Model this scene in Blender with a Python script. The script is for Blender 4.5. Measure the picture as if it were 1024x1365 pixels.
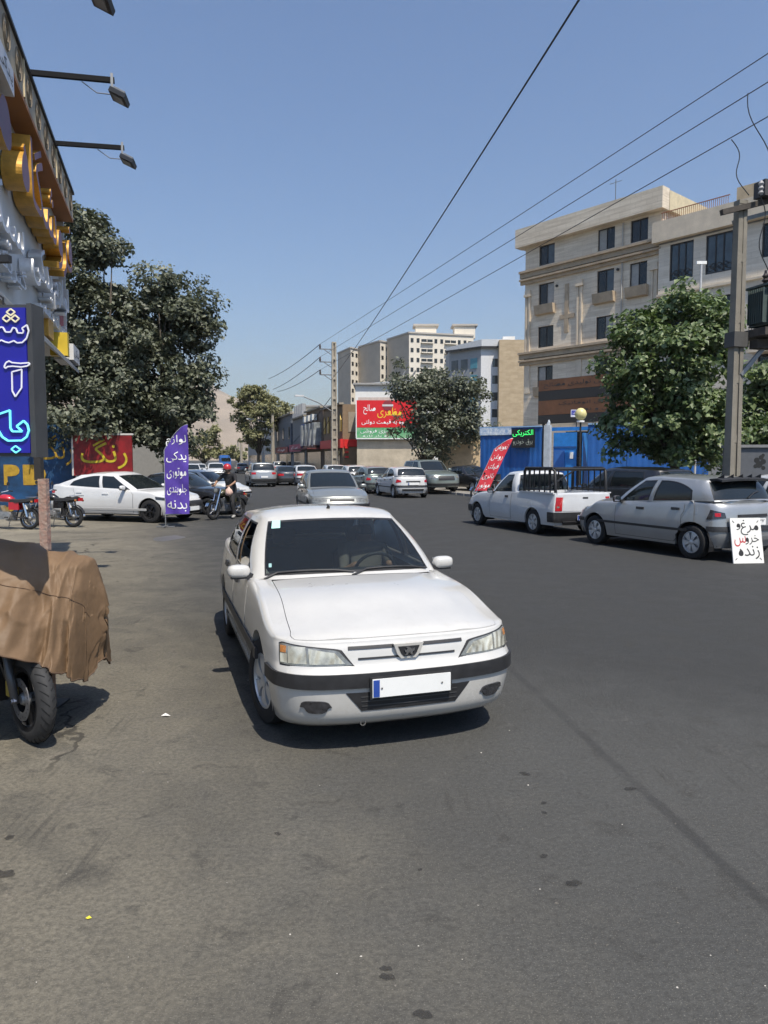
import bpy, bmesh, math, random, unicodedata
import numpy as np
from mathutils import Vector, Matrix, geometry as mgeo

for _o in list(bpy.data.objects):
    bpy.data.objects.remove(_o)
SC = bpy.context.scene
COL = SC.collection
R = math.radians
random.seed(7)

# ------------------------------------------------------------------ camera, sky, sun, exposure
CAM_H, PITCH = 1.85, math.atan(69.5 / 960)
_cam = bpy.data.cameras.new('camera')
_cam.sensor_fit = 'VERTICAL'
_cam.angle = 2 * math.atan(682.5 / 960)
_cam.clip_start, _cam.clip_end = 0.05, 20000
CAM = bpy.data.objects.new('camera', _cam)
COL.objects.link(CAM)
CAM.location = (0, 0, CAM_H)
CAM.rotation_euler = (math.pi / 2 - PITCH, 0, 0)
SC.camera = CAM

SUN_EL, SUN_AZ = R(60), R(153)          # azimuth clockwise from +Y
_w = bpy.data.worlds.new('World')
SC.world = _w
_w.use_nodes = True
_nt = _w.node_tree
_bg = _nt.nodes['Background']
_sky = _nt.nodes.new('ShaderNodeTexSky')
_sky.sky_type = 'NISHITA'
_sky.sun_disc = False
_sky.sun_elevation, _sky.sun_rotation = SUN_EL, SUN_AZ
_sky.altitude, _sky.air_density, _sky.dust_density, _sky.ozone_density = 0, 1.3, 1.8, 10.0
_nt.links.new(_sky.outputs[0], _bg.inputs[0])
_bg.inputs[1].default_value = 0.13
_sl = bpy.data.lights.new('sun', 'SUN')
_sl.energy, _sl.angle, _sl.color = 5.0, R(0.53), (1, .925, .80)
SUN = bpy.data.objects.new('sun', _sl)
COL.objects.link(SUN)
_sd = Vector((math.sin(SUN_AZ) * math.cos(SUN_EL), math.cos(SUN_AZ) * math.cos(SUN_EL), math.sin(SUN_EL)))
SUN.rotation_euler = _sd.to_track_quat('Z', 'Y').to_euler()
SUN.location = _sd * 60
SC.view_settings.view_transform = 'Standard'
SC.view_settings.look = 'None'
SC.view_settings.exposure = 0.18
SC.view_settings.gamma = 1
SC.view_settings.use_curve_mapping = False
SC.cycles.use_denoising = True
SC.cycles.max_bounces = 7
SC.cycles.diffuse_bounces = 3
SC.cycles.glossy_bounces = 3
SC.cycles.transparent_max_bounces = 10
SC.cycles.volume_bounces = 0
SC.cycles.caustics_reflective = SC.cycles.caustics_refractive = False
SC.cycles.use_adaptive_sampling = True
SC.cycles.adaptive_threshold = 0.02
SC.cycles.sample_clamp_indirect = 6

# ------------------------------------------------------------------ place helpers (pixel of the photo -> real point)
_c, _s = math.cos(PITCH), math.sin(PITCH)
def ray(u, v):
    dx, dy = (u - 512) / 960, -(v - 682.5) / 960
    return dx, _c + dy * _s, -_s + dy * _c
def gnd(u, v, z=0):
    x, y, q = ray(u, v); t = (z - CAM_H) / q
    return Vector((x * t, y * t, z))
def at(u, v, Y):
    x, y, q = ray(u, v); t = Y / y
    return Vector((x * t, Y, CAM_H + q * t))

# ------------------------------------------------------------------ materials
MATS = {}
def mat(name, col, rough=.6, metal=0, var=.12, scale=4., bump=0., bscale=60., spec=.5, coat=0, emit=None, estr=1, alpha=1, var2=None, trans=0):
    if name in MATS: return MATS[name]
    m = bpy.data.materials.new(name); MATS[name] = m
    m.use_nodes = True
    nt = m.node_tree; N, L = nt.nodes, nt.links
    b = N['Principled BSDF']
    b.inputs['Roughness'].default_value = rough
    b.inputs['Metallic'].default_value = metal
    b.inputs['Specular IOR Level'].default_value = spec
    b.inputs['Coat Weight'].default_value = coat
    b.inputs['Coat Roughness'].default_value = .06
    c4 = (*col, 1)
    b.inputs['Base Color'].default_value = c4
    tc = N.new('ShaderNodeTexCoord')
    if var:
        n = N.new('ShaderNodeTexNoise'); n.inputs['Scale'].default_value = scale; n.inputs['Detail'].default_value = 8
        n.inputs['Roughness'].default_value = .65
        L.new(tc.outputs['Object'], n.inputs['Vector'])
        r = N.new('ShaderNodeValToRGB')
        lo = tuple(max(0, x * (1 - var)) for x in col) if var2 is None else var2
        hi = tuple(min(1, x * (1 + var)) for x in col)
        r.color_ramp.elements[0].position, r.color_ramp.elements[1].position = .32, .68
        r.color_ramp.elements[0].color, r.color_ramp.elements[1].color = (*lo, 1), (*hi, 1)
        L.new(n.outputs['Fac'], r.inputs['Fac']); L.new(r.outputs[0], b.inputs['Base Color'])
        mr = N.new('ShaderNodeMapRange'); mr.inputs['To Min'].default_value = max(0, rough - .08); mr.inputs['To Max'].default_value = min(1, rough + .12)
        L.new(n.outputs['Fac'], mr.inputs['Value']); L.new(mr.outputs[0], b.inputs['Roughness'])
    if bump:
        n2 = N.new('ShaderNodeTexNoise'); n2.inputs['Scale'].default_value = bscale; n2.inputs['Detail'].default_value = 5
        L.new(tc.outputs['Object'], n2.inputs['Vector'])
        bp = N.new('ShaderNodeBump'); bp.inputs['Strength'].default_value = bump; bp.inputs['Distance'].default_value = .02
        L.new(n2.outputs['Fac'], bp.inputs['Height']); L.new(bp.outputs[0], b.inputs['Normal'])
    if emit:
        b.inputs['Emission Color'].default_value = (*emit, 1); b.inputs['Emission Strength'].default_value = estr
    if trans:
        b.inputs['Transmission Weight'].default_value = trans
    m.diffuse_color = c4
    return m

def glass_mat(name, tint, transp):
    """thin window glass: tinted see-through plus a sharp reflection"""
    if name in MATS: return MATS[name]
    m = bpy.data.materials.new(name); MATS[name] = m; m.use_nodes = True
    nt = m.node_tree; N, L = nt.nodes, nt.links
    for n in list(N): N.remove(n)
    o = N.new('ShaderNodeOutputMaterial')
    t = N.new('ShaderNodeBsdfTransparent'); t.inputs[0].default_value = (*tint, 1)
    d = N.new('ShaderNodeBsdfDiffuse'); d.inputs[0].default_value = (*[x * .25 for x in tint], 1)
    g = N.new('ShaderNodeBsdfGlossy'); g.inputs['Roughness'].default_value = .03
    f = N.new('ShaderNodeFresnel'); f.inputs[0].default_value = 1.5
    a = N.new('ShaderNodeMixShader'); a.inputs[0].default_value = transp
    L.new(d.outputs[0], a.inputs[1]); L.new(t.outputs[0], a.inputs[2])
    x = N.new('ShaderNodeMixShader'); L.new(f.outputs[0], x.inputs[0]); L.new(a.outputs[0], x.inputs[1]); L.new(g.outputs[0], x.inputs[2])
    L.new(x.outputs[0], o.inputs[0])
    return m

# ------------------------------------------------------------------ mesh building
class MB:
    def __init__(s): s.v, s.f, s.m = [], [], []
    def add(s, vs, fs, mi=0):
        k = len(s.v); s.v += [tuple(p) for p in vs]
        for f in fs: s.f.append(tuple(i + k for i in f)); s.m.append(mi)
        return s
    def box(s, c, d, rz=0, mi=0, M=None):
        hx, hy, hz = d[0] / 2, d[1] / 2, d[2] / 2
        vs = [Vector((x, y, z)) for x in (-hx, hx) for y in (-hy, hy) for z in (-hz, hz)]
        if M is None: M = Matrix.Rotation(rz, 3, 'Z')
        vs = [M @ p + Vector(c) for p in vs]
        return s.add(vs, [(0, 1, 3, 2), (4, 6, 7, 5), (0, 4, 5, 1), (2, 3, 7, 6), (0, 2, 6, 4), (1, 5, 7, 3)], mi)
    def beam(s, a, b, w, h=None, mi=0, up=(0, 0, 1)):
        a, b = Vector(a), Vector(b); h = h or w
        d = (b - a); l = d.length; d.normalize(); u = Vector(up)
        if abs(d.dot(u)) > .98: u = Vector((1, 0, 0))
        sd = d.cross(u).normalized(); u = sd.cross(d)
        return s.box((a + b) / 2, (l, w, h), M=Matrix((d, sd, u)).transposed(), mi=mi)
    def tube(s, pts, r, n=8, mi=0, cap=True):
        pts = [Vector(p) for p in pts]; rs = r if isinstance(r, (list, tuple)) else [r] * len(pts)
        rings = []; pu = None
        for i, p in enumerate(pts):
            d = (pts[min(i + 1, len(pts) - 1)] - pts[max(i - 1, 0)]).normalized()
            u = pu if pu is not None else (Vector((0, 0, 1)) if abs(d.z) < .9 else Vector((1, 0, 0)))
            sd = d.cross(u)
            if sd.length < 1e-5: sd = d.cross(Vector((1, .3, .2)))
            sd.normalize(); u = sd.cross(d).normalized(); pu = u
            rings.append([p + (sd * math.cos(t) + u * math.sin(t)) * rs[i] for t in [2 * math.pi * k / n for k in range(n)]])
        vs = [p for q in rings for p in q]
        fs = [(i * n + k, i * n + (k + 1) % n, (i + 1) * n + (k + 1) % n, (i + 1) * n + k) for i in range(len(pts) - 1) for k in range(n)]
        if cap: fs += [tuple(range(n))[::-1], tuple((len(pts) - 1) * n + k for k in range(n))]
        return s.add(vs, fs, mi)
    def lathe(s, prof, n=24, axis='Z', c=(0, 0, 0), mi=0, close=False):
        """prof: (r, h) list"""
        vs = []
        for r, h in prof:
            for k in range(n):
                t = 2 * math.pi * k / n; a, b = r * math.cos(t), r * math.sin(t)
                p = (a, b, h) if axis == 'Z' else (a, h, b) if axis == 'Y' else (h, a, b)
                vs.append(Vector(p) + Vector(c))
        m = len(prof)
        fs = [(i * n + k, i * n + (k + 1) % n, ((i + 1) % m) * n + (k + 1) % n, ((i + 1) % m) * n + k) for i in range(m if close else m - 1) for k in range(n)]
        return s.add(vs, fs, mi)
    def grid(s, P, mi=0, flip=False):
        """P: rows of points"""
        nr, nc = len(P), len(P[0])
        fs = [(i * nc + j, i * nc + j + 1, (i + 1) * nc + j + 1, (i + 1) * nc + j) for i in range(nr - 1) for j in range(nc - 1)]
        if flip: fs = [f[::-1] for f in fs]
        return s.add([p for r in P for p in r], fs, mi)
    def slab(s, P, Q, mi=0):
        """closed sheet between two grids of the same size"""
        s.grid(P, mi); s.grid(Q, mi, True)
        def edge(a, b): s.grid([a, b], mi)
        edge(Q[0], P[0]); edge(P[-1], Q[-1]); edge([r[0] for r in P], [r[0] for r in Q]); edge([r[-1] for r in Q], [r[-1] for r in P])
        return s
    def prism(s, poly, z0, z1, mi=0):
        n = len(poly); vs = [(x, y, z0) for x, y in poly] + [(x, y, z1) for x, y in poly]
        return s.add(vs, [tuple(range(n))[::-1], tuple(range(n, 2 * n))] + [(i, (i + 1) % n, n + (i + 1) % n, n + i) for i in range(n)], mi)
    def xform(s, M):
        s.v = [tuple(M @ Vector(p)) for p in s.v]; return s
    def mirror_y(s):
        k = len(s.v); s.v += [(x, -y, z) for x, y, z in s.v]
        n = len(s.f)
        for i in range(n): s.f.append(tuple(j + k for j in s.f[i])[::-1]); s.m.append(s.m[i])
        return s
    def mesh(s, name, mats, smooth=False, angle=None, merge=0):
        me = bpy.data.meshes.new(name)
        me.from_pydata(s.v, [], s.f)
        for m in (mats if isinstance(mats, (list, tuple)) else [mats]): me.materials.append(m)
        if any(s.m): me.polygons.foreach_set('material_index', s.m)
        bm = bmesh.new(); bm.from_mesh(me)
        if merge: bmesh.ops.remove_doubles(bm, verts=bm.verts, dist=merge)
        bmesh.ops.recalc_face_normals(bm, faces=bm.faces)
        bm.to_mesh(me); bm.free()
        if smooth:
            me.polygons.foreach_set('use_smooth', [True] * len(me.polygons))
            if angle: me.set_sharp_from_angle(angle=R(angle))
        me.update()
        return me

def link(name, me, parent=None, loc=None, rot=None, label=None):
    o = bpy.data.objects.new(name, me); COL.objects.link(o)
    if parent: o.parent = parent
    if loc is not None: o.location = loc
    if rot is not None: o.rotation_euler = rot
    if label: o['label'] = label
    return o
def part(name, mb, mats, parent, smooth=False, angle=None, merge=0, loc=None, rot=None, label=None):
    return link(name, mb.mesh(name, mats, smooth, angle, merge), parent, loc, rot, label)
def tag(o, label, cat, group=None):
    o['label'] = label; o['category'] = cat
    if group: o['group'] = group
    return o
def thing(name, label, cat, loc=(0, 0, 0), rz=0, group=None):
    o = bpy.data.objects.new(name, None); COL.objects.link(o); o.empty_display_size = .2
    o.location = loc; o.rotation_euler = (0, 0, rz)
    return tag(o, label, cat, group)
def pivot(name, parent, loc=(0, 0, 0), rot=(0, 0, 0)):
    return link(name, None, parent, loc, rot)
def struct(name, mb, mats, **k):
    o = link(name, mb.mesh(name, mats, **k)); o['kind'] = 'structure'; return o

# ------------------------------------------------------------------ lettering
_F = {}
for _cp in list(range(0xFB50, 0xFE00)) + list(range(0xFE70, 0xFEFD)):
    _d = unicodedata.decomposition(chr(_cp)).split()
    if len(_d) == 2: _F.setdefault(chr(int(_d[1], 16)), {})[_d[0][1:-1]] = chr(_cp)
def shape(s):
    out = []
    jn = lambda c: c in _F and 'initial' in _F[c]
    jp = lambda c: c in _F and 'final' in _F[c]
    for i, c in enumerate(s):
        if c not in _F: out.append(c); continue
        p = i > 0 and (jn(s[i - 1]) or s[i - 1] == 'ـ') and jp(c); q = i < len(s) - 1 and jn(c) and (jp(s[i + 1]) or s[i + 1] == 'ـ')
        out.append(_F[c].get('medial' if p and q else 'final' if p else 'initial' if q else 'isolated', c))
    return ''.join(reversed(out)) if any(c in _F for c in s) else s
_TC = {}
def glyphs(s, bold=0.0, res=3):
    """list of (outer loop, [hole loops]) and bounds, at size 1"""
    k = (s, bold, res)
    if k in _TC: return _TC[k]
    cu = bpy.data.curves.new('lettering', 'FONT'); cu.body = shape(s); cu.fill_mode = 'NONE'; cu.resolution_u = res; cu.offset = bold
    o = bpy.data.objects.new('lettering', cu); COL.objects.link(o)
    bpy.context.view_layer.update()
    me = o.to_mesh()
    vs = [Vector((v.co.x, v.co.y, 0)) for v in me.vertices]
    adj = {}
    for e in me.edges:
        a, b = e.vertices; adj.setdefault(a, []).append(b); adj.setdefault(b, []).append(a)
    seen, loops = set(), []
    for st in range(len(vs)):
        if st in seen or st not in adj: continue
        lp, cur, prev = [st], st, None; seen.add(st)
        while True:
            nx = [q for q in adj[cur] if q != prev and q not in seen]
            if not nx: break
            prev, cur = cur, nx[0]; seen.add(cur); lp.append(cur)
        if len(lp) > 2:
            lp2 = []
            for i in lp:
                if not lp2 or (vs[i] - lp2[-1]).length > .004: lp2.append(vs[i])
            if len(lp2) > 2: loops.append((lp[0] < lp[1] if len(lp) > 1 else True, lp2))
    o.to_mesh_clear(); bpy.data.objects.remove(o); bpy.data.curves.remove(cu)
    def area(l): return sum(l[i].x * l[(i + 1) % len(l)].y - l[(i + 1) % len(l)].x * l[i].y for i in range(len(l))) / 2
    def inside(p, l):
        c = False
        for i in range(len(l)):
            a, b = l[i], l[i - 1]
            if (a.y > p.y) != (b.y > p.y) and p.x < (b.x - a.x) * (p.y - a.y) / (b.y - a.y) + a.x: c = not c
        return c
    ls = [l for _, l in loops if abs(area(l)) > 1e-4]
    outers, holes = [], []
    big = max(ls, key=lambda l: abs(area(l)), default=None)
    sg = 1 if big is not None and area(big) > 0 else -1
    for l in ls: (outers if area(l) * sg > 0 else holes).append(l)
    res_ = []
    for l in outers: res_.append((l, [h for h in holes if abs(area(h)) < abs(area(l)) and sum(inside(p, l) for p in h) > len(h) * .7]))
    allp = [p for l in ls for p in l] or [Vector((0, 0, 0)), Vector((1, 1, 0))]
    bb = (min(p.x for p in allp), max(p.x for p in allp), min(p.y for p in allp), max(p.y for p in allp))
    _TC[k] = (res_, bb); return _TC[k]
def text_mb(s, w=None, h=None, depth=0.0, bold=0.0, mi=0, mside=0, res=3, cx=0, cy=0):
    """lettering centred on (cx, cy) in its own xy plane, fitted into w x h, front facing +z"""
    gl, (x0, x1, y0, y1) = glyphs(s, bold, res)
    k = w / (x1 - x0) if w else h / (y1 - y0); ky = h / (y1 - y0) if h else k
    if not w: k = ky
    mb = MB(); ox, oy = (x0 + x1) / 2, (y0 + y1) / 2
    for gi, (l, hs) in enumerate(gl):
        zt = depth + .0003 * (gi + 1)
        lps = [[Vector(((p.x - ox) * k + cx, (p.y - oy) * ky + cy, zt)) for p in q] for q in [l] + hs]
        flat, eds = [], []
        for q in lps:
            k0 = len(flat); flat += q; eds += [(k0 + i, k0 + (i + 1) % len(q)) for i in range(len(q))]
        ov_, _, of_ = mgeo.delaunay_2d_cdt([p.xy for p in flat], eds, [], 4, 1e-6)[:3]
        mb.add([Vector((p.x, p.y, zt)) for p in ov_], [tuple(f) for f in of_], mi)
        if depth:
            for q in lps:
                n = len(q); lo = [Vector((p.x, p.y, 0)) for p in q]
                mb.add(q + lo, [(i, (i + 1) % n, n + (i + 1) % n, n + i) for i in range(n)], mside)
    return mb
def text_part(s, m, parent, loc, rot, w=None, h=None, depth=0.0, bold=0.0, name='lettering', mside=None, res=3):
    mb = text_mb(s, w, h, depth, bold, 0, 1 if mside else 0, res)
    me = bpy.data.meshes.new(name); me.from_pydata(mb.v, [], mb.f)
    me.materials.append(m)
    if mside: me.materials.append(mside); me.polygons.foreach_set('material_index', mb.m)
    return link(name, me, parent, loc, rot)

def pchip(pts):
    xs = [p[0] for p in pts]; ys = [p[1] for p in pts]; n = len(xs)
    if n == 1: return lambda x: ys[0]
    d = [(ys[i + 1] - ys[i]) / (xs[i + 1] - xs[i]) for i in range(n - 1)]
    m = [d[0]] + [0 if d[i - 1] * d[i] <= 0 else 2 * d[i - 1] * d[i] / (d[i - 1] + d[i]) for i in range(1, n - 1)] + [d[-1]]
    def f(x):
        if x <= xs[0]: return ys[0]
        if x >= xs[-1]: return ys[-1]
        i = 0
        while x > xs[i + 1]: i += 1
        h = xs[i + 1] - xs[i]; t = (x - xs[i]) / h
        return ys[i] * (1 + 2 * t) * (1 - t) ** 2 + m[i] * h * t * (1 - t) ** 2 + ys[i + 1] * t * t * (3 - 2 * t) + m[i + 1] * h * t * t * (t - 1)
    return f
def lerp(a, b, t): return a + (b - a) * t
def sstep(a, b, x):
    t = max(0., min(1., (x - a) / (b - a))); return t * t * (3 - 2 * t)
def lin(a, b, n): return [a + (b - a) * i / (n - 1) for i in range(n)]
# ------------------------------------------------------------------ vehicles
def cr(P, s):
    n = len(P); s = max(0., min(n - 1., s)); i = min(int(s), n - 2); t = s - i
    p0 = P[i - 1] if i else tuple(2 * a - b for a, b in zip(P[0], P[1]))
    p3 = P[i + 2] if i + 2 < n else tuple(2 * a - b for a, b in zip(P[-1], P[-2]))
    return tuple(.5 * (2 * b + (c - a) * t + (2 * a - 5 * b + 4 * c - e) * t * t + (3 * b - a - 3 * c + e) * t ** 3) for a, b, c, e in zip(p0, P[i], P[i + 1], p3))

class Hull:
    def __init__(h, d):
        h.d = d; xf, xr, W = d['xf'], d['xr'], d['W']; k = d.get('fr', 1.); kr = d.get('rr', 1.)
        h.ax = d['ax']
        P = [(xf, 0), (xf - .018 * k, .40 * W), (xf - .085 * k, .72 * W), (xf - .23 * k, .905 * W), (xf - .46 * k, .975 * W), (max(h.ax[0] - .1, .6), W), (0., W),
             (h.ax[1] + .05, .995 * W), (xr + .46 * kr, .97 * W), (xr + .2 * kr, .90 * W), (xr + .075 * kr, .72 * W), (xr + .016 * kr, .4 * W), (xr, 0)]
        h.P = P; h.S = len(P) - 1
        h.zs = pchip(d['shoulder']); h.zsill = pchip(d.get('sill', [(-3, .22), (3, .22)]))
        h.fx, h.rx, h.wy = pchip(d['front']), pchip(d['rear']), pchip(d['width'])
        h.rnd = d.get('round', .05); h.crown = d.get('crown', .03); h.wr = d['wr']; h.Ra = d.get('Ra', h.wr + .055)
        T = [(i / 20., cr(P, i / 20.)) for i in range(20 * h.S + 1)]
        h.T = T
    def top(h, s):
        x, y = cr(h.P, s); W = h.d['W']
        return h.zs(x) + h.crown * max(0, 1 - (y / W) ** 2) * (1 if x > 0 else .6)
    def pt(h, s, z):
        sg = 1
        if s < 0: s, sg = -s, -1
        if s > h.S: s, sg = 2 * h.S - s, -1
        d = h.d; x, y = cr(h.P, s)
        fw = sstep(d['xf'] - .9, d['xf'] - .2, x); rw = 1 - sstep(d['xr'] + .2, d['xr'] + .9, x)
        a, b = cr(h.P, max(0, s - .05)), cr(h.P, min(h.S, s + .05))
        tx, ty = b[0] - a[0], b[1] - a[1]; l = math.hypot(tx, ty) or 1; nx, ny = -ty / l * -1, tx / l * -1
        zt = h.top(s); e = 0
        rnd = h.rnd * (1 - .62 * fw * sstep(.02, .35, abs(nx)))
        q = (zt - z) / rnd
        if q < 1: q = max(0, q); e = rnd * (1 - math.sqrt(max(0, 1 - (1 - q) ** 2)))
        hx = x + fw * h.fx(z) + rw * h.rx(z) - nx * e; hy = y * h.wy(z) - ny * e
        return Vector((hx, sg * max(hy, 0) if abs(s) > 1e-6 and abs(s - h.S) > 1e-6 else 0, z))
    def nrm(h, s, z):
        a = h.pt(s + .03, z) - h.pt(s - .03, z); b = h.pt(s, z + .01) - h.pt(s, z - .01)
        n = a.cross(b)
        if n.length < 1e-9: return Vector((1, 0, 0))
        n.normalize(); c = h.pt(s, z)
        if n.dot(Vector((c.x * .25, c.y, 0))) < 0: n = -n
        if abs(s) < .4 and n.x < 0: n = -n
        if abs(s - h.S) < .4 and n.x > 0: n = -n
        return n
    def s_x(h, x):
        b = min((t for t in h.T if 3 <= t[0] <= 9.2), key=lambda t: abs(t[1][0] - x)); return b[0]
    def bottom(h, s):
        x, y = cr(h.P, s); z = h.zsill(x)
        if y > .88 * h.d['W']:
            for ax in h.ax:
                q = h.Ra ** 2 - (x - ax) ** 2
                if q > 0: z = max(z, h.wr + math.sqrt(q))
        return z
    def patch(h, s0, s1, z0, z1, off, ns=10, nz=4, back=.012):
        f = lambda g: g if callable(g) else (lambda _: g)
        s0, s1, z0, z1 = f(s0), f(s1), f(z0), f(z1); A, B = [], []
        for j in range(nz + 1):
            ra, rb = [], []
            for i in range(ns + 1):
                a, b = i / ns, j / nz; z = lerp(z0(a), z1(a), b); s = lerp(s0(b), s1(b), a)
                p, n = h.pt(s, z), h.nrm(s, z); ra.append(p + n * off); rb.append(p - n * back)
            A.append(ra); B.append(rb)
        return MB().slab(A, B)
    def wall(h, q=1):
        ss = set(round(i / (6 * q), 4) for i in range(6 * q * h.S + 1))
        xs = []
        for ax in h.ax:
            xs += [ax + h.Ra * math.cos(t) for t in lin(.02, math.pi - .02, 14 * q)] + [ax + h.Ra * 1.003, ax - h.Ra * 1.003]
        fine = [(i / 400., cr(h.P, i / 400.)[0]) for i in range(400 * 3, 400 * 9 + 80)]
        for x in xs: ss.add(round(min(fine, key=lambda t: abs(t[1] - x))[0], 4))
        ss = sorted(ss); keep = [ss[0]]
        for s in ss[1:]:
            if s - keep[-1] > .004: keep.append(s)
        ss = keep
        rows = [0, .08, .2, .32, .44, .56, .68, .78, .86, .92, .96, .985, 1] if q < 2 else [i / 16 * .8 for i in range(17)] + [.84, .88, .91, .935, .955, .97, .982, .992, 1]
        G = []
        for r in [-1] + rows:
            row = []
            for s in ss:
                zb, zt = h.bottom(s), h.top(s)
                if r < 0:
                    p = h.pt(s, zb); n = h.nrm(s, zb); row.append(p - Vector((n.x, n.y, 0)) * .05)
                else: row.append(h.pt(s, lerp(zb, zt, r)))
            G.append(row)
        return MB().grid(G).mirror_y(), ss

def coons(F, B, L, Rr, cr_=0.0):
    nv, nu = len(F), len(L); out = []
    for i in range(nu):
        u = i / (nu - 1); row = []
        for j in range(nv):
            v = j / (nv - 1)
            p = F[j] * (1 - u) + B[j] * u + L[i] * (1 - v) + Rr[i] * v - (F[0] * (1 - u) * (1 - v) + F[-1] * (1 - u) * v + B[0] * u * (1 - v) + B[-1] * u * v)
            row.append(p + Vector((0, 0, cr_ * 16 * u * (1 - u) * v * (1 - v))))
        out.append(row)
    return out

class House:
    """cabin surface between a belt ring and a roof ring"""
    def __init__(g, cps, bulge=.03):
        g.b = [c[0] for c in cps]; g.r = [c[1] for c in cps]; g.S = len(cps) - 1; g.bulge = bulge
    def pt(g, s, t, off=0):
        sg = 1
        if s < 0: s, sg = -s, -1
        if s > g.S: s, sg = 2 * g.S - s, -1
        b, r = Vector(cr(g.b, s)), Vector(cr(g.r, s))
        p = b.lerp(r, t)
        a, c = Vector(cr(g.b, max(0, s - .05))), Vector(cr(g.b, min(g.S, s + .05)))
        d = c - a; n = Vector((d.y, -d.x, 0)); n = n.normalized() if n.length > 1e-9 else Vector((1, 0, 0))
        if n.dot(Vector((b.x * .1, b.y, 0))) < 0: n = -n
        if s < .3: n = Vector((1, 0, 0))
        if s > g.S - .3: n = Vector((-1, 0, 0))
        p = p + n * (g.bulge * math.sin(math.pi * min(1, max(0, t))) + off)
        return Vector((p.x, sg * p.y, p.z))
    def sheet(g, s0, s1, t0, t1, off=0, ns=8, nt=5):
        f = lambda q: q if callable(q) else (lambda _: q)
        s0, s1, t0, t1 = f(s0), f(s1), f(t0), f(t1)
        return [[g.pt(lerp(s0(j / nt), s1(j / nt), i / ns), lerp(t0(i / ns), t1(i / ns), j / nt), off) for i in range(ns + 1)] for j in range(nt + 1)]

_WM = {}
def wheel_meshes(r, w, style):
    k = (r, w, style)
    if k in _WM: return _WM[k]
    rr = r * .64
    t = MB(); prof = [(rr, -w * .42), (rr + .012, -w * .5), (r * .9, -w * .5), (r * .975, -w * .44), (r, -w * .3), (r, -w * .02), (r * .985, 0), (r, w * .02), (r, w * .3), (r * .975, w * .44), (r * .9, w * .5), (rr + .012, w * .5), (rr, w * .42)]
    t.lathe(prof, 40, 'Y')
    m = MB(); m.lathe([(rr * 1.01, -w * .4), (rr * 1.01, w * .44), (rr * .93, w * .46), (rr * .90, w * .36), (rr * .86, w * .2), (0.001, w * .2)], 40, 'Y')
    n = {'cap': 6, 'alloy': 5, 'steel': 8}[style]
    for i in range(n):
        a0 = 2 * math.pi * i / n; hw = {'cap': .36, 'alloy': .2, 'steel': .22}[style]
        P, Q = [], []
        for rad, ww, hh in [(.2, hw * 1.25, .40), (.5, hw, .44), (.75, hw * .92, .43), (.92, hw * (1.05 if style == 'cap' else .8), .40)]:
            P.append([Vector((rad * rr * math.cos(a0 + da), w * hh, rad * rr * math.sin(a0 + da))) for da in (-ww, -ww * .4, ww * .4, ww)])
            Q.append([p - Vector((0, .03, 0)) for p in P[-1]])
        m.slab(P, Q)
    m.lathe([(.0, w * .47), (rr * .16, w * .47), (rr * .23, w * .44), (rr * .24, w * .36)], 20, 'Y')
    dk = mat('tyre rubber', (.022, .022, .023), .82, var=.3, scale=12, spec=.3)
    rim = mat('dark alloy', (.03, .03, .033), .35, .6) if style == 'alloy' else mat('wheel silver', (.55, .56, .57), .38, .55, var=.1, scale=8)
    _WM[k] = (t.mesh('tyre', dk, True, 40), m.mesh('rim', rim, True, 30)); return _WM[k]

BLK = lambda: mat('black trim plastic', (.022, .022, .024), .5, var=.25, scale=15)
GLS = lambda: mat('dark car glass', (.012, .016, .018), .04, var=0, spec=.6)
CHR = lambda: mat('chrome', (.75, .75, .76), .12, 1, var=0)
def paint(name, col, metal=0, rough=.28, dust=.07):
    m = mat('paint ' + name, col, rough, metal, var=dust, scale=2.2, coat=.9)
    nt = m.node_tree; N, L = nt.nodes, nt.links; b = N['Principled BSDF']
    src = b.inputs['Base Color'].links[0].from_socket if b.inputs['Base Color'].links else None
    if src:                                     # road dust: fine specks, and a film thickest along the sills
        tc = N.new('ShaderNodeTexCoord'); n = N.new('ShaderNodeTexNoise'); n.inputs['Scale'].default_value = 9; n.inputs['Detail'].default_value = 9; n.inputs['Roughness'].default_value = .8; L.new(tc.outputs['Object'], n.inputs['Vector'])
        r = N.new('ShaderNodeMapRange'); r.inputs[1].default_value, r.inputs[2].default_value, r.inputs[4].default_value = .55, .80, .30; L.new(n.outputs['Fac'], r.inputs[0])
        sp = N.new('ShaderNodeSeparateXYZ'); L.new(tc.outputs['Object'], sp.inputs[0]); r2 = N.new('ShaderNodeMapRange'); r2.inputs[1].default_value, r2.inputs[2].default_value, r2.inputs[3].default_value, r2.inputs[4].default_value = .2, .55, .5, 0; L.new(sp.outputs[2], r2.inputs[0])
        mu = N.new('ShaderNodeMath'); mu.operation = 'MULTIPLY_ADD'; L.new(r2.outputs[0], mu.inputs[0]); L.new(n.outputs['Fac'], mu.inputs[1]); L.new(r.outputs[0], mu.inputs[2])
        mx = N.new('ShaderNodeMix'); mx.data_type = 'RGBA'; L.new(mu.outputs[0], mx.inputs[0]); L.new(src, mx.inputs[6]); mx.inputs[7].default_value = (.30, .27, .22, 1); L.new(mx.outputs[2], b.inputs['Base Color'])
    return m

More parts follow.
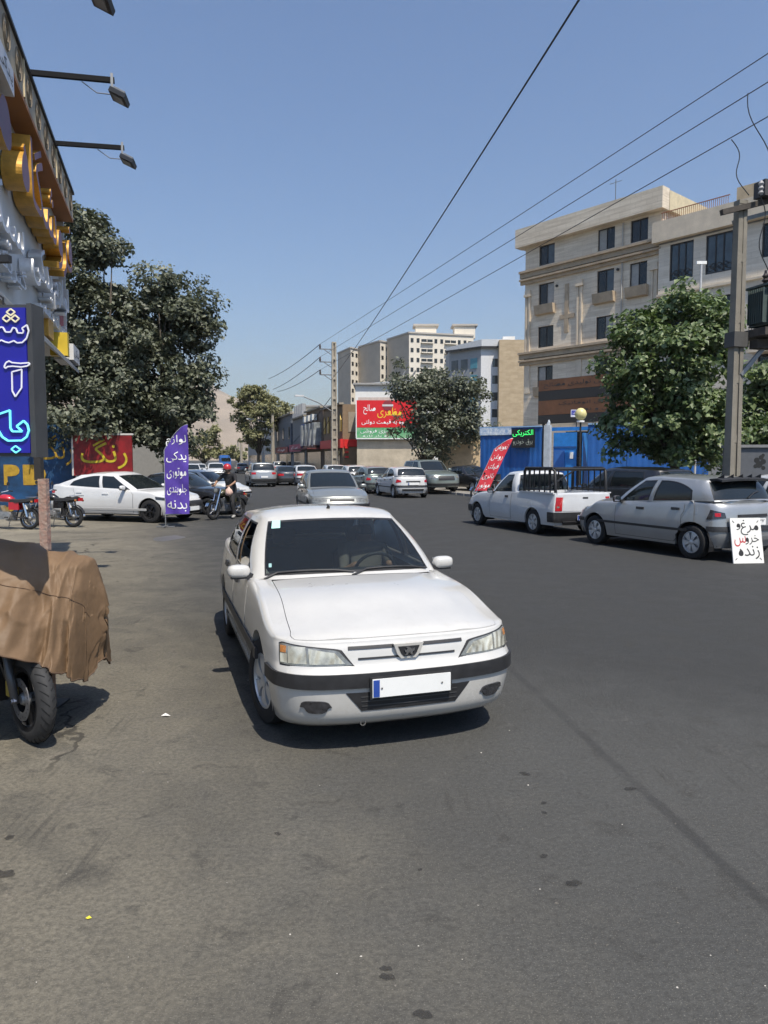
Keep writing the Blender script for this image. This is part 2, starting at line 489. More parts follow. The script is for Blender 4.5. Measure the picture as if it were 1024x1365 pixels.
def car(d, name, label, loc, heading, pm, cat='car', group=None, q=1, glass=None, plate=None, style='cap', scale=1.0, tilt=0, handle=None):
    """heading: direction the nose points, (x, y). Local frame: x forward, y left"""
    h = Hull(d); W = d['W']; S = h.S
    root = thing(name, label, cat, loc, math.atan2(heading[1], heading[0]), group)
    root.scale = (scale,) * 3
    bl, gl = BLK(), glass or GLS()
    mb, ss = h.wall(q)
    T = lambda s: h.pt(s, h.top(s))
    def Ts(s, side): p = T(s); return Vector((p.x, p.y * side, p.z))
    sC, sD = h.s_x(d['cowl'][0]), h.s_x(d['deck'][0])
    nv, nu = (28, 20) if q > 1 else (18, 12)
    def deckpatch(sa, sc, cx, cz, crown, rear):
        vs = lin(-1, 1, nv); cs = Ts(sc, 1)
        F = [h.pt((v * sa) if not rear else (S + v * (S - sa)), h.top(abs(v * sa) if not rear else S - abs(v) * (S - sa))) for v in vs]
        B = [Vector((lerp(cx, cs.x, v * v), v * (1 if not rear else -1) * cs.y, lerp(cz, cs.z, abs(v) ** 2.2))) for v in vs]
        sg = -1 if not rear else 1
        Lf = [Ts(s, sg) for s in lin(sa, sc, nu)]; Rt = [Ts(s, -sg) for s in lin(sa, sc, nu)]
        return coons(F, B, Lf, Rt, crown)
    H = deckpatch(3., sC, d['cowl'][1], d['cowl'][2], d.get('hoodcrown', .03), False)
    kd = max(1, round(nv * .075)); kf = 0
    mb.grid([r[:kd + 1] for r in H]); mb.grid([r[nv - 1 - kd:] for r in H])
    if not d.get('bed'):
        D = deckpatch(9., sD, d['deck'][1], d['deck'][2], .012, True); mb.grid(D)
    # shelf beside the cabin
    sh = [[Ts(s, 1) for s in lin(sC, sD, 16)], [Vector((T(s).x, T(s).y - .14, T(s).z + .012)) for s in lin(sC, sD, 16)]]
    k = MB().grid(sh).mirror_y(); mb.add(k.v, k.f)
    # cabin shell
    g = House(d['house'], d.get('bulge', .035)); segs = d['segs']; gS = g.S
    cab = MB(); t0, t1 = d.get('wt', (.04, .93))
    i = 0; wins = []
    while i < gS:
        j = i
        while j + 1 < gS and segs[j + 1] == segs[i] and segs[i] in ('ws', 'rw'): j += 1
        n = 4 * (j - i + 1)
        if segs[i] == 'pil': cab.grid(g.sheet(i, j + 1, 0, 1, 0, 3, 6))
        else:
            cab.grid(g.sheet(i, j + 1, -.02, t0, 0, n, 1)); cab.grid(g.sheet(i, j + 1, t1, 1, 0, n, 2))
            wins.append((segs[i], i, j + 1))
        i = j + 1
    rc = d.get('roofcrown', .05)
    ia, ib = d.get('roofside', (3, gS - 3))
    rv = lin(-1, 1, 17)
    rF = [g.pt(v * ia, 1) for v in rv]; rB = [g.pt(gS - (gS - ib) * v, 1) if v >= 0 else g.pt(gS - (gS - ib) * v, 1) for v in [-q_ for q_ in rv]]
    rB = [g.pt(gS + (gS - ib) * (-v), 1) for v in rv]
    rL = [g.pt(-s, 1) for s in lin(ia, ib, 15)]; rR = [g.pt(s, 1) for s in lin(ia, ib, 15)]
    if (rB[0] - rL[-1]).length > .05: rB = rB[::-1]
    roof = coons(rF, rB, rL, rR, 0)
    roof = [[p + Vector((0, 0, rc * (1 - abs(rv[j]) ** 2.6) * min(1, 6 * (i / 14) * (1 - i / 14)) ** .7)) for j, p in enumerate(r)] for i, r in enumerate(roof)]
    cab.mirror_y(); cab.grid(roof); mb.add(cab.v, cab.f)
    if d.get('bed'): mb = d['bed'](h, mb)
    body = part('body', mb, pm, root, True, 38, merge=.0015)
    # hood with its gap
    hv = [[p + Vector((0, 0, .002 + (d.get('ridge', 0) * math.exp(-((abs(2 * (j + kd) / (nv - 1) - 1) - lerp(.42, .66, i / (nu - 1))) / .07) ** 2) * min(1, 3 * (1 - i / nu))))) for j, p in enumerate(r[kd:nv - kd])] for i, r in enumerate(H)]
    def shrink(Pg, gx=.004):
        P2 = [r[:] for r in Pg]
        for r in P2: r[0] = r[0].lerp(r[1], gx / max(1e-4, (r[1] - r[0]).length)); r[-1] = r[-1].lerp(r[-2], gx / max(1e-4, (r[-2] - r[-1]).length))
        P2[0] = [a.lerp(b, min(.4, .006 / max(1e-4, (b - a).length))) for a, b in zip(P2[0], P2[1])]
        P2[-1] = [a.lerp(b, .5) for a, b in zip(P2[-1], P2[-2])]
        return P2
    hv = shrink(hv); part('hood', MB().slab(hv, [[p - Vector((0, 0, .03)) for p in r] for r in hv]), pm, root, True, 50)
    part('hood_gap', MB().grid([[p - Vector((0, 0, .012)) for p in r] for r in H]), bl, root)
    # glass
    nm = {'ws': 'windshield', 'rw': 'rear_window', 'win': 'side_window'}
    for kind, a, b in wins:
        n = 6 * (b - a)
        if kind == 'ws': rng = [(-b, b)]
        elif kind == 'rw': rng = [(a, 2 * gS - a)]
        else: rng = [(a, b), (2 * gS - b, 2 * gS - a)]
        for ri, (s0, s1) in enumerate(rng):
            bs = .05 if kind != 'win' else .045; tb = .035
            if kind == 'win' and ri: pass
            cut = d.get('wincut', {}).get(a)      # lowers the top edge at one end
            def tt(x, k=ri):
                if not cut: return t1
                x = x if k == 0 else 1 - x
                return t1 - cut[1] * max(0, (x - (1 - cut[0])) / cut[0]) ** 2
            tin = lambda x: tt(x) - tb
            if cut:
                cab2 = MB().grid(g.sheet(s0, s1, tt, t1, 0, 12, 2)); part('pillar', cab2, pm, root, True)
            fr = MB(); nn = 12 if cut else n
            fr.grid(g.sheet(s0, s1, tin, tt, .001, nn, 1)); fr.grid(g.sheet(s0, s1, t0, t0 + tb, .001, nn, 1))
            fr.grid(g.sheet(s0, s0 + bs, t0 + tb, lambda x: tin(0), .001, 1, 5)); fr.grid(g.sheet(s1 - bs, s1, t0 + tb, lambda x: tin(1), .001, 1, 5))
            if kind == 'win' and d.get('open_window') == (a, ri): 
                part('window_frame', fr, bl, root, True); continue
            w = part(nm[kind], MB().grid(g.sheet(s0 + bs, s1 - bs, t0 + tb, lambda x: tin(lerp(bs, 1 - bs, x)), -.004, max(nn, 8), 8)), gl, root, True)
            part('window_frame', fr, bl, w, True)
    # underside, wheel wells, wheels
    ub = MB().box((0, 0, .27), (d['xf'] - d['xr'] - .5, W * 1.55, .06)); part('underbody', ub, bl, root)
    tm, rm = wheel_meshes(d['wr'], d.get('tw', .19), style)
    for ax in h.ax:
        for sd in (1, -1):
            ww = MB(); A, B = [], []
            for t in lin(-.35, math.pi + .35, 18):
                x, z = ax + (h.Ra + .02) * math.cos(t), h.wr + (h.Ra + .02) * math.sin(t); A.append(Vector((x, sd * (W - .05), z))); B.append(Vector((x, sd * (W - .36), z)))
            ww.grid([A, B]); ww.add([(ax, sd * (W - .36), h.wr)] + B, [(0, i + 1, i + 2) for i in range(len(B) - 1)])
            part('wheel_well', ww, bl, root)
            w = pivot('wheel', root, (ax, sd * (W - .02 - d.get('tw', .19) / 2), d['wr']), (0, d.get('spin', .3) + ax, 0 if sd > 0 else math.pi))
            if ax > 0 and d.get('steer'): w.rotation_euler[2] += d['steer']
            link('tyre', tm, w); link('rim', rm, w)
    # features on the skin
    for f in d['feats']:
        fn, m, mode, s0, s1, z0, z1, off = f[:8]; kw = f[8] if len(f) > 8 else {}
        ns_ = kw.get('ns', 12 if q > 1 else 8); nz_ = kw.get('nz', 4)
        if isinstance(m, str): m = {'black': bl, 'paint': pm, 'chrome': CHR(), 'glass': gl}[m]
        if mode == 'full': part(fn, h.patch(s0, s1, z0, z1, off, ns_ * 2, nz_), m, root, True, 40)
        else:
            for sd in (1, -1):
                p = h.patch(s0, s1, z0, z1, off, ns_, nz_)
                if sd < 0: p.v = [(x, -y, z) for x, y, z in p.v]
                o = part(fn, p, m, root, True, 40)
                for sub in kw.get('sub', []):
                    sp = h.patch(*sub[2:7], sub[7] if len(sub) > 7 else 6, 3)
                    if sd < 0: sp.v = [(x, -y, z) for x, y, z in sp.v]
                    part(sub[0], sp, sub[1], o, True, 40)
    # doors
    for (xa, xb, ta, tb_) in d.get('doors', []):
        for sd in (1, -1):
            zlo = lambda a: h.zsill(0) + .055
            sa = lambda b: h.s_x(xa + ta * (1 - b)); sb = lambda b: h.s_x(xb + tb_ * (1 - b) ** 2)
            zhi = lambda a: h.zs(lerp(xa, xb, a)) - .012
            p = h.patch(sa, sb, zlo, zhi, .0035, 14, 12, .004); e = .007
            sm = h.patch(lambda b: sa(b) - e * 1.2, lambda b: sb(b) + e * 1.2, lambda a: zlo(a) - e, lambda a: zhi(a) + .002, .0012, 14, 12, .004)
            if sd < 0:
                for k in (p, sm): k.v = [(x, -y, z) for x, y, z in k.v]
            o = part('door', p, pm, root, True, 60); part('door_seam', sm, bl, o, True, 60)
            hx = xb + .17; hz = h.zs(hx) - d.get('hz', .13)
            hp = h.patch(h.s_x(hx + .1), h.s_x(hx - .08), hz - .022, hz + .022, .022, 5, 2)
            if sd < 0: hp.v = [(x, -y, z) for x, y, z in hp.v]
            part('handle', hp, handle or bl, o, True, 60)
    # mirrors
    if 'mirror' in d:
        mx, my, mz = d['mirror']; sz = d.get('mirror_size', (.1, .2, .12))
        for sd in (1, -1):
            ml = MB(); rows = []
            for u in lin(-1, 1, 11):
                row = []
                for k in range(20):
                    t = 2 * math.pi * k / 20; e = lambda v, p: math.copysign(abs(v) ** p, v)
                    sc = (1 - abs(u) ** 3.2) ** .45 if abs(u) < 1 else 0.001
                    wd = .8 + .2 * (u < 0) 
                    row.append(Vector((mx + sz[0] / 2 * sc * e(math.cos(t), .7) * (1 if math.cos(t) > 0 else .55), sd * (my + sz[1] / 2 * u), mz + sz[2] / 2 * sc * e(math.sin(t), .75))))
                row.append(row[0].copy()); rows.append(row)
            ml.grid(rows)
            o = part('mirror', ml, pm if d.get('mirror_paint', True) else bl, root, True, 60, merge=.0005)
            part('mirror_arm', MB().box((mx - .01, sd * (my - sz[1] * .58), mz - .045), (.09, sz[1] * .5, .045)), bl, o)
            part('mirror_base', MB().box((mx, sd * (my - sz[1] * .1), mz - sz[2] * .46), (sz[0] * .62, sz[1] * .86, .02)), bl, o)
            part('mirror_glass', MB().box((mx - sz[0] * .3, sd * my, mz), (.012, sz[1] * .8, sz[2] * .72)), CHR(), o)
    # plate
    for (end, zp, txt, *ex) in (plate or []):
        s = 0 if end == 'F' else S; p = h.pt(s, zp); sg = 1 if end == 'F' else -1; off = ex[0] if ex else .03
        o = part('licence_plate', MB().box((p.x + sg * off, 0, zp), (.012, .52, .115)), mat('plate white', (.78, .78, .76), .45, var=.04), root)
        part('plate_band', MB().box((p.x + sg * (off + .0075), -sg * .235 if end == 'R' else -.235, zp), (.004, .04, .105)), mat('plate blue', (.02, .06, .3), .5), o)
        if txt: text_part(txt, bl, o, (p.x + sg * (off + .0085), sg * .02, zp), (math.pi / 2, 0, sg * math.pi / 2), w=.4, h=.075, bold=.02)
    root['_dims'] = 0; del root['_dims']
    return root, h, g, body

def cap_ring(x, w, z, n=0): return (x, w, z)

# --- shapes of the vehicle kinds
AMB = mat('amber lens', (.42, .17, .05), .25, var=.2, scale=40)
REDL = mat('red lens', (.42, .012, .018), .16, var=.35, scale=30)
LAMP = mat('headlamp glass', (.24, .238, .215), .14, .4, var=.4, scale=13, bump=.25, bscale=22, coat=.6)
DLAMP = mat('dark headlamp', (.05, .05, .055), .1, .3, var=.5, scale=30, coat=.6)

def sedan(xf, xr, W, ax, wr, belt=(.90, .97), hood=.70, roof=1.36, ws=(.78, .02), rw=(-1.12, -1.68), tail=.98, deckx=-1.62, green=.80, rtop=.585, front=None, rear=None, feats=None, **kw):
    """belt heights front/rear, nose height, roof edge height, windshield base/top x, rear glass top/base x"""
    bf, br = belt
    d = dict(xf=xf, xr=xr, W=W, ax=ax, wr=wr)
    d['shoulder'] = [(xr, tail - .06), (xr + .12, tail - .015), (xr + .5, tail), (deckx + .3, br), (0, (bf + br) / 2), (ws[0] - .15, bf), (ws[0] + .35, bf - .035), (xf - .5, lerp(hood, bf, .32)), (xf - .15, hood + .012), (xf, hood)]
    d['front'] = front or [(.18, -.1), (.27, -.02), (.36, 0), (.5, .012), (.555, 0), (.585, -.035), (.66, -.07), (hood, -.13)]
    d['rear'] = rear or [(.25, .09), (.34, .01), (.45, -.01), (.55, 0), (.6, .03), (.8, .05), (tail, .09)]
    d['width'] = [(.18, .945), (.3, .972), (.45, 1.), (.6, 1.), (.75, .985), (.9, .955), (1.0, .94)]
    gz = .0
    cs = W * green
    ws0, ws1 = ws
    d['cowl'] = (ws0 - .17, ws0 + .03, bf + .045)
    d['deck'] = (deckx + .05, rw[1] - .03, tail + .025)
    rb = roof
    bx = (ws0 - .27)
    zc, zd = bf + .03, tail + .015
    d['house'] = [((ws0, 0, zc), (ws1, 0, rb + .03)), ((ws0 - .03, cs * .5, zc - .005), (ws1 - .02, rtop * .5, rb + .024)), ((ws0 - .15, cs * .925, zc - .02), (ws1 - .07, rtop * .93, rb + .006)),
                  ((ws0 - .30, cs * 1.05, bf - .005), (ws1 - .17, rtop * 1.04, rb - .012)), ((-.22 + kw.get('bp', 0), cs * 1.085, (bf + br) / 2 - .01), (-.36 + kw.get('bp', 0), rtop * 1.09, rb)),
                  ((-.33 + kw.get('bp', 0), cs * 1.085, (bf + br) / 2 - .01), (-.45 + kw.get('bp', 0), rtop * 1.09, rb)), ((kw.get('cp', (-1.28, -1.0))[0], cs * 1.045, br - .01), (kw.get('cp', (-1.28, -1.0))[1], rtop * 1.06, rb - .005)),
                  ((rw[1] + .1, cs * .93, zd - .01), (rw[0] + .06, rtop * .95, rb - .012)), ((rw[1] + .01, cs * .5, zd), (rw[0] + .01, rtop * .5, rb + .012)), ((rw[1], 0, zd), (rw[0], 0, rb + .018))]
    d['segs'] = ['ws', 'ws', 'pil', 'win', 'pil', 'win', 'pil', 'rw', 'rw']
    d['doors'] = kw.get('doors', [(ws0 - .2, -.27, .0, 0.), (-.3, -1.17, 0., .24)])
    d['mirror'] = kw.get('mirror', (ws0 - .32, W + .1, bf + .045))
    d['feats'] = feats or []
    for k in ('fr', 'rr', 'crown', 'hoodcrown', 'round', 'Ra', 'tw', 'mirror_size', 'mirror_paint', 'wincut', 'roofcrown', 'open_window', 'steer', 'bulge', 'sill', 'width', 'hz', 'ridge'):
        if k in kw: d[k] = kw[k]
    return d
# ------------------------------------------------------------------ ground
def ground_mat():
    m = bpy.data.materials.new('road and forecourt surface'); m.use_nodes = True
    nt = m.node_tree; N, L = nt.nodes, nt.links; b = N['Principled BSDF']
    tc = N.new('ShaderNodeTexCoord')
    def noise(scale, detail=6, rough=.6, dist=0, vec=None):
        n = N.new('ShaderNodeTexNoise'); n.inputs['Scale'].default_value = scale; n.inputs['Detail'].default_value = detail
        n.inputs['Roughness'].default_value = rough; n.inputs['Distortion'].default_value = dist
        L.new(vec or tc.outputs['Object'], n.inputs['Vector']); return n.outputs['Fac']
    def math_(op, a, bb=None, c=None):
        n = N.new('ShaderNodeMath'); n.operation = op
        for i, v in enumerate((a, bb, c)):
            if v is None: continue
            if isinstance(v, (int, float)): n.inputs[i].default_value = v
            else: L.new(v, n.inputs[i])
        return n.outputs[0]
    def rmap(v, a, bb, lo=0, hi=1):
        n = N.new('ShaderNodeMapRange'); n.interpolation_type = 'SMOOTHSTEP'
        L.new(v, n.inputs[0])
        for i, x in enumerate((a, bb, lo, hi)): n.inputs[i + 1].default_value = x
        return n.outputs[0]
    def mix(f, a, bb, op='MIX'):
        n = N.new('ShaderNodeMix'); n.data_type = 'RGBA'; n.blend_type = op
        if isinstance(f, (int, float)): n.inputs[0].default_value = f
        else: L.new(f, n.inputs[0])
        for i, v in ((6, a), (7, bb)):
            if isinstance(v, tuple): n.inputs[i].default_value = (*v, 1)
            else: L.new(v, n.inputs[i])
        return n.outputs[2]
    sp = N.new('ShaderNodeSeparateXYZ'); L.new(tc.outputs['Object'], sp.inputs[0])
    q = math_('MULTIPLY_ADD', sp.outputs[1], .2964, sp.outputs[0])
    big = noise(.35, 7, .62, .4); mid = noise(1.7, 8, .7, .3); fine = noise(38, 5, .75); speck = noise(150, 3, .8)
    qn = math_('ADD', q, math_('MULTIPLY', math_('SUBTRACT', mid, .5), 2.6))
    left = rmap(qn, 2.2, -1.6)                        # dusty strip along the shops
    far_left = rmap(qn, -1.2, -4.2)                   # paler concrete forecourt
    ahead_dark = math_('MULTIPLY', rmap(math_('ADD', math_('MULTIPLY_ADD', sp.outputs[0], .55, sp.outputs[1]), math_('MULTIPLY', math_('SUBTRACT', mid, .5), 2.2)), 4.6, 8.2), math_('SUBTRACT', 1, left))
    col = mix(left, (.086, .087, .084), (.225, .202, .155))
    col = mix(far_left, col, (.33, .295, .225))
    col = mix(rmap(big, .35, .68, 0, .6), col, mix(left, (.062, .062, .060), (.10, .09, .072)))
    col = mix(math_('MULTIPLY', rmap(mid, .52, .72, 0, .42), rmap(ahead_dark, 0, 1, 1, .35)), col, mix(left, (.11, .108, .102), (.21, .185, .148)))
    col = mix(math_('MULTIPLY', ahead_dark, .9), col, (.036, .038, .040))       # asphalt colour darkens towards the lanes ahead
    patch = noise(.8, 3, .5, 1.2)
    col = mix(math_('MULTIPLY', rmap(patch, .56, .62, 0, .4), left), col, (.068, .066, .06))
    bl1 = noise(4.2, 6, .72, .6); col = mix(rmap(bl1, .55, .68, 0, .55), col, (.045, .043, .040)); col = mix(math_('MULTIPLY', rmap(noise(2.9, 7, .75, .8), .58, .70, 0, .5), rmap(ahead_dark, 0, 1, 1, .35)), col, mix(left, (.13, .126, .118), (.29, .25, .195)))
    mp = N.new('ShaderNodeMapping'); mp.inputs['Rotation'].default_value = (0, 0, -.18); mp.inputs['Scale'].default_value = (22, 1.3, 1); L.new(tc.outputs['Object'], mp.inputs[0])
    streak = noise(1.0, 4, .6, .2, mp.outputs[0]); col = mix(math_('MULTIPLY', rmap(streak, .52, .66, 0, .55), rmap(noise(.75, 2), .54, .66)), col, (.045, .043, .040))
    col = mix(rmap(fine, .34, .66, 0, .5), col, (.040, .039, .037), 'MIX')
    col = mix(rmap(speck, .56, .72, 0, .75), col, (.32, .30, .26))
    # pits and scuffs
    v = N.new('ShaderNodeTexVoronoi'); v.inputs['Scale'].default_value = 3.1; L.new(tc.outputs['Object'], v.inputs['Vector'])
    col = mix(math_('MULTIPLY', rmap(math_('ADD', v.outputs['Distance'], math_('MULTIPLY', fine, .12)), .16, .06), rmap(noise(.9, 3), .5, .62, 0, .6)), col, (.03, .029, .027))
    # fine cracks
    wv = N.new('ShaderNodeVectorMath'); wv.operation = 'MULTIPLY_ADD'
    nz = N.new('ShaderNodeTexNoise'); nz.inputs['Scale'].default_value = 2.2; nz.inputs['Detail'].default_value = 5; L.new(tc.outputs['Object'], nz.inputs['Vector'])
    L.new(nz.outputs['Color'], wv.inputs[0]); wv.inputs[1].default_value = (.7, .7, .7); L.new(tc.outputs['Object'], wv.inputs[2])
    e = N.new('ShaderNodeTexVoronoi'); e.feature = 'DISTANCE_TO_EDGE'; e.inputs['Scale'].default_value = .42; L.new(wv.outputs[0], e.inputs['Vector'])
    crack = math_('MULTIPLY', rmap(e.outputs['Distance'], .011, .003), math_('MULTIPLY', rmap(noise(.5, 2), .5, .6, 0, .7), rmap(q, 2.5, -.5)))
    col = mix(crack, col, (.03, .028, .026))
    # the sealed joint that runs along the lane
    dline = math_('ABSOLUTE', math_('ADD', math_('ADD', sp.outputs[0], math_('MULTIPLY', sp.outputs[1], .1365)), math_('MULTIPLY_ADD', mid, -.06, -1.955)))
    seam = math_('MULTIPLY', rmap(dline, .05, .015), rmap(noise(1.2, 5, .7), .3, .6, .15, .5))
    col = mix(seam, col, (.03, .03, .031))
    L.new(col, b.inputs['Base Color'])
    b.inputs['Specular IOR Level'].default_value = .2
    L.new(rmap(mid, .3, .7, .72, .93), b.inputs['Roughness'])
    bp = N.new('ShaderNodeBump'); bp.inputs['Strength'].default_value = .8; bp.inputs['Distance'].default_value = .014
    hgt = math_('ADD', math_('MULTIPLY', speck, .35), math_('ADD', fine, math_('MULTIPLY', mid, 1.4)))
    hgt = math_('SUBTRACT', hgt, math_('MULTIPLY', crack, 1.0))
    L.new(hgt, bp.inputs['Height']); L.new(bp.outputs[0], b.inputs['Normal'])
    return m
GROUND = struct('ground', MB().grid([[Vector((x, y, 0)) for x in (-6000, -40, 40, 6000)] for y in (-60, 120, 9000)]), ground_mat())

KX = lambda Y: 3.86 - .2964 * (Y - 37.8)        # right kerb line
SD = Vector((-.2842, .9588, 0)); SR = Vector((.9588, .2842, 0))   # along the street, to its right
conc = lambda n, c, **k: mat(n, c, .88, var=k.pop('var', .2), scale=k.pop('scale', 1.5), bump=.35, bscale=18, **k)
PAVE = struct('pavement', MB().prism([(KX(23) + .16, 23), (KX(66) + .16, 66), (KX(66) + 16, 66), (KX(23) + 22, 23)], -.05, .115), conc('paving concrete', (.22, .205, .18)))
_ks = MB().box((0, 0, .06), (.15, .97, .14)).mesh('kerb_stone', conc('kerb concrete', (.30, .285, .26)))
for i in range(42):
    Y = 23.5 + i; link('kerb_stone', _ks, PAVE, (KX(Y) + .08, Y, 0), (0, 0, R(16.5) + random.uniform(-.008, .008)))

# marks and litter on the near ground
def soft_mat(name, col, thr, scale):
    m = mat(name, col, .8, var=.2); nt = m.node_tree; N, L = nt.nodes, nt.links
    b = N['Principled BSDF']; o = N['Material Output']; t = N.new('ShaderNodeBsdfTransparent'); x = N.new('ShaderNodeMixShader')
    tc = N.new('ShaderNodeTexCoord'); n = N.new('ShaderNodeTexNoise'); n.inputs['Scale'].default_value = scale; n.inputs['Detail'].default_value = 6; n.inputs['Roughness'].default_value = .75
    L.new(tc.outputs['Object'], n.inputs['Vector']); r = N.new('ShaderNodeMapRange'); r.inputs[1].default_value, r.inputs[2].default_value = thr, thr + .14
    r.inputs[4].default_value = .55
    L.new(n.outputs['Fac'], r.inputs[0]); L.new(r.outputs[0], x.inputs[0]); L.new(t.outputs[0], x.inputs[1]); L.new(b.outputs[0], x.inputs[2]); L.new(x.outputs[0], o.inputs[0])
    return m
_oil = None
_rs = random.Random(3)
_oil = soft_mat('oil stain', (.03, .028, .026), .3, 22)
def stain(u, v, r, m=_oil, asp=.8):
    c = gnd(u, v); n = 18; a0 = _rs.random() * 6
    P = []
    for k in range(n):
        t = 2 * math.pi * k / n; rr = r * (1 + .22 * math.sin(2 * t + a0) + .12 * math.sin(5 * t + a0 * 2) + _rs.uniform(-.08, .08))
        P.append(Vector((c.x + rr * math.cos(t), c.y + rr * asp * math.sin(t), .004)))
    part('oil_stain', MB().add(P, [tuple(range(n))]), m, GROUND)
for u, v, r in ((2, 1166, .05), (13, 1117, .025), (765, 1178, .032), (725, 1142, .02), (726, 1084, .016), (725, 1071, .018), (564, 1353, .028), (515, 1292, .02), (516, 1303, .024), 
                (370, 1112, .018), (560, 1160, .012), (700, 1032, .03), (840, 1052, .03)): stain(u, v, r)
_tm = soft_mat('tyre scuff', (.06, .055, .048), .40, 9)
def scuff(u0, v0, u1, v1, w, n):
    a, b = gnd(u0, v0), gnd(u1, v1); d = (b - a).normalized(); sd = Vector((d.y, -d.x, 0)); mb = MB()
    for k in range(n):
        o = sd * (k - (n - 1) / 2) * w * 1.6; j0, j1 = _rs.uniform(0, .2), _rs.uniform(.8, 1); mid = [a.lerp(b, lerp(j0, j1, t)) + o + Vector((_rs.uniform(-.004, .004), 0, .0035)) for t in lin(0, 1, 6)]
        mb.grid([[p - sd * w / 2 for p in mid], [p + sd * w / 2 for p in mid]])
    o = part('tyre_scuff', mb, _tm, GROUND); o['kind'] = 'stuff'

_lit = MB(); _pale = MB()
for k in range(520):
    Y = 2.4 + 16 * _rs.random() ** 1.8; X = _rs.uniform(-.62, .62) * Y
    if X + .2964 * Y > 2.5 and _rs.random() < .7: continue
    r = _rs.uniform(.002, .006); a = _rs.random() * 6
    vs = [(X + r * math.cos(a + t) * _rs.uniform(.7, 1.3), Y + r * math.sin(a + t) * _rs.uniform(.7, 1.3), .001) for t in (0, 1.6, 3.1, 4.7)] + [(X, Y, r * .9)]
    (_lit if _rs.random() < .86 else _pale).add(vs, [(0, 1, 4), (1, 2, 4), (2, 3, 4), (3, 0, 4)])
o = link('grit', _lit.mesh('grit', mat('grit', (.12, .11, .095), .9, var=.4, scale=9))); o['kind'] = 'stuff'
o = link('pale_grit', _pale.mesh('pale_grit', mat('pale grit', (.5, .47, .42), .9, var=.3, scale=9))); o['kind'] = 'stuff'
_lf = gnd(118, 1225); tag(link('fallen_leaf', MB().add([(-.012, 0, .004), (0, -.009, .006), (.014, 0, .005), (0, .009, .009)], [(0, 1, 2, 3)]).mesh('fallen_leaf', mat('yellow leaf', (.7, .62, .04), .7)), loc=_lf), 'tiny yellow leaf lying on the dusty ground', 'leaf')
_lt = gnd(220, 955); tag(link('paper_scrap', MB().add([(-.03, 0, .004), (.01, -.015, .012), (.04, .004, .004), (.0, .015, .02)], [(0, 1, 2, 3)]).mesh('paper_scrap', mat('white paper', (.7, .69, .66), .8)), loc=_lt), 'small white paper scrap on the ground beside the white sedan', 'litter')

# ------------------------------------------------------------------ mountain
def mountain():
    rnd = random.Random(5); V = []; nx, ny = 90, 22
    prof = pchip([(-3200, 330), (-1500, 350), (-900, 370), (-760, 362), (-700, 350), (-560, 285), (-340, 205), (-130, 150), (0, 130), (400, 140), (1200, 120), (3000, 150)])
    from mathutils import noise as mn
    for j in range(ny):
        t = j / (ny - 1); row = []
        for i in range(nx):
            x = lerp(-3400, 3200, i / (nx - 1)); y = lerp(2300, 3600, t)
            hgt = prof(x * 3000 / 3300) * (t ** .8) if t < .62 else prof(x * 3000 / 3300) * (.62 ** .8 + .12 * math.sin((t - .62) / .38 * 3.14) - .5 * (t - .62))
            hgt = hgt / (.62 ** .8 + .06)
            hgt *= 1 + .16 * (mn.fractal(Vector((x / 420, y / 420, 3)), .9, 2.1, 5))
            row.append(Vector((x, y, max(-1, hgt * (t > .02)))))
        V.append(row)
    struct('mountain', MB().grid(V), mat('bare mountain slope', (.30, .235, .17), .95, var=.28, scale=.006), smooth=True)
mountain()

# ------------------------------------------------------------------ trees
def leaf_mat(name, col, col2, gloss=.42):
    m = bpy.data.materials.new(name); m.use_nodes = True; nt = m.node_tree; N, L = nt.nodes, nt.links; b = N['Principled BSDF']
    g = N.new('ShaderNodeNewGeometry'); r = N.new('ShaderNodeValToRGB'); r.color_ramp.elements[0].color, r.color_ramp.elements[1].color = (*col, 1), (*col2, 1)
    r.color_ramp.elements[0].position, r.color_ramp.elements[1].position = .15, .95
    L.new(g.outputs['Random Per Island'], r.inputs[0]); L.new(r.outputs[0], b.inputs['Base Color'])
    b.inputs['Roughness'].default_value = gloss; b.inputs['Specular IOR Level'].default_value = .6
    t = N.new('ShaderNodeBsdfTranslucent'); hs = N.new('ShaderNodeHueSaturation'); hs.inputs['Value'].default_value = 1.5; hs.inputs['Saturation'].default_value = 1.2
    L.new(r.outputs[0], hs.inputs['Color']); L.new(hs.outputs[0], t.inputs[0])
    x = N.new('ShaderNodeMixShader'); x.inputs[0].default_value = .22; L.new(b.outputs[0], x.inputs[1]); L.new(t.outputs[0], x.inputs[2]); L.new(x.outputs[0], N['Material Output'].inputs[0])
    return m
BARK = mat('bark', (.085, .07, .055), .95, var=.35, scale=6, bump=.8, bscale=14)
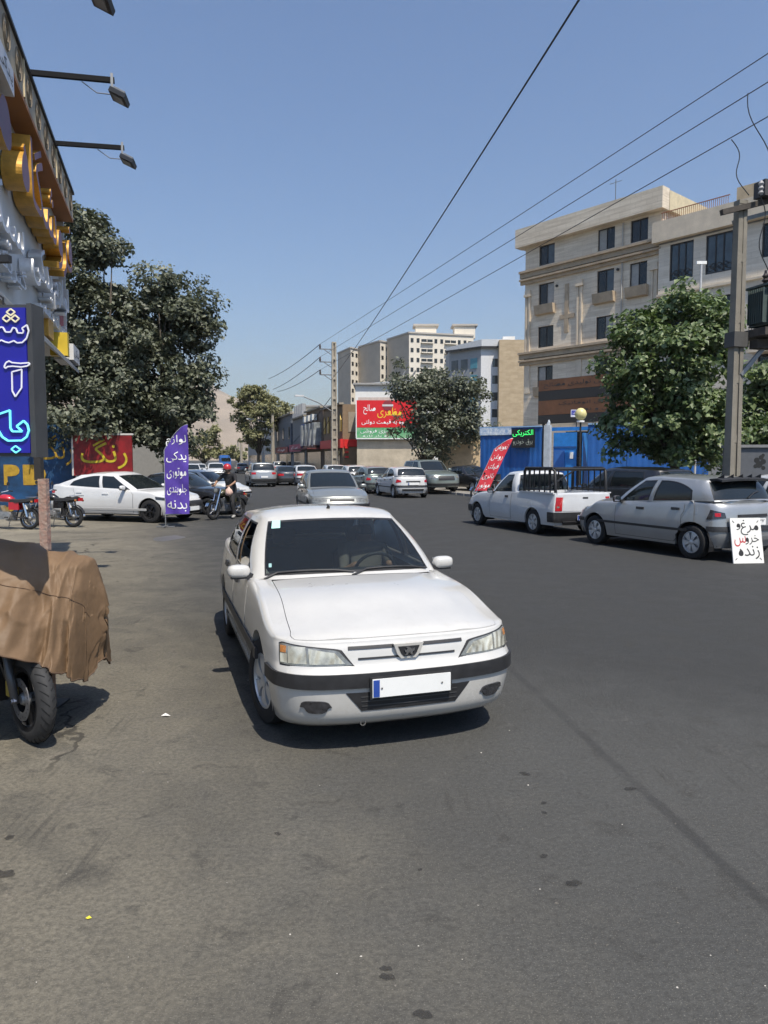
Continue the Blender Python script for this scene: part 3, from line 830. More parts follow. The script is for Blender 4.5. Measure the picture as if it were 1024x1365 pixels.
def tree(label, base, trunk_h, blobs, nclump, kleaf, lsize, lm, seed, trunk_r=.16, name='street_tree', group=None, droop=.35, spread=.34):
    """blobs: (dx, dy, z, rx, ry, rz, weight)"""
    rng = np.random.default_rng(seed); root = thing(name, label, 'tree', base, 0, group)
    W_ = np.array([b[6] for b in blobs]); W_ = W_ / W_.sum()
    C, BC = [], []
    nb_ = max(6, nclump // 7)
    for k in range(nb_):
        b = blobs[rng.choice(len(blobs), p=W_)]
        d = rng.normal(size=3); d /= np.linalg.norm(d); r = rng.uniform(.35, 1.0) ** .55
        r *= 1 + .16 * math.sin(d[0] * 5 + seed) * math.cos(d[2] * 6 + d[1] * 4)
        c0 = np.array((b[0] + d[0] * r * b[3], b[1] + d[1] * r * b[4], b[2] + d[2] * r * b[5])); br_ = spread * rng.uniform(1.1, 2.3)
        for q in range(7):
            C.append(c0 + np.clip(rng.normal(size=3), -1.5, 1.5) * np.array((br_, br_, br_ * .62))); BC.append(c0 - np.array((0, 0, .35)))
    C = np.array(C); BC = np.array(BC); ok = C[:, 2] > trunk_h * .55; C, BC = C[ok], BC[ok]
    n = len(C) * kleaf
    cen = np.repeat(C, kleaf, 0) + np.clip(rng.normal(size=(n, 3)), -1.7, 1.7) * np.array([spread, spread, spread * .7]) * rng.uniform(.45, 1.05, (len(C), 1)).repeat(kleaf, 0)
    ou = cen - np.repeat(BC, kleaf, 0); ou /= np.linalg.norm(ou, axis=1)[:, None] + 1e-6; nr = rng.normal(size=(n, 3)) * .5 + ou * .75 + np.array([0, 0, .45]); nr /= np.linalg.norm(nr, axis=1)[:, None]
    ax = rng.normal(size=(n, 3)); ax[:, 2] -= droop; ax -= nr * (ax * nr).sum(1)[:, None]; ax /= np.linalg.norm(ax, axis=1)[:, None]
    sd = np.cross(nr, ax); ls = lsize * rng.uniform(.45, 1.4, (n, 1))
    V = np.empty((n, 5, 3)); V[:, 0] = cen - ax * ls * .5; V[:, 1] = cen + sd * ls * .33 + nr * ls * .1 - ax * ls * .05; V[:, 2] = cen + ax * ls * .55 - nr * ls * .08; V[:, 3] = cen - sd * ls * .33 + nr * ls * .1 - ax * ls * .05; V[:, 4] = cen
    V = V.reshape(-1, 3)
    me = bpy.data.meshes.new('foliage'); nf = n * 2
    idx = np.arange(n) * 5
    F = np.stack([np.stack([idx, idx + 1, idx + 2, idx + 4], 1), np.stack([idx, idx + 4, idx + 2, idx + 3], 1)], 1).reshape(-1, 4)
    me.vertices.add(len(V)); me.vertices.foreach_set('co', V.ravel()); me.loops.add(nf * 4); me.loops.foreach_set('vertex_index', F.ravel().astype(np.int32))
    me.polygons.add(nf); me.polygons.foreach_set('loop_start', np.arange(nf, dtype=np.int32) * 4)
    me.update(); me.validate(); me.materials.append(lm)
    o = link('crown', me, root); o['kind'] = 'stuff'
    top = Vector((blobs[0][0] * .4, blobs[0][1] * .4, trunk_h)); tr = MB()
    pts = [Vector((0, 0, -.05)), Vector((.03, .02, trunk_h * .35)), Vector((top.x * .5 - .04, top.y * .5, trunk_h * .7)), top]
    tr.tube(pts, [trunk_r * 1.25, trunk_r, trunk_r * .9, trunk_r * .75], 10)
    part('trunk', tr, BARK, root, True)
    br = MB(); sel = rng.choice(len(C), min(len(C), 22), replace=False)
    for i in sel:
        e = Vector(C[i]); m = top.lerp(e, .5) + Vector((rng.normal() * .15, rng.normal() * .15, .25)); br.tube([top - Vector((0, 0, rng.uniform(0, trunk_h * .35))), m, e], [trunk_r * .38, trunk_r * .22, .015], 5)
    part('limbs', br, BARK, root, True)['kind'] = 'stuff'
    return root
LM1 = leaf_mat('dusty mulberry leaves', (.048, .058, .033), (.175, .19, .125), .52)
LM2 = leaf_mat('green mulberry leaves', (.045, .082, .022), (.20, .255, .11), .5)
LM3 = leaf_mat('olive leaves far', (.12, .125, .05), (.30, .29, .14), .65)
def up(u, v, Y): return at(u, v, Y)
B = at(150, 613, 26); B.z = 0
def blob(base, u, v, ru, rv, Y, w=1., ry=None):
    p = at(u, v, Y); a = ru / 960 * Y
    return (p.x - base.x, p.y - base.y, p.z, a, ry or a * .8, rv / 960 * Y, w)
B = at(118, 613, 26); B.z = 0
tree('tall dense dusty green tree behind the white parked sedan, left of the pair', B, 2.2, [blob(B, 124, 410, 46, 120, 26, 3), blob(B, 117, 302, 28, 46, 26, 1.0), blob(B, 112, 520, 58, 85, 26, 2.6), blob(B, 70, 480, 35, 85, 26.5, .9)], 500, 92, .16, LM1, 11, .2, spread=.27, group='roadside trees on the left')
B = at(228, 613, 27); B.z = 0
tree('broad dusty green tree behind the purple flag, right of the pair', B, 2.2, [blob(B, 222, 465, 54, 84, 27, 3), blob(B, 212, 388, 28, 34, 27, .6), blob(B, 218, 556, 54, 52, 27, 2.4), blob(B, 260, 425, 20, 24, 27, .4), blob(B, 172, 490, 38, 95, 27, 1.2)], 540, 92, .16, LM1, 12, .18, spread=.27, group='roadside trees on the left')
B = at(905, 613, 24.5); B.z = 0.11
tree('leafy bright green tree beside the concrete transformer pole', B, 2.1, [blob(B, 890, 505, 74, 90, 24.5, 3), blob(B, 902, 425, 55, 42, 24.5, .8), blob(B, 940, 430, 26, 52, 24.5, .5), blob(B, 888, 575, 70, 36, 24.5, 1.2), blob(B, 930, 590, 40, 40, 24.2, .6), blob(B, 962, 585, 24, 26, 19.2, .3, .5)], 400, 84, .19, LM2, 13, .17, spread=.27, group='roadside trees on the right')
B = at(1035, 613, 26); B.z = .11
tree('leafy tree cut off at the right edge beyond the pole', B, 2., [blob(B, 1035, 560, 42, 75, 26, 2), blob(B, 1045, 500, 24, 30, 26, .5)], 170, 52, .24, LM2, 14, .14, group='roadside trees on the right')
B = at(560, 613, 46); B.z = .11
tree('dark round tree in front of the red and green billboard', B, 1.8, [blob(B, 578, 555, 46, 55, 46, 3), blob(B, 552, 515, 20, 26, 46, .5), blob(B, 620, 520, 22, 26, 46, .5), blob(B, 610, 575, 44, 28, 46, 1), blob(B, 655, 550, 22, 9, 46, .25)], 340, 60, .20, LM1, 15, .17, group='roadside trees on the right')
B = at(345, 613, 98); B.z = 0
tree('tall olive green tree far down the street in front of the mountain', B, 3, [blob(B, 345, 555, 34, 42, 98, 3), blob(B, 348, 525, 18, 20, 98, .7), blob(B, 325, 560, 20, 30, 98, .8), blob(B, 371, 545, 12, 25, 98, .4)], 380, 50, .32, LM3, 16, .25, group='far street trees')
B = at(272, 613, 95); B.z = 0
tree('low bushy tree far down the street right of the purple flag', B, 1.6, [blob(B, 272, 592, 22, 15, 95, 2), blob(B, 283, 582, 9, 9, 95, .4)], 110, 36, .36, LM3, 17, .14, group='far street trees')
B = at(318, 613, 150); B.z = 0
tree('small hazy tree at the end of the street', B, 1.8, [blob(B, 318, 602, 16, 10, 150, 2)], 60, 34, .5, LM3, 18, .14, group='far street trees')
B = at(296, 613, 170); B.z = 0
tree('pale small tree between the far poles at the street end', B, 1.8, [blob(B, 296, 604, 12, 8, 170, 2)], 50, 30, .5, LM3, 19, .14, group='far street trees')

# ------------------------------------------------------------------ building helpers
def frame_root(name, label, cat, A, ang, group=None):
    """local x runs along the front from its left end, local -y is out of the front, z up"""
    return thing(name, label, cat, A, ang, group)
def holed_wall(L0, L1, z0, z1, holes, y=0., dep=.2):
    xs = sorted({L0, L1, *[h[0] for h in holes], *[h[1] for h in holes]}); zs = sorted({z0, z1, *[h[2] for h in holes], *[h[3] for h in holes]})
    mb = MB()
    for i in range(len(xs) - 1):
        for j in range(len(zs) - 1):
            cx, cz = (xs[i] + xs[i + 1]) / 2, (zs[j] + zs[j + 1]) / 2
            if any(h[0] < cx < h[1] and h[2] < cz < h[3] for h in holes): continue
            mb.add([(xs[i], y, zs[j]), (xs[i + 1], y, zs[j]), (xs[i + 1], y, zs[j + 1]), (xs[i], y, zs[j + 1])], [(0, 1, 2, 3)])
    for a, b, c, d in holes:
        mb.add([(a, y, c), (b, y, c), (b, y, d), (a, y, d), (a, y + dep, c), (b, y + dep, c), (b, y + dep, d), (a, y + dep, d)], [(0, 1, 5, 4), (1, 2, 6, 5), (2, 3, 7, 6), (3, 0, 4, 7)])
    return mb
BFR = mat('dark window frame', (.02, .02, .022), .5)
PANE = mat('building glass', (.05, .065, .075), .05, var=.35, scale=1.2, spec=.8)
PANED = mat('dark room glass', (.014, .016, .018), .08, var=.3, scale=1.2, spec=.6)
CURT = mat('curtain behind glass', (.32, .31, .29), .3, var=.2, scale=3)
def window(root, x0, x1, z0, z1, n=2, y=.12, fr=.06, panes=None, fm=None):
    f = MB(); f.box(((x0 + x1) / 2, y, z0 + fr / 2), (x1 - x0, .07, fr)); f.box(((x0 + x1) / 2, y, z1 - fr / 2), (x1 - x0, .07, fr))
    f.box((x0 + fr / 2, y, (z0 + z1) / 2), (fr, .07, z1 - z0 - 2 * fr)); f.box((x1 - fr / 2, y, (z0 + z1) / 2), (fr, .07, z1 - z0 - 2 * fr))
    w = (x1 - x0 - 2 * fr) / n
    for i in range(1, n): f.box((x0 + fr + w * i, y, (z0 + z1) / 2), (fr * .9, .066, z1 - z0 - 2 * fr))
    o = part('window', f, fm or BFR, root)
    for i in range(n):
        a, b = x0 + fr + w * i + (.5 * fr * .9 if i else 0), x0 + fr + w * (i + 1) - (.5 * fr * .9 if i < n - 1 else 0)
        m = panes[i % len(panes)] if panes else PANE
        part('pane', MB().box(((a + b) / 2, y + .012, (z0 + z1) / 2), (b - a, .012, z1 - z0 - 2 * fr)), m, o)
    return o
def stone_mat(name, c1, c2, joint, bw=.8, bh=.35, streak=(.5, 1, 7)):
    m = bpy.data.materials.new(name); m.use_nodes = True; nt = m.node_tree; N, L = nt.nodes, nt.links; b = N['Principled BSDF']; b.inputs['Roughness'].default_value = .7
    tc = N.new('ShaderNodeTexCoord'); mp = N.new('ShaderNodeMapping'); mp.inputs['Scale'].default_value = streak; L.new(tc.outputs['Object'], mp.inputs[0])
    n = N.new('ShaderNodeTexNoise'); n.inputs['Scale'].default_value = .8; n.inputs['Detail'].default_value = 8; n.inputs['Roughness'].default_value = .68; L.new(mp.outputs[0], n.inputs[0])
    r = N.new('ShaderNodeValToRGB'); r.color_ramp.elements[0].color, r.color_ramp.elements[1].color = (*c1, 1), (*c2, 1); r.color_ramp.elements[0].position, r.color_ramp.elements[1].position = .36, .64
    L.new(n.outputs['Fac'], r.inputs[0])
    sp = N.new('ShaderNodeSeparateXYZ'); L.new(tc.outputs['Object'], sp.inputs[0]); cb = N.new('ShaderNodeCombineXYZ')
    ad = N.new('ShaderNodeMath'); ad.operation = 'ADD'; L.new(sp.outputs[0], ad.inputs[0]); L.new(sp.outputs[1], ad.inputs[1])
    L.new(ad.outputs[0], cb.inputs[0]); L.new(sp.outputs[2], cb.inputs[1])
    k = N.new('ShaderNodeTexBrick'); k.inputs['Color1'].default_value = (1, 1, 1, 1); k.inputs['Color2'].default_value = (.88, .87, .86, 1); k.inputs['Mortar'].default_value = (*joint, 1)
    k.inputs['Scale'].default_value = 1; k.inputs['Brick Width'].default_value = bw; k.inputs['Row Height'].default_value = bh; k.inputs['Mortar Size'].default_value = .012
    L.new(cb.outputs[0], k.inputs['Vector'])
    mx = N.new('ShaderNodeMix'); mx.data_type = 'RGBA'; mx.blend_type = 'MULTIPLY'; mx.inputs[0].default_value = .9; L.new(r.outputs[0], mx.inputs[6]); L.new(k.outputs[0], mx.inputs[7]); L.new(mx.outputs[2], b.inputs['Base Color'])
    return m

# ------------------------------------------------------------------ the travertine apartment building
TRAV = stone_mat('travertine cladding', (.60, .51, .39), (.80, .71, .575), (.75, .73, .71))
TRAV2 = mat('smooth travertine trim', (.62, .53, .41), .7, var=.16, scale=1.2)
TRAVD = mat('brown stone band', (.40, .315, .22), .7, var=.2, scale=1.5)
FD = Vector((.65, -.76, 0)); ANG = math.atan2(-.76, .65)
STEELX = mat('antenna steel', (.2, .2, .2), .5, .5)
def apartment():
    A = at(697, 613, 58); A.z = 0
    r = frame_root('apartment_building', 'beige travertine apartment building with sill boxes and an overhanging parapet', 'building', A, ANG)
    L = 11.4; H = 18.5
    holes = []
    for z0, z1 in ((16.8, 18.3), (13.75, 15.4), (10.55, 12.15), (7.5, 9.1)):
        for x0, x1 in ((1.32, 2.76), (6.5, 7.88), (9.1, 10.4)): holes.append((x0, x1, z0, z1))
    holes.append((.3, 1.9, 1.2, 4.3))
    mb = holed_wall(0, L, 0, H, holes, 0, .22)
    mb.add([(0, 0, 0), (0, 13, 0), (0, 13, H), (0, 0, H)], [(0, 1, 2, 3)])
    mb.add([(L, 0, 0), (L, 13, 0), (L, 13, H), (L, 0, H)], [(0, 1, 2, 3)]); mb.add([(0, 13, 0), (L, 13, 0), (L, 13, H), (0, 13, H)], [(0, 1, 2, 3)])
    part('wall', mb, TRAV, r)
    for i, h in enumerate(holes[:-1]): window(r, *h, n=2, panes=[(PANED, PANE), (CURT, PANED), (PANED, PANED), (PANED, CURT)][i % 4], y=.14)
    part('dark_opening', MB().box((1.1, .3, 2.75), (1.6, .1, 3.1)), PANED, r)
    p = MB(); p.box((L / 2 - .15, -.12, 19.15), (L + .9, .9, 1.4)); part('parapet', p, TRAV, r)
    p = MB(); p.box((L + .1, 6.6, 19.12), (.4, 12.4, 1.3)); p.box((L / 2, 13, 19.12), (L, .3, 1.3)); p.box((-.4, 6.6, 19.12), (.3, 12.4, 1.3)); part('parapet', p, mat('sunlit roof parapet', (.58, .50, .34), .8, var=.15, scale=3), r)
    p = MB(); p.box((L * .58, .05, 19.9), (L * .84, .66, .12)); part('parapet_coping', p, mat('coping tin', (.22, .215, .2), .6), r)
    part('roof', MB().box((L / 2, 6.5, 18.55), (L, 13, .1)), mat('roof felt', (.2, .2, .2), .9), r)
    for zc, nm in ((16.15, 'cornice'), (9.85, 'cornice')):
        c = MB()
        for dz, dp, hh in ((.38, .42, .16), (.12, .26, .36), (-.22, .36, .14), (-.42, .18, .24)): c.box((L / 2 - .1, -dp / 2 + .002, zc + dz), (L + .5, dp, hh))
        part(nm, c, TRAVD, r)
    for z0 in (13.75, 10.55, 7.5):
        for x0, x1 in ((1.32, 2.76), (6.5, 7.88), (9.1, 10.4)):
            if z0 == 10.55: continue
            s = MB(); s.add([(x0 - .15, .01, z0), (x1 + .15, .01, z0), (x1 + .15, -.42, z0), (x0 - .15, -.42, z0), (x0 - .15, .01, z0 - .75), (x1 + .15, .01, z0 - .75), (x1 + .15, -.3, z0 - .68), (x0 - .15, -.3, z0 - .68)],
                            [(0, 1, 2, 3), (4, 7, 6, 5), (3, 2, 6, 7), (0, 3, 7, 4), (1, 5, 6, 2)]); part('sill_box', s, TRAVD, r)
    for x in (.35, 5.1, 11.0):                       # fluted pilasters with a capital
        pl = MB(); pl.box((x - .16, -.06, 12.6), (.13, .13, 4.9)); pl.box((x + .16, -.06, 12.6), (.13, .13, 4.9)); pl.box((x, -.03, 12.6), (.16, .06, 4.9)); pl.box((x, -.1, 14.7), (.62, .26, .18)); pl.box((x, -.08, 14.95), (.5, .2, .3))
        pl.box((x, -.04, 8.2), (.5, .1, 2.2)); part('pilaster', pl, TRAV2, r)
    part('drain_pipe', MB().tube([(8.55, -.08, 18.3), (8.55, -.08, 4)], .05, 6), mat('pipe grey', (.42, .4, .36), .6), r)
    for x, y, s_ in ((2.5, 3, 1.0), (5.4, 4, 1.2), (8.6, 2.6, .9)): part('roof_cooler', MB().box((x, y, 19.1 + s_ / 2), (s_ * 1.1, s_, s_ * 1.5)), mat('cooler tin', (.55, .55, .52), .5, var=.2), r)
    part('antenna', MB().tube([(6.6, 2, 18.6), (6.6, 2, 22.3)], .03, 5).tube([(6.1, 2, 22.1), (7.1, 2, 22.1)], .02, 4), STEELX, r)
    for x, z in ((3.05, 15.0), (8.2, 11.9), (10.7, 12.0), (8.2, 15.2)): part('wall_vent', MB().lathe([(0, -.12), (.09, -.12), (.1, 0)], 10, 'Y', c=(x, 0, z)), BFR, r)
    cr_ = MB(); cr_.box((3.95, -.03, 13.2), (.34, .08, 3.6)); cr_.box((4.0, -.032, 12.6), (1.3, .083, .3)); part('stone_relief', cr_, TRAVD, r)
    return r
apartment()

def terrace_block():
    A = at(697, 613, 58) + FD * 11.42 + Vector((-.76, -.65, 0)) * .35; A.z = 0
    r = frame_root('apartment_block', 'pale stone apartment block with wide dark framed windows behind the transformer pole', 'building', A, ANG)
    o = 11.42; L = 12.5; H = 16.1
    hs = [(12.2 - o, 13.8 - o, 13.6, 15.95), (14.6 - o, 16.3 - o, 13.55, 15.97), (18 - o, 18.7 - o, 13.9, 15.9), (12.2 - o, 13.8 - o, 9.9, 12.1), (14.6 - o, 16.3 - o, 9.9, 12.1), (17.8 - o, 19.5 - o, 9.6, 12.0), (20.2 - o, 21.6 - o, 13.6, 15.9), (18 - o, 20 - o, 5.6, 8.2), (12.2 - o, 13.8 - o, 6.4, 8.6)]
    mb = holed_wall(0, L, 0, H, hs, 0, .25)
    mb.add([(0, 0, 0), (0, 1, 0), (0, 1, H), (0, 0, H)], [(0, 1, 2, 3)]); mb.add([(L, 0, 0), (L, 12, 0), (L, 12, H), (L, 0, H)], [(0, 1, 2, 3)])
    part('wall', mb, stone_mat('pale travertine', (.62, .55, .45), (.78, .71, .60), (.8, .79, .77)), r)
    part('roof', MB().box((L / 2, 6, H + .02), (L, 12, .1)), MATS['roof felt'], r)
    for i, h in enumerate(hs):
        w = window(r, *h, n=3 if h[1] - h[0] > 1.2 else 1, y=.12, panes=[PANE, PANE, PANE] if i < 2 else [PANED, PANE], fr=.09)
        if i in (0, 1):                                   # scrolled window guard
            g = MB()
            for k in range(7):
                c = Vector((lerp(h[0] + .25, h[1] - .25, k / 6), .06, h[2] + .35 + .12 * (k % 2)))
                g.tube([c + Vector((.17 * math.cos(t), 0, .17 * math.sin(t))) for t in lin(0, 5.4, 12)], .018, 4)
            part('window_guard', g, BFR, w)
    p = MB(); p.box((L / 2 - .1, -.16, H + .75), (L + .4, .5, 1.32)); part('parapet', p, TRAV2, r)
    p = MB(); p.box((L / 2, -.1, 9.2), (L, .24, .22)); p.box((L / 2, -.1, 12.75), (L, .16, .14)); part('cornice', p, TRAV2, r)
    g = MB()
    for k in range(34): g.box((.15 + k * .13, .1, H + 1.75), (.025, .025, .62))
    g.box((2.3, .1, H + 2.07), (4.5, .05, .05)); part('roof_railing', g, mat('rusty railing', (.30, .13, .07), .8), r)
    pb = MB(); pb.box((6.0, 7.8, 18.2), (6.5, 5.5, 4.1)); o_ = part('stair_tower', pb, mat('bare plaster', (.50, .40, .27), .9, var=.2, scale=1.2), r)
    part('brick_infill', MB().box((9.26, 7.8, 18.6), (.04, 3.2, 1.6)), mat('orange brickwork', (.42, .2, .12), .9, var=.2, scale=5), r)
    b = MB(); b.box((8.2, -.6, 8.35), (3.6, 1.2, .3))
    part('balcony', b, TRAV2, r)
    g = MB()
    for k in range(24): g.box((6.5 + k * .148, -1.16, 9.1), (.03, .03, 1.2))
    g.box((8.2, -1.16, 9.7), (3.5, .05, .05)); part('balcony_railing', g, BFR, r)
    return r
terrace_block()
_pv = at(935, 352, 30); o = thing('roof_vent', 'thin white vent pipe rising above the bright green tree', 'pipe', (_pv.x, 30, 0))
part('pipe', MB().tube([(0, 0, .1), (0, 0, _pv.z)], .045, 8), mat('vent grey', (.5, .5, .5), .5), o); part('cap', MB().box((0, 0, _pv.z + .05), (.4, .1, .12)), mat('vent white', (.8, .8, .78), .5), o)

# ------------------------------------------------------------------ blue compound on the right
BLUE = mat('blue sheet paint', (.010, .085, .30), .5, var=.2, scale=1.4)
def ribbed(x0, x1, z0, z1, y=0, pitch=.3, d=.014):
    mb = MB(); P = [[], []]
    n = int((x1 - x0) / pitch) * 4
    for i in range(n + 1):
        x = lerp(x0, x1, i / n); yy = y - (d if (i // 2) % 2 else 0); P[0].append(Vector((x, yy, z0))); P[1].append(Vector((x, yy, z1)))
    return mb.grid(P)
def blue_wall(name, label, u0, u1, vtop, Y0, Y1, panel=2.2):
    a, b = at(u0, 613, Y0), at(u1, 613, Y1); a.z = b.z = .1; d = b - a; L = Vector((d.x, d.y, 0)).length; z1 = at(u0, vtop, Y0).z - .1
    r = thing(name, label, 'wall', a, math.atan2(d.y, d.x))
    n = max(1, round(L / panel)); w = L / n
    me = ribbed(.02, w - .02, 0, z1).mesh('sheet_panel', BLUE)
    for i in range(n): link('sheet_panel', me, r, (i * w, 0, 0))
    k = MB()
    k.box((L / 2, -.02, z1 + .03), (L, .12, .07)); part('top_rail', k, mat('pale blue rail', (.25, .40, .60), .5), r)
    part('back_sheet', MB().box((L / 2, .05, z1 / 2), (L, .03, z1)), BLUE, r)
    return r, L, z1
blue_wall('blue_wall', 'blue corrugated sheet wall behind the black estate car, right of the gate', 783, 945, 566, 38.5, 37.0)
rw_, L_, z_ = blue_wall('blue_shed_front', 'blue sheet shed front carrying the green lit sign, left of the gate', 640, 722, 571, 42, 40)
part('white_fascia', MB().box((L_ * .26, -.05, z_ - .2), (L_ * .52, .06, .42)), mat('flaking white paint', (.62, .63, .62), .7, var=.25, scale=6, var2=(.1, .25, .5)), rw_)
ls = thing('led_sign', 'small black sign with green lit lettering on the blue shed', 'sign', at(681, 597, 40.9) + Vector((0, -.25, 0)), math.atan2((at(722, 613, 40) - at(640, 613, 42)).y, (at(722, 613, 40) - at(640, 613, 42)).x))
part('panel', MB().box((.68, 0, .52), (1.36, .1, 1.04)), mat('sign black', (.012, .012, .014), .4), ls)
text_part('الکتریکی', mat('green led', (.05, .5, .1), .5, emit=(.05, 1, .2), estr=1.1), ls, (.68, -.055, .80), (math.pi / 2, 0, 0), w=1.2, h=.38, bold=.03)
text_part('برق خودرو', mat('sign dull grey', (.3, .32, .27), .6), ls, (.68, -.055, .3), (math.pi / 2, 0, 0), w=1.15, h=.34, bold=.01)
def gate():
    a = at(722, 613, 40); a.z = 0.1; b = at(783, 613, 38.6); d = b - a
    r = thing('blue_gate', 'bright blue sheet metal gate standing open beside a white post', 'gate', a, math.atan2(d.y, d.x)); L = math.hypot(d.x, d.y)
    lb = mat('bright blue gate paint', (.02, .19, .55), .45, var=.15)
    part('gate_leaf', MB().box((1.15, .5, 1.65), (1.3, .06, 3.2)), lb, r); part('gate_leaf', MB().box((L - .3, 1.2, 1.6), (.06, 2.2, 3.2)), lb, r)
    part('gate_rail', MB().box((1.15, .455, 2.45), (1.3, .05, .08)), mat('gate dark rail', (.02, .08, .25), .5), r)
    part('wicket_door', MB().box((.85, .44, 1.2), (.6, .05, 2.2)), mat('wicket blue', (.03, .13, .42), .5), r); part('meter_box', MB().box((1.55, .42, 2.0), (.16, .1, .36)), mat('meter white', (.75, .75, .73), .5), r)
    part('post', MB().box((.3, .1, 1.8), (.34, .3, 3.7)), mat('white gate post', (.42, .46, .5), .7, var=.15), r)
    part('post_spike', MB().tube([(.3, .1, 3.6), (.36, .1, 3.82), (.35, .1, 3.95)], [.12, .08, .03], 8), MATS['white gate post'], r)
    part('lintel', MB().box((L / 2, .6, 3.45), (L, .12, .2)), lb, r); part('dark_inside', MB().box((L - 1, 3.2, 1.7), (2.6, .1, 3.4)), PANED, r)
gate()
bb = thing('billboard', 'large brown and black billboard with dark lettering in front of the apartment building', 'billboard', at(716, 613, 52) * 1, ANG); bb.location.z = 0
_L = 8.6
part('frame', MB().box((_L / 2, .1, 5.95), (_L, .12, 3.1)).box((.3, .3, 2.9), (.15, .15, 5.8)).box((_L - .3, .3, 2.9), (.15, .15, 5.8)), BFR, bb)
_bm = mat('brown board', (.17, .075, .035), .55, var=.25, scale=1); _bk = mat('board black', (.03, .028, .027), .5)
for z0, z1, m in ((6.72, 7.48, _bm), (6.05, 6.70, _bk), (5.02, 6.03, _bm), (4.42, 5.0, _bk)): part('board_band', MB().box((_L / 2, .015, (z0 + z1) / 2), (_L - .1, .05, z1 - z0)), m, bb)
for s, x, z, w, h in (('گروه صنعتی تولیدی مصالح', 4.2, 7.1, 7.4, .5), ('درب های اتوماتیک', 4.6, 5.75, 5.6, .3), ('فروش و نصب', 4.9, 5.28, 4.2, .3)): text_part(s, _bk, bb, (x, -.014, z), (math.pi / 2, 0, 0), w=w, h=h, bold=.02)
_p = at(777, 552, 38); g = thing('globe_lamp', 'yellowish globe lamp on a short post above the blue wall', 'lamp', (_p.x, 38.4, .1))
part('post', MB().tube([(0, 0, 0), (0, 0, _p.z - .5)], .05, 8), BFR, g); part('globe', MB().lathe([(.01, -.33), (.12, -.31), (.25, -.2), (.32, 0), (.25, .2), (.12, .31), (.01, .33)], 20, c=(0, 0, _p.z + .02 - .1)), mat('yellowed globe', (.62, .55, .25), .35), g, True); part('collar', MB().lathe([(.0, 0), (.2, 0), (.2, .08), (.1, .1)], 16, c=(0, 0, _p.z - .5)), mat('lamp white', (.75, .75, .73), .5), g)
_p = at(769, 551, 40); g = thing('small_sign', 'small blue and white sign below the brown billboard', 'sign', (_p.x, 40, .1))
part('panel', MB().box((0, 0, _p.z - .1), (.66, .04, .4)), mat('pale panel', (.6, .6, .66), .5), g); part('blue_field', MB().box((0, -.025, _p.z - .06), (.6, .01, .24)), mat('sign blue', (.05, .06, .32), .5), g); part('post', MB().tube([(0, .05, 0), (0, .05, _p.z)], .03, 6), BFR, g); text_part('خیابان', mat('sign white', (.8, .8, .8), .5), g, (0, -.032, _p.z - .06), (math.pi / 2, 0, 0), w=.46, h=.14)
# beige wall behind the dark cars, kiosk at the far right
bw = thing('garden_wall', 'sand coloured plaster wall behind the grey cars and the dark tree', 'wall', at(588, 613, 48).xy.to_3d(), 0)
part('wall', MB().box((1.6, 0, 1.7), (3.6, .25, 3.4)), mat('sand plaster', (.50, .38, .24), .9, var=.2, scale=2, bump=.3), bw); part('coping', MB().box((1.6, 0, 3.44), (3.8, .35, .09)), mat('coping grey', (.3, .29, .27), .9), bw)
_a = at(982, 624, 20.6); k = thing('utility_cabinet', 'grey metal utility cabinet with a dark tree emblem at the right edge', 'cabinet', (_a.x, 20.6, 0), -.06)
_g = mat('cabinet grey', (.10, .105, .115), .5, var=.12)
part('box', MB().box((1.2, .5, 1.15), (2.4, 1.0, 2.1)), _g, k); part('lid', MB().box((1.2, .48, 2.24), (2.5, 1.1, .08)), mat('cabinet lid', (.2, .2, .2), .6), k)
part('door', MB().box((1.85, -.02, 1.2), (1.0, .03, 1.8)), _g, k); part('base', MB().box((1.2, .5, .06), (2.3, .9, .12)), conc('kerb concrete', (.3, .285, .26)), k)
em = MB()
for dx, dz, rr in ((.0, 0, .10), (.11, .08, .08), (-.07, .12, .08), (.05, .2, .07), (.12, -.1, .06), (-.1, -.05, .06), (.1, .26, .05)): em.add([(.62 + dx + rr * math.cos(t), -.004 - .0005 * rr, 1.72 + dz + rr * math.sin(t)) for t in lin(0, 5.6, 9)], [tuple(range(9))])
part('emblem', em, mat('emblem black', (.015, .015, .015), .6), k)['kind'] = 'stuff'
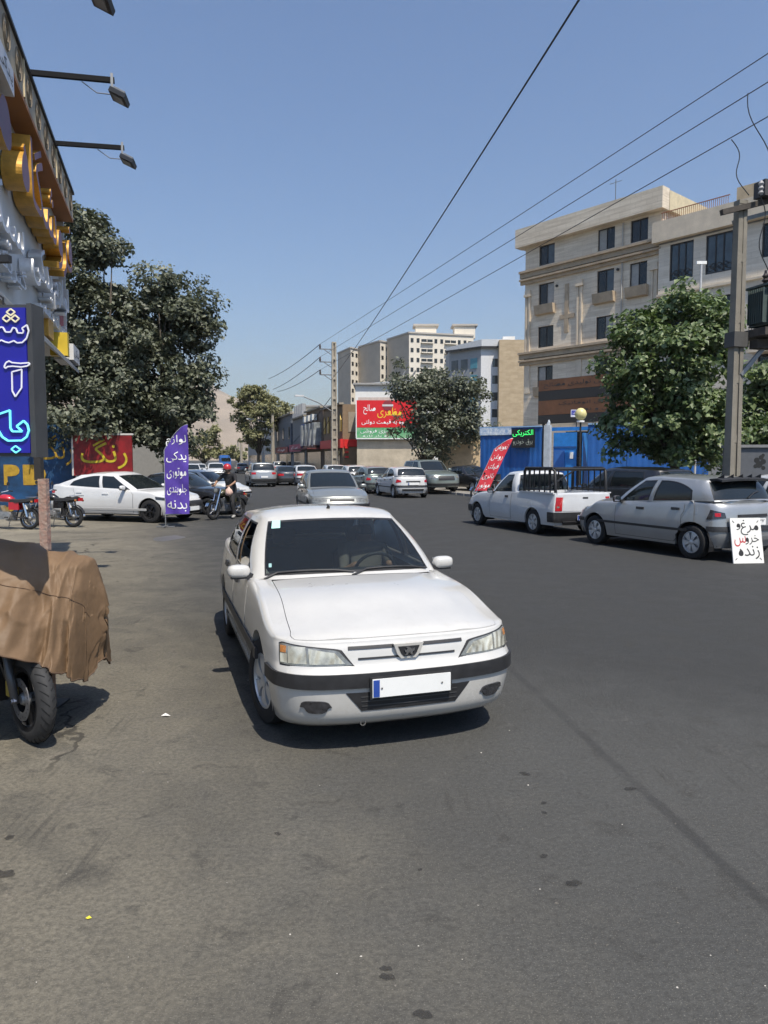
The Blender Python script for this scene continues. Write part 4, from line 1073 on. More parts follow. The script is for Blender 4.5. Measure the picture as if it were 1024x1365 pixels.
# ------------------------------------------------------------------ billboard house and shop row on the right, farther down
def sign_text(parent, s, m, x, y, z, w, h=None, bold=.02, rz=0): return text_part(s, m, parent, (x, y, z), (math.pi / 2, 0, rz), w=w, h=h, bold=bold)
WHT = mat('sign letter white', (.8, .8, .79), .5, var=0); YEL = mat('sign letter yellow', (.8, .52, .03), .5, var=.05)
def billboard_house():
    Y = 60; a = at(476, 613, Y); a.z = .1; b = at(562, 613, Y)
    r = thing('billboard_house', 'low plaster house with a bare beige wall under the red and green billboard', 'building', a, 0); L = b.x - a.x
    part('wall', MB().box((L / 2, 3, 1.7), (L, 6, 3.4)), mat('scratched beige plaster', (.45, .39, .30), .92, var=.22, scale=.9, bump=.5, bscale=6), r)
    part('upper_wall', MB().box((L / 2, 3.2, 4.8), (L, 5.6, 2.8)), mat('brown plaster', (.25, .2, .15), .9), r)
    part('roof_slab', MB().box((L / 2 + .3, 3, 6.75), (L + .4, 6, .3)), mat('pale slab', (.5, .47, .42), .9), r)
    s = thing('red_billboard', 'red and green shop billboard with white and yellow lettering beside the dark tree', 'billboard', (a.x, Y - .3, 0), 0)
    w = at(560, 613, Y - .3).x - a.x; zt, zm, zb = at(480, 534, Y).z, at(480, 570, Y).z, at(480, 584, Y).z
    part('red_panel', MB().box((w / 2, .03, (zt + zm) / 2), (w, .18, zt - zm)), mat('billboard red', (.62, .012, .018), .45, var=.08), s)
    part('green_panel', MB().box((w / 2, .035, (zm + zb) / 2 - .01), (w, .17, zm - zb - .03)), mat('billboard green', (.015, .22, .07), .45, var=.5, scale=3, var2=(.25, .4, .25)), s)
    f = MB(); f.box((w / 2, .0, zb - .05), (w + .1, .22, .1)); f.box((-.04, 0, (zt + zb) / 2), (.08, .22, zt - zb)); part('frame', f, mat('white frame', (.7, .7, .68), .5), s)
    sign_text(s, 'صالح', WHT, 1.05, -.066, zt - .75, 1.0, .8, .03); sign_text(s, 'مظفری', YEL, 2.7, -.066, zt - 1.0, 2.0, .9, .045)
    sign_text(s, 'میوه به قیمت دولتی', WHT, 2.35, -.066, zm + .42, 3.9, .45, .02)
    sign_text(s, 'سبزی فروشی', WHT, 1.6, -.055, zm - .32, 2.6, .36, .03); sign_text(s, 'تره بار تازه', WHT, 1.7, -.055, zb + .16, 2.4, .2, .02)
    c = Vector((2.55, -.07, zt - .42)); part('round_logo', MB().lathe([(.001, -.012), (.42, -.012), (.42, 0)], 22, 'Y', c=c), mat('logo ring', (.25, .03, .04), .5), s); part('logo_band', MB().box((c.x, c.y - .016, c.z), (.9, .01, .16)), mat('logo grey', (.55, .55, .55), .5), s)
billboard_house()

def shop(name, label, t0, t1, H, wallm, side=5., extras=None, base=None):
    """shop on the right of the street between the distances t0 < t1 along the row"""
    P0 = at(457, 613, 62); P0.z = .0
    near, far = P0 + SD * t0, P0 + SD * t1
    r = thing(name, label, 'building', far, math.atan2(-SD.y, -SD.x)); L = t1 - t0     # local x comes towards the camera, -y faces the street
    part('wall', MB().box((L / 2, side / 2, H / 2 + .0), (L, side, H)), wallm, r)
    part('shop_opening', MB().box((L / 2, -.02, 1.35), (L * .8, .06, 2.6)), PANED, r)
    part('cornice', MB().box((L / 2, -.1, H + .06), (L + .05, .4, .16)), mat('shop cornice', (.3, .26, .2), .8), r)
    if extras: extras(r, L, H)
    return r
def shop1(r, L, H):
    part('red_fascia', MB().box((L / 2 + .3, -.2, 3.25), (L + .6, .3, .75)), mat('fascia red', (.62, .02, .02), .5), r)
    for k in range(5):
        part('ornament', MB().prism([(-.3, -.7), (.3, -.7), (.34, .3), (0, .85), (-.34, .3)], 0, .08), mat('gold panel', (.45, .30, .07), .4, .3), r, loc=(.8 + k * (L - 1.4) / 4, -.02, 5.0), rot=(math.pi / 2, 0, 0))
    part('side_shutter', MB().box((L + .03, 2.2, 5.1), (.05, 3.4, 1.7)), mat('shutter tan', (.30, .25, .19), .8), r)
    part('side_red_band', MB().box((L + .06, 2.0, 3.3), (.1, 3.8, .62)), MATS['fascia red'], r)
    part('green_board', MB().box((L + .08, 2.0, 1.95), (.1, 1.5, 1.9)), mat('green board', (.015, .26, .09), .5), r)
    for k, (s, w) in enumerate((('سبزی خوردن', 1.2), ('تازه', .9), ('۴۵۰۰', .8))): text_part(s, WHT, r, (L + .135, 2.0, 2.55 - k * .55), (math.pi / 2, 0, math.pi / 2), w=w, h=.36)
    for k in range(3): part('red_lamp', MB().box((L + .1, .3 + k * .02, 2.9 - k * .4), (.1, .3, .14)), MATS['fascia red'], r)
def shop2(r, L, H):
    for k in range(4): part('bay', MB().box((1 + k * L / 4, -.4, 4.4), (.9, .8, 2.2)), mat('grey bay', (.25, .27, .28), .4, var=.4, scale=2), r)
    part('awning', MB().box((L / 2, -.8, 2.95), (L, 1.5, .12)), mat('awning maroon', (.13, .03, .03), .7), r); part('sign_board', MB().box((L / 2, -.5, 3.3), (L * .8, .1, .6)), mat('board brown', (.2, .08, .05), .6), r)
    sign_text(r, 'لوازم یدکی', WHT, L / 2, -.56, 3.3, L * .5, .4)
    for k in range(3): o = part('air_unit', MB().box((1.5 + k * 2.2, -.35, 6.1), (.8, .5, .6)), mat('ac white', (.6, .6, .58), .6), r)
def shop3(r, L, H):
    part('blue_panel', MB().box((L - 1.2, -.14, 4.4), (2.2, .2, 2.6)), mat('panel royal blue', (.02, .07, .38), .5), r)
    part('sign_board', MB().box((L / 2, -.5, 3.2), (L * .9, .1, .8)), mat('board magenta', (.35, .03, .09), .5), r); sign_text(r, 'تعمیرگاه', WHT, L / 2, -.56, 3.2, L * .5, .5)
    part('side_sign', MB().box((L + .05, 1.6, 3.2), (.08, 2.6, .9)), MATS['board magenta'], r); text_part('موتور', WHT, r, (L + .1, 1.6, 3.2), (math.pi / 2, 0, math.pi / 2), w=1.8, h=.6)
    part('door_panel', MB().box((L + .04, .5, 1.2), (.06, .7, 2.4)), mat('panel yellow', (.55, .42, .05), .6), r); part('door_panel', MB().box((L + .04, 2.6, 1.2), (.06, .7, 2.4)), MATS['panel royal blue'], r)
def shop4(r, L, H):
    part('cladding', MB().box((L / 2, -.12, 4.6), (L, .2, H - 3.4)), mat('slate cladding', (.10, .12, .15), .5, var=.2, scale=2), r)
    for k in range(3): part('window', MB().box((1 + k * (L - 2) / 2, -.24, 5.1), (.7, .06, 1.5)), PANE, r)
    for k in range(4): part('chimney_cowl', MB().tube([(L - 1 - k * 1.6, 1.5, H), (L - 1 - k * 1.6, 1.5, H + 1.3)], [.35, .3], 8), mat('cowl grey', (.3, .3, .3), .6), r)
    part('sign_board', MB().box((L / 2, -.5, 3.1), (L * .9, .1, .7)), mat('board dark red', (.25, .03, .04), .5), r); sign_text(r, 'فروشگاه', WHT, L / 2, -.56, 3.1, L * .5, .45)
shop('corner_shop', 'brown shop with gold ornaments and a red fascia beside the tall concrete pole', 0, 8, 6.6, mat('brown shopfront', (.22, .15, .09), .8), 6, shop1)
shop('bay_shop', 'dark cluttered shop with grey upper bays behind the tall concrete pole', 8.3, 17, 6.9, mat('dark brown shopfront', (.14, .10, .075), .85), 6, shop2)
shop('blue_panel_shop', 'shop with a royal blue upper panel and magenta sign boards', 17.3, 26, 6.6, mat('grey shopfront', (.2, .2, .2), .8), 6, shop3)
shop('slate_shop', 'shop with dark slate blue cladding and grey roof cowls', 26.3, 38, 7.4, mat('slate shopfront', (.16, .17, .19), .8), 6, shop4)
shop('pale_row_house', 'pale flat roofed house farthest along the shop row', 38.3, 54, 8.5, mat('pale shopfront', (.42, .40, .36), .85), 6)
shop('far_row_house', 'hazy grey house at the far end of the shop row', 54.5, 78, 7.2, mat('far shopfront', (.34, .32, .3), .85), 6)

def lowbox(name, label, u0, u1, vt, Y, dep, m, roofm=None, rz=0, ex=None):
    a, b = at(u0, 613, Y), at(u1, 613, Y); H = at((u0 + u1) / 2, vt, Y).z
    r = thing(name, label, 'building', (a.x, Y, 0), rz); L = b.x - a.x
    part('wall', MB().box((L / 2, dep / 2, H / 2), (L, dep, H)), m, r)
    part('roof', MB().box((L / 2, dep / 2, H + .1), (L + .5, dep + .5, .22)), roofm or mat('roof grey', (.32, .31, .30), .9), r)
    if ex: ex(r, L, H)
    return r
def shed_ex(r, L, H):
    part('pitched_roof', MB().add([(-.4, -.4, H), (L + .4, -.4, H), (L + .4, 8, H + 1.9), (-.4, 8, H + .9)], [(0, 1, 2, 3)]), mat('tin roof', (.25, .26, .26), .5), r)
    for k in range(7): part('roof_truss', MB().beam((L * .45 + k * 1.2, 1, H + .2), (L * .45 + k * 1.2 + 1.1, 5, H + 2.2), .15), mat('truss steel', (.12, .12, .12), .6), r)
lowbox('white_warehouse', 'white flat fronted warehouse above the red billboard', 474, 598, 513, 84, 10, mat('white render', (.72, .71, .68), .8, var=.06), ex=shed_ex)
lowbox('beige_store', 'beige low building behind the tall concrete pole', 405, 450, 542, 108, 10, mat('beige render', (.5, .44, .33), .85))

def raw_block():
    Y = 118; a = at(664, 613, Y); b = at(712, 613, Y); H = at(680, 453, Y).z
    r = thing('raw_brick_building', 'unplastered yellow brick side of a tall building left of the apartment building', 'building', (a.x, Y, 0), -.05); L = b.x - a.x
    part('wall', MB().box((L / 2, 6, H / 2), (L, 12, H)), stone_mat('raw yellow brick', (.42, .32, .2), (.52, .41, .27), (.8, .76, .7), 1.2, .5, (1, 1, 2)), r)
    part('roof_tank', MB().box((2, 5, H + .6), (2, 2, 1.2)), mat('tank white', (.7, .7, .68), .6), r)
raw_block()
def white_flats():
    Y = 120; a = at(640, 613, Y); H = at(655, 462, Y).z
    r = thing('white_flats', 'white apartment block with a curved grey roof band left of the raw brick building', 'building', (a.x, Y, 0), 0)
    L = at(668, 613, Y).x - a.x; wm = mat('white cladding', (.66, .66, .66), .6, var=.08)
    hs = []
    for k in range(6):
        z = H - 2.7 - k * 2.75
        if z < 3: break
        hs.append((1.9, 2.8, z - .6, z + .75))
    part('wall', holed_wall(0, L, 0, H, hs, 0, .2), wm, r)
    for h in hs: window(r, *h, n=2, y=.1, fr=.08)
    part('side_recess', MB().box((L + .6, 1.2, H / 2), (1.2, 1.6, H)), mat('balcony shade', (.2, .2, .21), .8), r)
    for k in range(7): part('balcony', MB().box((L + .4, -.1, H - 2 - k * 2.75), (1.5, .9, .5)), wm, r)
    W2 = at(598, 613, Y + 5).x - a.x
    part('wing', MB().add([(0, 0, 0), (W2, 5, 0), (W2, 5, H), (0, 0, H), (0, 12, 0), (W2, 12, 0), (W2, 12, H), (0, 12, H)], [(0, 1, 2, 3), (1, 5, 6, 2), (5, 4, 7, 6), (3, 2, 6, 7)]), mat('grey glazed wing', (.30, .31, .32), .5, var=.1), r)
    for k in range(5):
        for j in range(3):
            t = .12 + j * .3; z = H - 2.6 - k * 2.75; x0, y0, x1, y1 = W2 * t, 5 * t, W2 * (t + .2), 5 * (t + .2)
            w = part('window', MB().beam((x0, y0 - .06, z), (x1, y1 - .06, z), .1, 1.7), PANE if j else mat('teal pane', (.08, .26, .32), .1), r)
    part('roof_band', MB().add([(W2 - .6, 4.6, H - .1), (0, -.5, H - .1), (L + 1.2, -.5, H - .1), (L + 1.2, -.5, H + 1.1), (0, -.5, H + 1.1), (W2 - .6, 4.6, H + .5), (W2, 12, H + .5), (L + 1.2, 12, H + 1.1)], [(0, 1, 4, 5), (1, 2, 3, 4), (5, 4, 3, 7, 6)]), mat('roof band pale', (.55, .56, .57), .5), r)
    part('roof_trim', MB().beam((W2 - .62, 4.55, H - .15), (-.02, -.55, H - .15), .1, .3).beam((0, -.55, H - .15), (L + 1.2, -.55, H - .15), .1, .3), BFR, r)
white_flats()
def tower(name, label, u0, um, u1, vt, Y, floors=11, cols=3):
    """left face u0..um in brick, right face um..u1 white with windows"""
    a = at(um, 613, Y); a.z = 0; H = at(um, vt, Y).z; b = at(u1, 613, Y + 6); c = at(u0, 613, Y + 14)
    r = thing(name, label, 'building', a, 0, 'far apartment towers'); bx, cx = b.x - a.x, c.x - a.x
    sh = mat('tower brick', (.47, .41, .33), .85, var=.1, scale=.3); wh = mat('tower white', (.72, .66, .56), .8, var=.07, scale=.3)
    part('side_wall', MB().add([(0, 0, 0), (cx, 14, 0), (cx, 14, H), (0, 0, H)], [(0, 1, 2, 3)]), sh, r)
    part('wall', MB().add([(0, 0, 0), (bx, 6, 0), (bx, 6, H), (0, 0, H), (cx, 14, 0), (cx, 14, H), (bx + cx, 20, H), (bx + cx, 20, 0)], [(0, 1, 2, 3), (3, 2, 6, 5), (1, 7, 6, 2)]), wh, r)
    d = Vector((bx, 6, 0)); Lf = d.length; d.normalize(); n = Vector((d.y, -d.x, 0))
    for f in range(floors):
        z = H - 2.2 - f * 3.2
        if z < 8: break
        for k in range(cols):
            t = (k + .5) / cols * Lf; bal = cols > 4 and k % 4 in (2, 3); p = d * t + n * .05 + Vector((0, 0, z))
            ww = (1.2 if not bal else 2.3) * min(1, Lf / cols / 2.6)
            o = part('window' if not bal else 'balcony', MB().beam(p - d * ww / 2, p + d * ww / 2, .14, 1.3 if not bal else .9), PANED, r)
            if bal: part('balcony_slab', MB().beam(p - d * ww * .6 + Vector((0, 0, -.75)) + n * .4, p + d * ww * .6 + Vector((0, 0, -.75)) + n * .4, .8, .35), wh, o)
    part('roof_edge', MB().beam((0, -.1, H + .2), (bx, 5.9, H + .2), .5, .5).beam((0, -.1, H + .2), (cx, 14, H + .2), .5, .5), mat('tower coping', (.45, .42, .38), .8), r)
    return r, H
tower('apartment_tower', 'leftmost and lowest stepped section of the far apartment tower', 451, 468, 483, 464, 262, 13, 3)
tower('apartment_tower', 'middle stepped section of the far apartment tower', 478, 507, 524, 455, 252, 13, 3)
t_, H_ = tower('apartment_tower', 'widest section of the far apartment tower with rows of balconies', 516, 545, 630, 444, 240, 13, 11)
for u in (567, 618):
    q = at(u, 613, 248) - t_.location; part('roof_house', MB().box((q.x, 10, H_ + 1.6), (7, 6, 4.2)), MATS['tower white'], t_); part('roof_house_cap', MB().box((q.x, 10, H_ + 3.9), (8.6, 7, .6)), MATS['tower coping'], t_)

# ------------------------------------------------------------------ poles, lamps and wires
CP = mat('pole concrete', (.34, .305, .245), .9, var=.2, scale=2.5, bump=.4, bscale=25)
STEEL = mat('galvanised steel', (.22, .225, .23), .5, .5, var=.2)
INS = mat('insulator brown', (.07, .035, .025), .3)
def ladder_pole(name, label, u, Y, zt, w0=.42, w1=.2, ncut=16, group=None, wd=0, cm=None):
    p = at(u, 613, Y); p.z = 0; r = thing(name, label, 'pole', p, R(16), group)
    fl = MB()
    for sx in (-1, 1):
        for_ = [[Vector((sx * lerp(w0, w1, t) / 2 - (.06 if k in (0, 3) else -.06) * 1, (-.14 if k < 2 else .14) * lerp(1, .7, t), t * zt)) for k in (0, 1, 2, 3, 0)] for t in (0, 1)]
        fl.grid(for_)
    fl.box((0, 0, zt - .05), (w1 + .12, .22, .1)); part('flange', fl, cm or CP, r)
    wb = MB().add([(sx * w, y, z) for y in (-wd, wd) for sx, w, z in ((-1, w0 / 2, 0), (1, w0 / 2, 0), (1, w1 / 2, zt), (-1, w1 / 2, zt))], [(0, 1, 2, 3), (7, 6, 5, 4)]) if wd else MB().add([(-w0 / 2, 0, 0), (w0 / 2, 0, 0), (w1 / 2, 0, zt), (-w1 / 2, 0, zt)], [(0, 1, 2, 3)])
    part('web', wb, (cm or CP) if wd else mat('pole web', (.27, .24, .2), .9), r)
    me = None
    for k in range(ncut):
        z = (k + .5) / ncut * zt * .92; part('rung', MB().box((0, 0, z), (lerp(w0, w1, z / zt), .2, .22)), cm or CP, r)
    return r, p
fp, FP = ladder_pole('power_pole', 'tall slotted concrete power pole with three arms to the left of the red billboard', 446, 62, at(438, 456, 62).z, .46, .26, 13)
ARMS = []
for v in (466, 483, 500):
    z = at(440, v, 62).z; m = MB(); m.beam((0, 0, z), (-1.25, 0, z), .09); m.beam((-.25, 0, z - .42), (-.9, 0, z), .06); o = part('cross_arm', m, STEEL, fp)
    part('insulator', MB().lathe([(.05, 0), (.11, .05), (.05, .1), (.1, .17), (.05, .22), (.09, .3), (.03, .36)], 10, c=(-1.2, 0, z + .04)), INS, o)
    ARMS.append(FP + Matrix.Rotation(R(16), 3, 'Z') @ Vector((-1.2, 0, z + .4)))
z = at(440, 541, 62).z
part('lamp_arm', MB().tube([(0, 0, z - .6), (-1.4, 0, z + .25), (-2.7, 0, z + .75)], .05, 6), STEEL, fp); part('lamp_head', MB().box((-3.0, 0, z + .78), (.75, .26, .14)), mat('lamp alloy', (.6, .6, .6), .4), fp)
for (u, Y, vt, lbl, arm) in ((364, 96, 550, 'pale street lamp pole in front of the far olive tree', 1), (322, 130, 590, 'short pale pole at the far end of the street', 0), (318, 165, 588, 'distant thin pole left of the far olive tree', 0)):
    p = at(u, 613, Y); p.z = 0; H = at(u, vt, Y).z; r = thing('lamp_post' if arm else 'far_pole', lbl, 'pole', p, R(16)); part('shaft', MB().tube([(0, 0, 0), (0, 0, H)], [.3, .19], 8), CP, r)
    if arm: part('lamp_arm', MB().tube([(0, 0, H - 1.5), (-1.2, 0, H - 1.2), (-2.6, 0, H - .9)], .07, 6), STEEL, r); part('lamp_head', MB().box((-2.95, 0, H - .88), (.9, .3, .16)), MATS['lamp alloy'], r)
def wire(label, a, b, sag=.35, r=.012, group=None, name='power_line', n=24):
    a, b = Vector(a), Vector(b); pts = [a.lerp(b, t) - Vector((0, 0, sag * 4 * t * (1 - t))) for t in lin(0, 1, n)]
    me = MB().tube(pts, r, 5).mesh(name, mat('cable black', (.02, .02, .022), .6)); return tag(link(name, me), label, 'cable', group)
WEND = []
for (v, k, lb) in ((68, 0, 'topmost of the three parallel power lines running up to the right'), (106, 1, 'middle of the three parallel power lines running up to the right'), (152, 2, 'lowest of the three parallel power lines running up to the right')):
    z = 11.4 - .9 * k; x, y, q = ray(1024, v); t = (z - CAM_H) / q; P = Vector((x * t, y * t, z)); WEND.append(P)
    far = ARMS[k]; out = far + (P - far) * 1.6
    wire(lb, far, out, .06, .0125, 'power lines')
nxt = at(362, 552, 96)
for k, v in enumerate((505, 519, 522)): wire(['upper', 'middle', 'lower'][k] + ' power line running on from the tall slotted pole to the far lamp post', ARMS[k], at(358 + k * 6, v, 96) , .3, .03, 'far power lines')
wire('single thick cable crossing the sky steeply to the top of the picture', at(443, 505, 62), at(443, 505, 62) + (Vector(ray(800, -45)) * 9 + Vector((0, 0, CAM_H)) - at(443, 505, 62)), .25, .016)
wire('slack cable from the tall slotted pole down towards the far shops', at(441, 530, 62), at(372, 607, 100), .4, .03); wire('service cable dropping from the tall slotted pole to the slate shop', at(441, 555, 62), at(418, 590, 80), .3, .03)

def transformer_pole():
    r, p = ladder_pole('transformer_pole', 'concrete pole carrying the transformer at the right edge', 976, 20, at(985, 268, 20).z, .24, .16, 5, wd=.085, cm=conc('weathered pole concrete', (.21, .19, .155)))
    H = at(985, 268, 20).z; dk = mat('weathered dark timber', (.06, .05, .042), .85, var=.3)
    part('cross_arm', MB().beam((-.75, -.15, H - .42), (1.7, -.15, H + .30), .12, .14), dk, r); part('cross_arm', MB().beam((-.05, .2, H - .5), (1.7, .25, H + .05), .1), STEEL, r)
    part('fuse_box', MB().box((.95, -.2, H + .28), (1.1, .4, .42)), mat('fuse dark', (.05, .045, .045), .6), r)
    for k in range(3):
        part('fuse_insulator', MB().lathe([(.03, -.22), (.075, -.16), (.04, -.1), (.075, -.04), (.04, .02), (.075, .08), (.03, .16)], 10, c=(.25 + k * .42, -.42, H + .25)), mat('insulator grey', (.35, .34, .33), .3), r)
    zt = at(1000, 446, 20).z; part('platform', MB().box((1.25, -.25, zt), (2.0, 1.0, .2)).box((1.25, -.25, zt - .28), (1.8, .3, .24)), dk, r)
    part('bracket', MB().beam((.1, -.1, zt - 1.1), (.9, -.3, zt - .1), .1), STEEL, r); part('clamp_band', MB().box((0, 0, zt - .15), (.46, .38, .4)), mat('clamp dark', (.07, .068, .065), .7), r)
    part('warning_plate', MB().box((.95, -.85, zt - .02), (.42, .03, .24)), mat('plate grey white', (.5, .5, .48), .6), r)
    t = thing('transformer', 'green grey finned transformer on the concrete pole platform', 'transformer', Matrix.Rotation(R(16), 4, 'Z') @ Vector((0, 0, 0)) + p, R(16))
    tg = mat('transformer green grey', (.06, .085, .08), .55, var=.15); z0, z1 = zt + .15, at(1000, 383, 20).z
    part('tank', MB().box((1.1, -.3, (z0 + z1) / 2), (1.3, .7, z1 - z0 - .1)), tg, t); part('lid', MB().box((1.1, -.3, z1 - .02), (1.5, .86, .06)), tg, t)
    fin = MB().box((0, 0, 0), (.02, .16, z1 - z0 - .2)).mesh('cooling_fin', tg)
    for k in range(18): link('cooling_fin', fin, t, (.47 + k * .075, -.73, (z0 + z1) / 2))
    finb = MB().box((0, 0, 0), (.16, .02, z1 - z0 - .2)).mesh('cooling_fin', tg)
    for k in range(8): link('cooling_fin', finb, t, (.37, -.58 + k * .075, (z0 + z1) / 2))
    for k in range(3): part('bushing', MB().lathe([(.05, 0), (.10, .04), (.05, .1), (.10, .15), (.05, .21), (.09, .27), (.04, .34), (.03, .42)], 10, c=(.62 + k * .42, -.3, z1)), mat('bushing dark', (.03, .02, .018), .3), t)
    Mx = Matrix.Rotation(R(16), 3, 'Z')
    loc = lambda x, y, z: p + Mx @ Vector((x, y, z))
    def curly(lbl, a, b, s):
        a, b = Vector(a), Vector(b); pts = [a.lerp(b, q) + Vector((s * .12 * math.sin(q * 7), 0, 0)) for q in lin(0, 1, 14)]
        tag(link('jumper_wire', MB().tube(pts, .014, 5).mesh('jumper_wire', MATS['cable black'])), lbl, 'cable', 'jumper wires at the transformer pole')
    curly('jumper wire hanging from the lowest power line to the pole top', at(975, 186, 20), loc(.02, -.15, H + .1), 1); curly('jumper wire hanging from the middle power line to the fuse box', at(997, 124, 20), loc(.75, -.3, H + .45), -1)
    curly('wire looping from the cross arm to the left transformer bushing', loc(.2, -.42, H + .05), loc(.62, -.3, z1 + .4), 1); curly('wire looping from the fuse box to the middle transformer bushing', loc(.95, -.4, H + .0), loc(1.04, -.3, z1 + .4), -1)
transformer_pole()
# ------------------------------------------------------------------ shop with big letters on the left
def left_shop():
    L = 9.5; A = Vector((-5.62, 12.7, 0)) + Vector((.2845, -.9587, 0)) * L; dr = Vector((-.2845, .9587, 0))        # front runs away from the camera
    ang = math.atan2(dr.y, dr.x)
    r = thing('sign_shop', 'shop front over the forecourt covered with gold and white raised letters', 'building', A, ang)
    wallm = mat('white composite panel', (.62, .62, .61), .5, var=.08, scale=.8)
    # an upper storey that bridges an open garage forecourt
    part('panel_wall', MB().box((L / 2, 2.2, 4.9), (L, 4.4, 2.5)), wallm, r)
    part('rear_wall', MB().box((L / 2, 4.3, 1.8), (L, .25, 3.6)), mat('garage rear wall', (.3, .28, .25), .9), r)
    bnd = mat('beige ornament band', (.42, .35, .24), .6, var=.25, scale=3)
    part('top_band', MB().box((L / 2 - .02, -.13, 6.2), (L + .04, .26, .42)), bnd, r)
    part('soffit', MB().box((L / 2, -.13, 5.965), (L, .26, .05)), mat('orange soffit', (.36, .15, .05), .6), r)
    part('band_edge', MB().box((L / 2, -.14, 6.43), (L + .06, .30, .04)), BFR, r)
    om = mat('band scroll', (.2, .16, .11), .7)
    for k in range(15):
        c = Vector((L - .35 - k * .62, -.263, 6.2)); part('band_ornament', MB().tube([c + Vector((.15 * math.cos(t), 0, .16 * math.sin(t))) for t in lin(0, 6.28, 17)], .014, 4, cap=False).tube([c + Vector((.08 * math.cos(t), 0, .09 * math.sin(t))) for t in lin(0, 6.28, 11)], .012, 4, cap=False), om, r)
        if k % 4 == 3: part('band_joint', MB().box((c.x + .31, -.265, 6.2), (.05, .02, .42)), mat('band joint cream', (.6, .5, .32), .6), r)
    part('end_fascia', MB().box((L + .04, 2.0, 5.0), (.06, 4.2, 2.7)), wallm, r)
    part('awning', MB().add([(0, 0, 3.72), (L, 0, 3.72), (L, -.28, 3.42), (0, -.28, 3.42), (0, 0, 3.60), (L, 0, 3.60), (L, -.28, 3.36), (0, -.28, 3.36)], [(0, 1, 2, 3), (4, 7, 6, 5), (3, 2, 6, 7), (0, 3, 7, 4), (1, 5, 6, 2)]), mat('awning grey tin', (.33, .33, .32), .5), r)
    gold = mat('gold letter side', (.55, .30, .05), .42, .25, var=.25, scale=7); plum = mat('plum letter face', (.17, .085, .13), .5, var=.15); slv = mat('silver letter side', (.75, .76, .77), .3, .4, var=.15, scale=6); wf = mat('white letter face', (.55, .57, .62), .4, var=.15)
    up_ = (math.pi / 2, 0, 0)
    text_part('فروشگاه', plum, r, (L - 2.35, -.02, 5.3), up_, w=4.4, h=1.15, depth=.22, bold=.03, mside=gold, name='gold_lettering')
    text_part('موتور', plum, r, (L - 6.9, -.02, 5.3), up_, w=3.6, h=1.15, depth=.22, bold=.03, mside=gold, name='gold_lettering')
    text_part('لوازم', wf, r, (L - 1.05, -.02, 4.42), up_, w=1.6, h=.62, depth=.16, bold=.02, mside=slv, name='silver_lettering'); text_part('یدکی', wf, r, (L - 2.85, -.02, 4.42), up_, w=1.6, h=.62, depth=.16, bold=.02, mside=slv, name='silver_lettering'); text_part('سیکلت', wf, r, (L - 5.6, -.02, 4.42), up_, w=2.8, h=.62, depth=.16, bold=.02, mside=slv, name='silver_lettering')
    text_part('تعمیرات', wf, r, (L - .95, -.02, 3.98), up_, w=1.2, h=.3, depth=.12, bold=.02, mside=slv, name='silver_lettering'); text_part('تخصصی', wf, r, (L - 2.3, -.02, 3.98), up_, w=1.2, h=.3, depth=.12, bold=.02, mside=slv, name='silver_lettering'); text_part('گیربکس', wf, r, (L - 5, -.02, 3.98), up_, w=2.2, h=.3, depth=.12, bold=.02, mside=slv, name='silver_lettering')
    for x, z, w, h, m, dp, nm in ((5.6, 5.75, .8, .26, wf, .30, 'white_box_sign'), (.25, 4.3, .45, .85, mat('crimson box', (.35, .06, .08), .5), .06, 'red_box_sign'), (.45, 3.62, .8, .26, wallm, .30, 'white_box_sign'), (1.15, 3.68, .2, .36, mat('yellow box', (.6, .42, .03), .5), .26, 'yellow_box_sign'), (1.9, 3.86, .5, .4, gold, .12, 'gold_box_sign')):
        x = L - x
        o = part(nm, MB().box((x, -dp / 2, z), (w, dp, h)), m, r)
        if nm == 'white_box_sign': text_part('یدکی', BFR, o, (x, -dp - .002, z), up_, w=w * .8, h=h * .6, bold=.02)
    part('pillar', MB().box((.6, 3.9, 1.85), (.3, .5, 3.7)), mat('garage rear wall', (.3, .28, .25), .9), r)
    # lamp arms
    Mx = Matrix.Rotation(ang, 3, 'Z')
    for i, (x, ln, lab) in enumerate(((2.0, .84, 'far of the three black flood lamps on arms over the shop front'), (4.0, .84, 'middle of the three black flood lamps on arms over the shop front'), (5.95, .80, 'nearest flood lamp at the top edge, cut off by the frame'))):
        base = A + Mx @ Vector((L - x, -.38, 6.40)); t = thing('flood_lamp', lab, 'lamp', base, ang, 'flood lamps over the shop front')
        part('arm', MB().beam((0, .2, .05), (0, -ln, .10), .045, .06), mat('arm black', (.006, .006, .007), .75, spec=.2), t)
        part('bracket', MB().box((-.02, -ln + .03, .06), (.03, .03, .22)), STEEL, t)
        M = Matrix.Rotation(R(-38), 3, 'X')
        hd = part('housing', MB().box((0, 0, 0), (.27, .2, .055)), mat('lamp black', (.015, .016, .018), .4), t, loc=(0, -ln - .05, -.09), rot=(R(24), 0, R(-8)))
        part('lens', MB().box((0, -.0, -.032), (.17, .125, .012)), mat('lamp lens', (.25, .25, .24), .15), hd)
        part('fins', MB().box((0, 0, .045), (.2, .14, .03)), STEEL, hd)
        part('cord', MB().tube([(0.01, -ln * .55, .04), (.03, -ln * .75, -.06), (.02, -ln - .0, -.06)], .007, 5), mat('cord grey', (.2, .2, .2), .6), t)
    return r
left_shop()

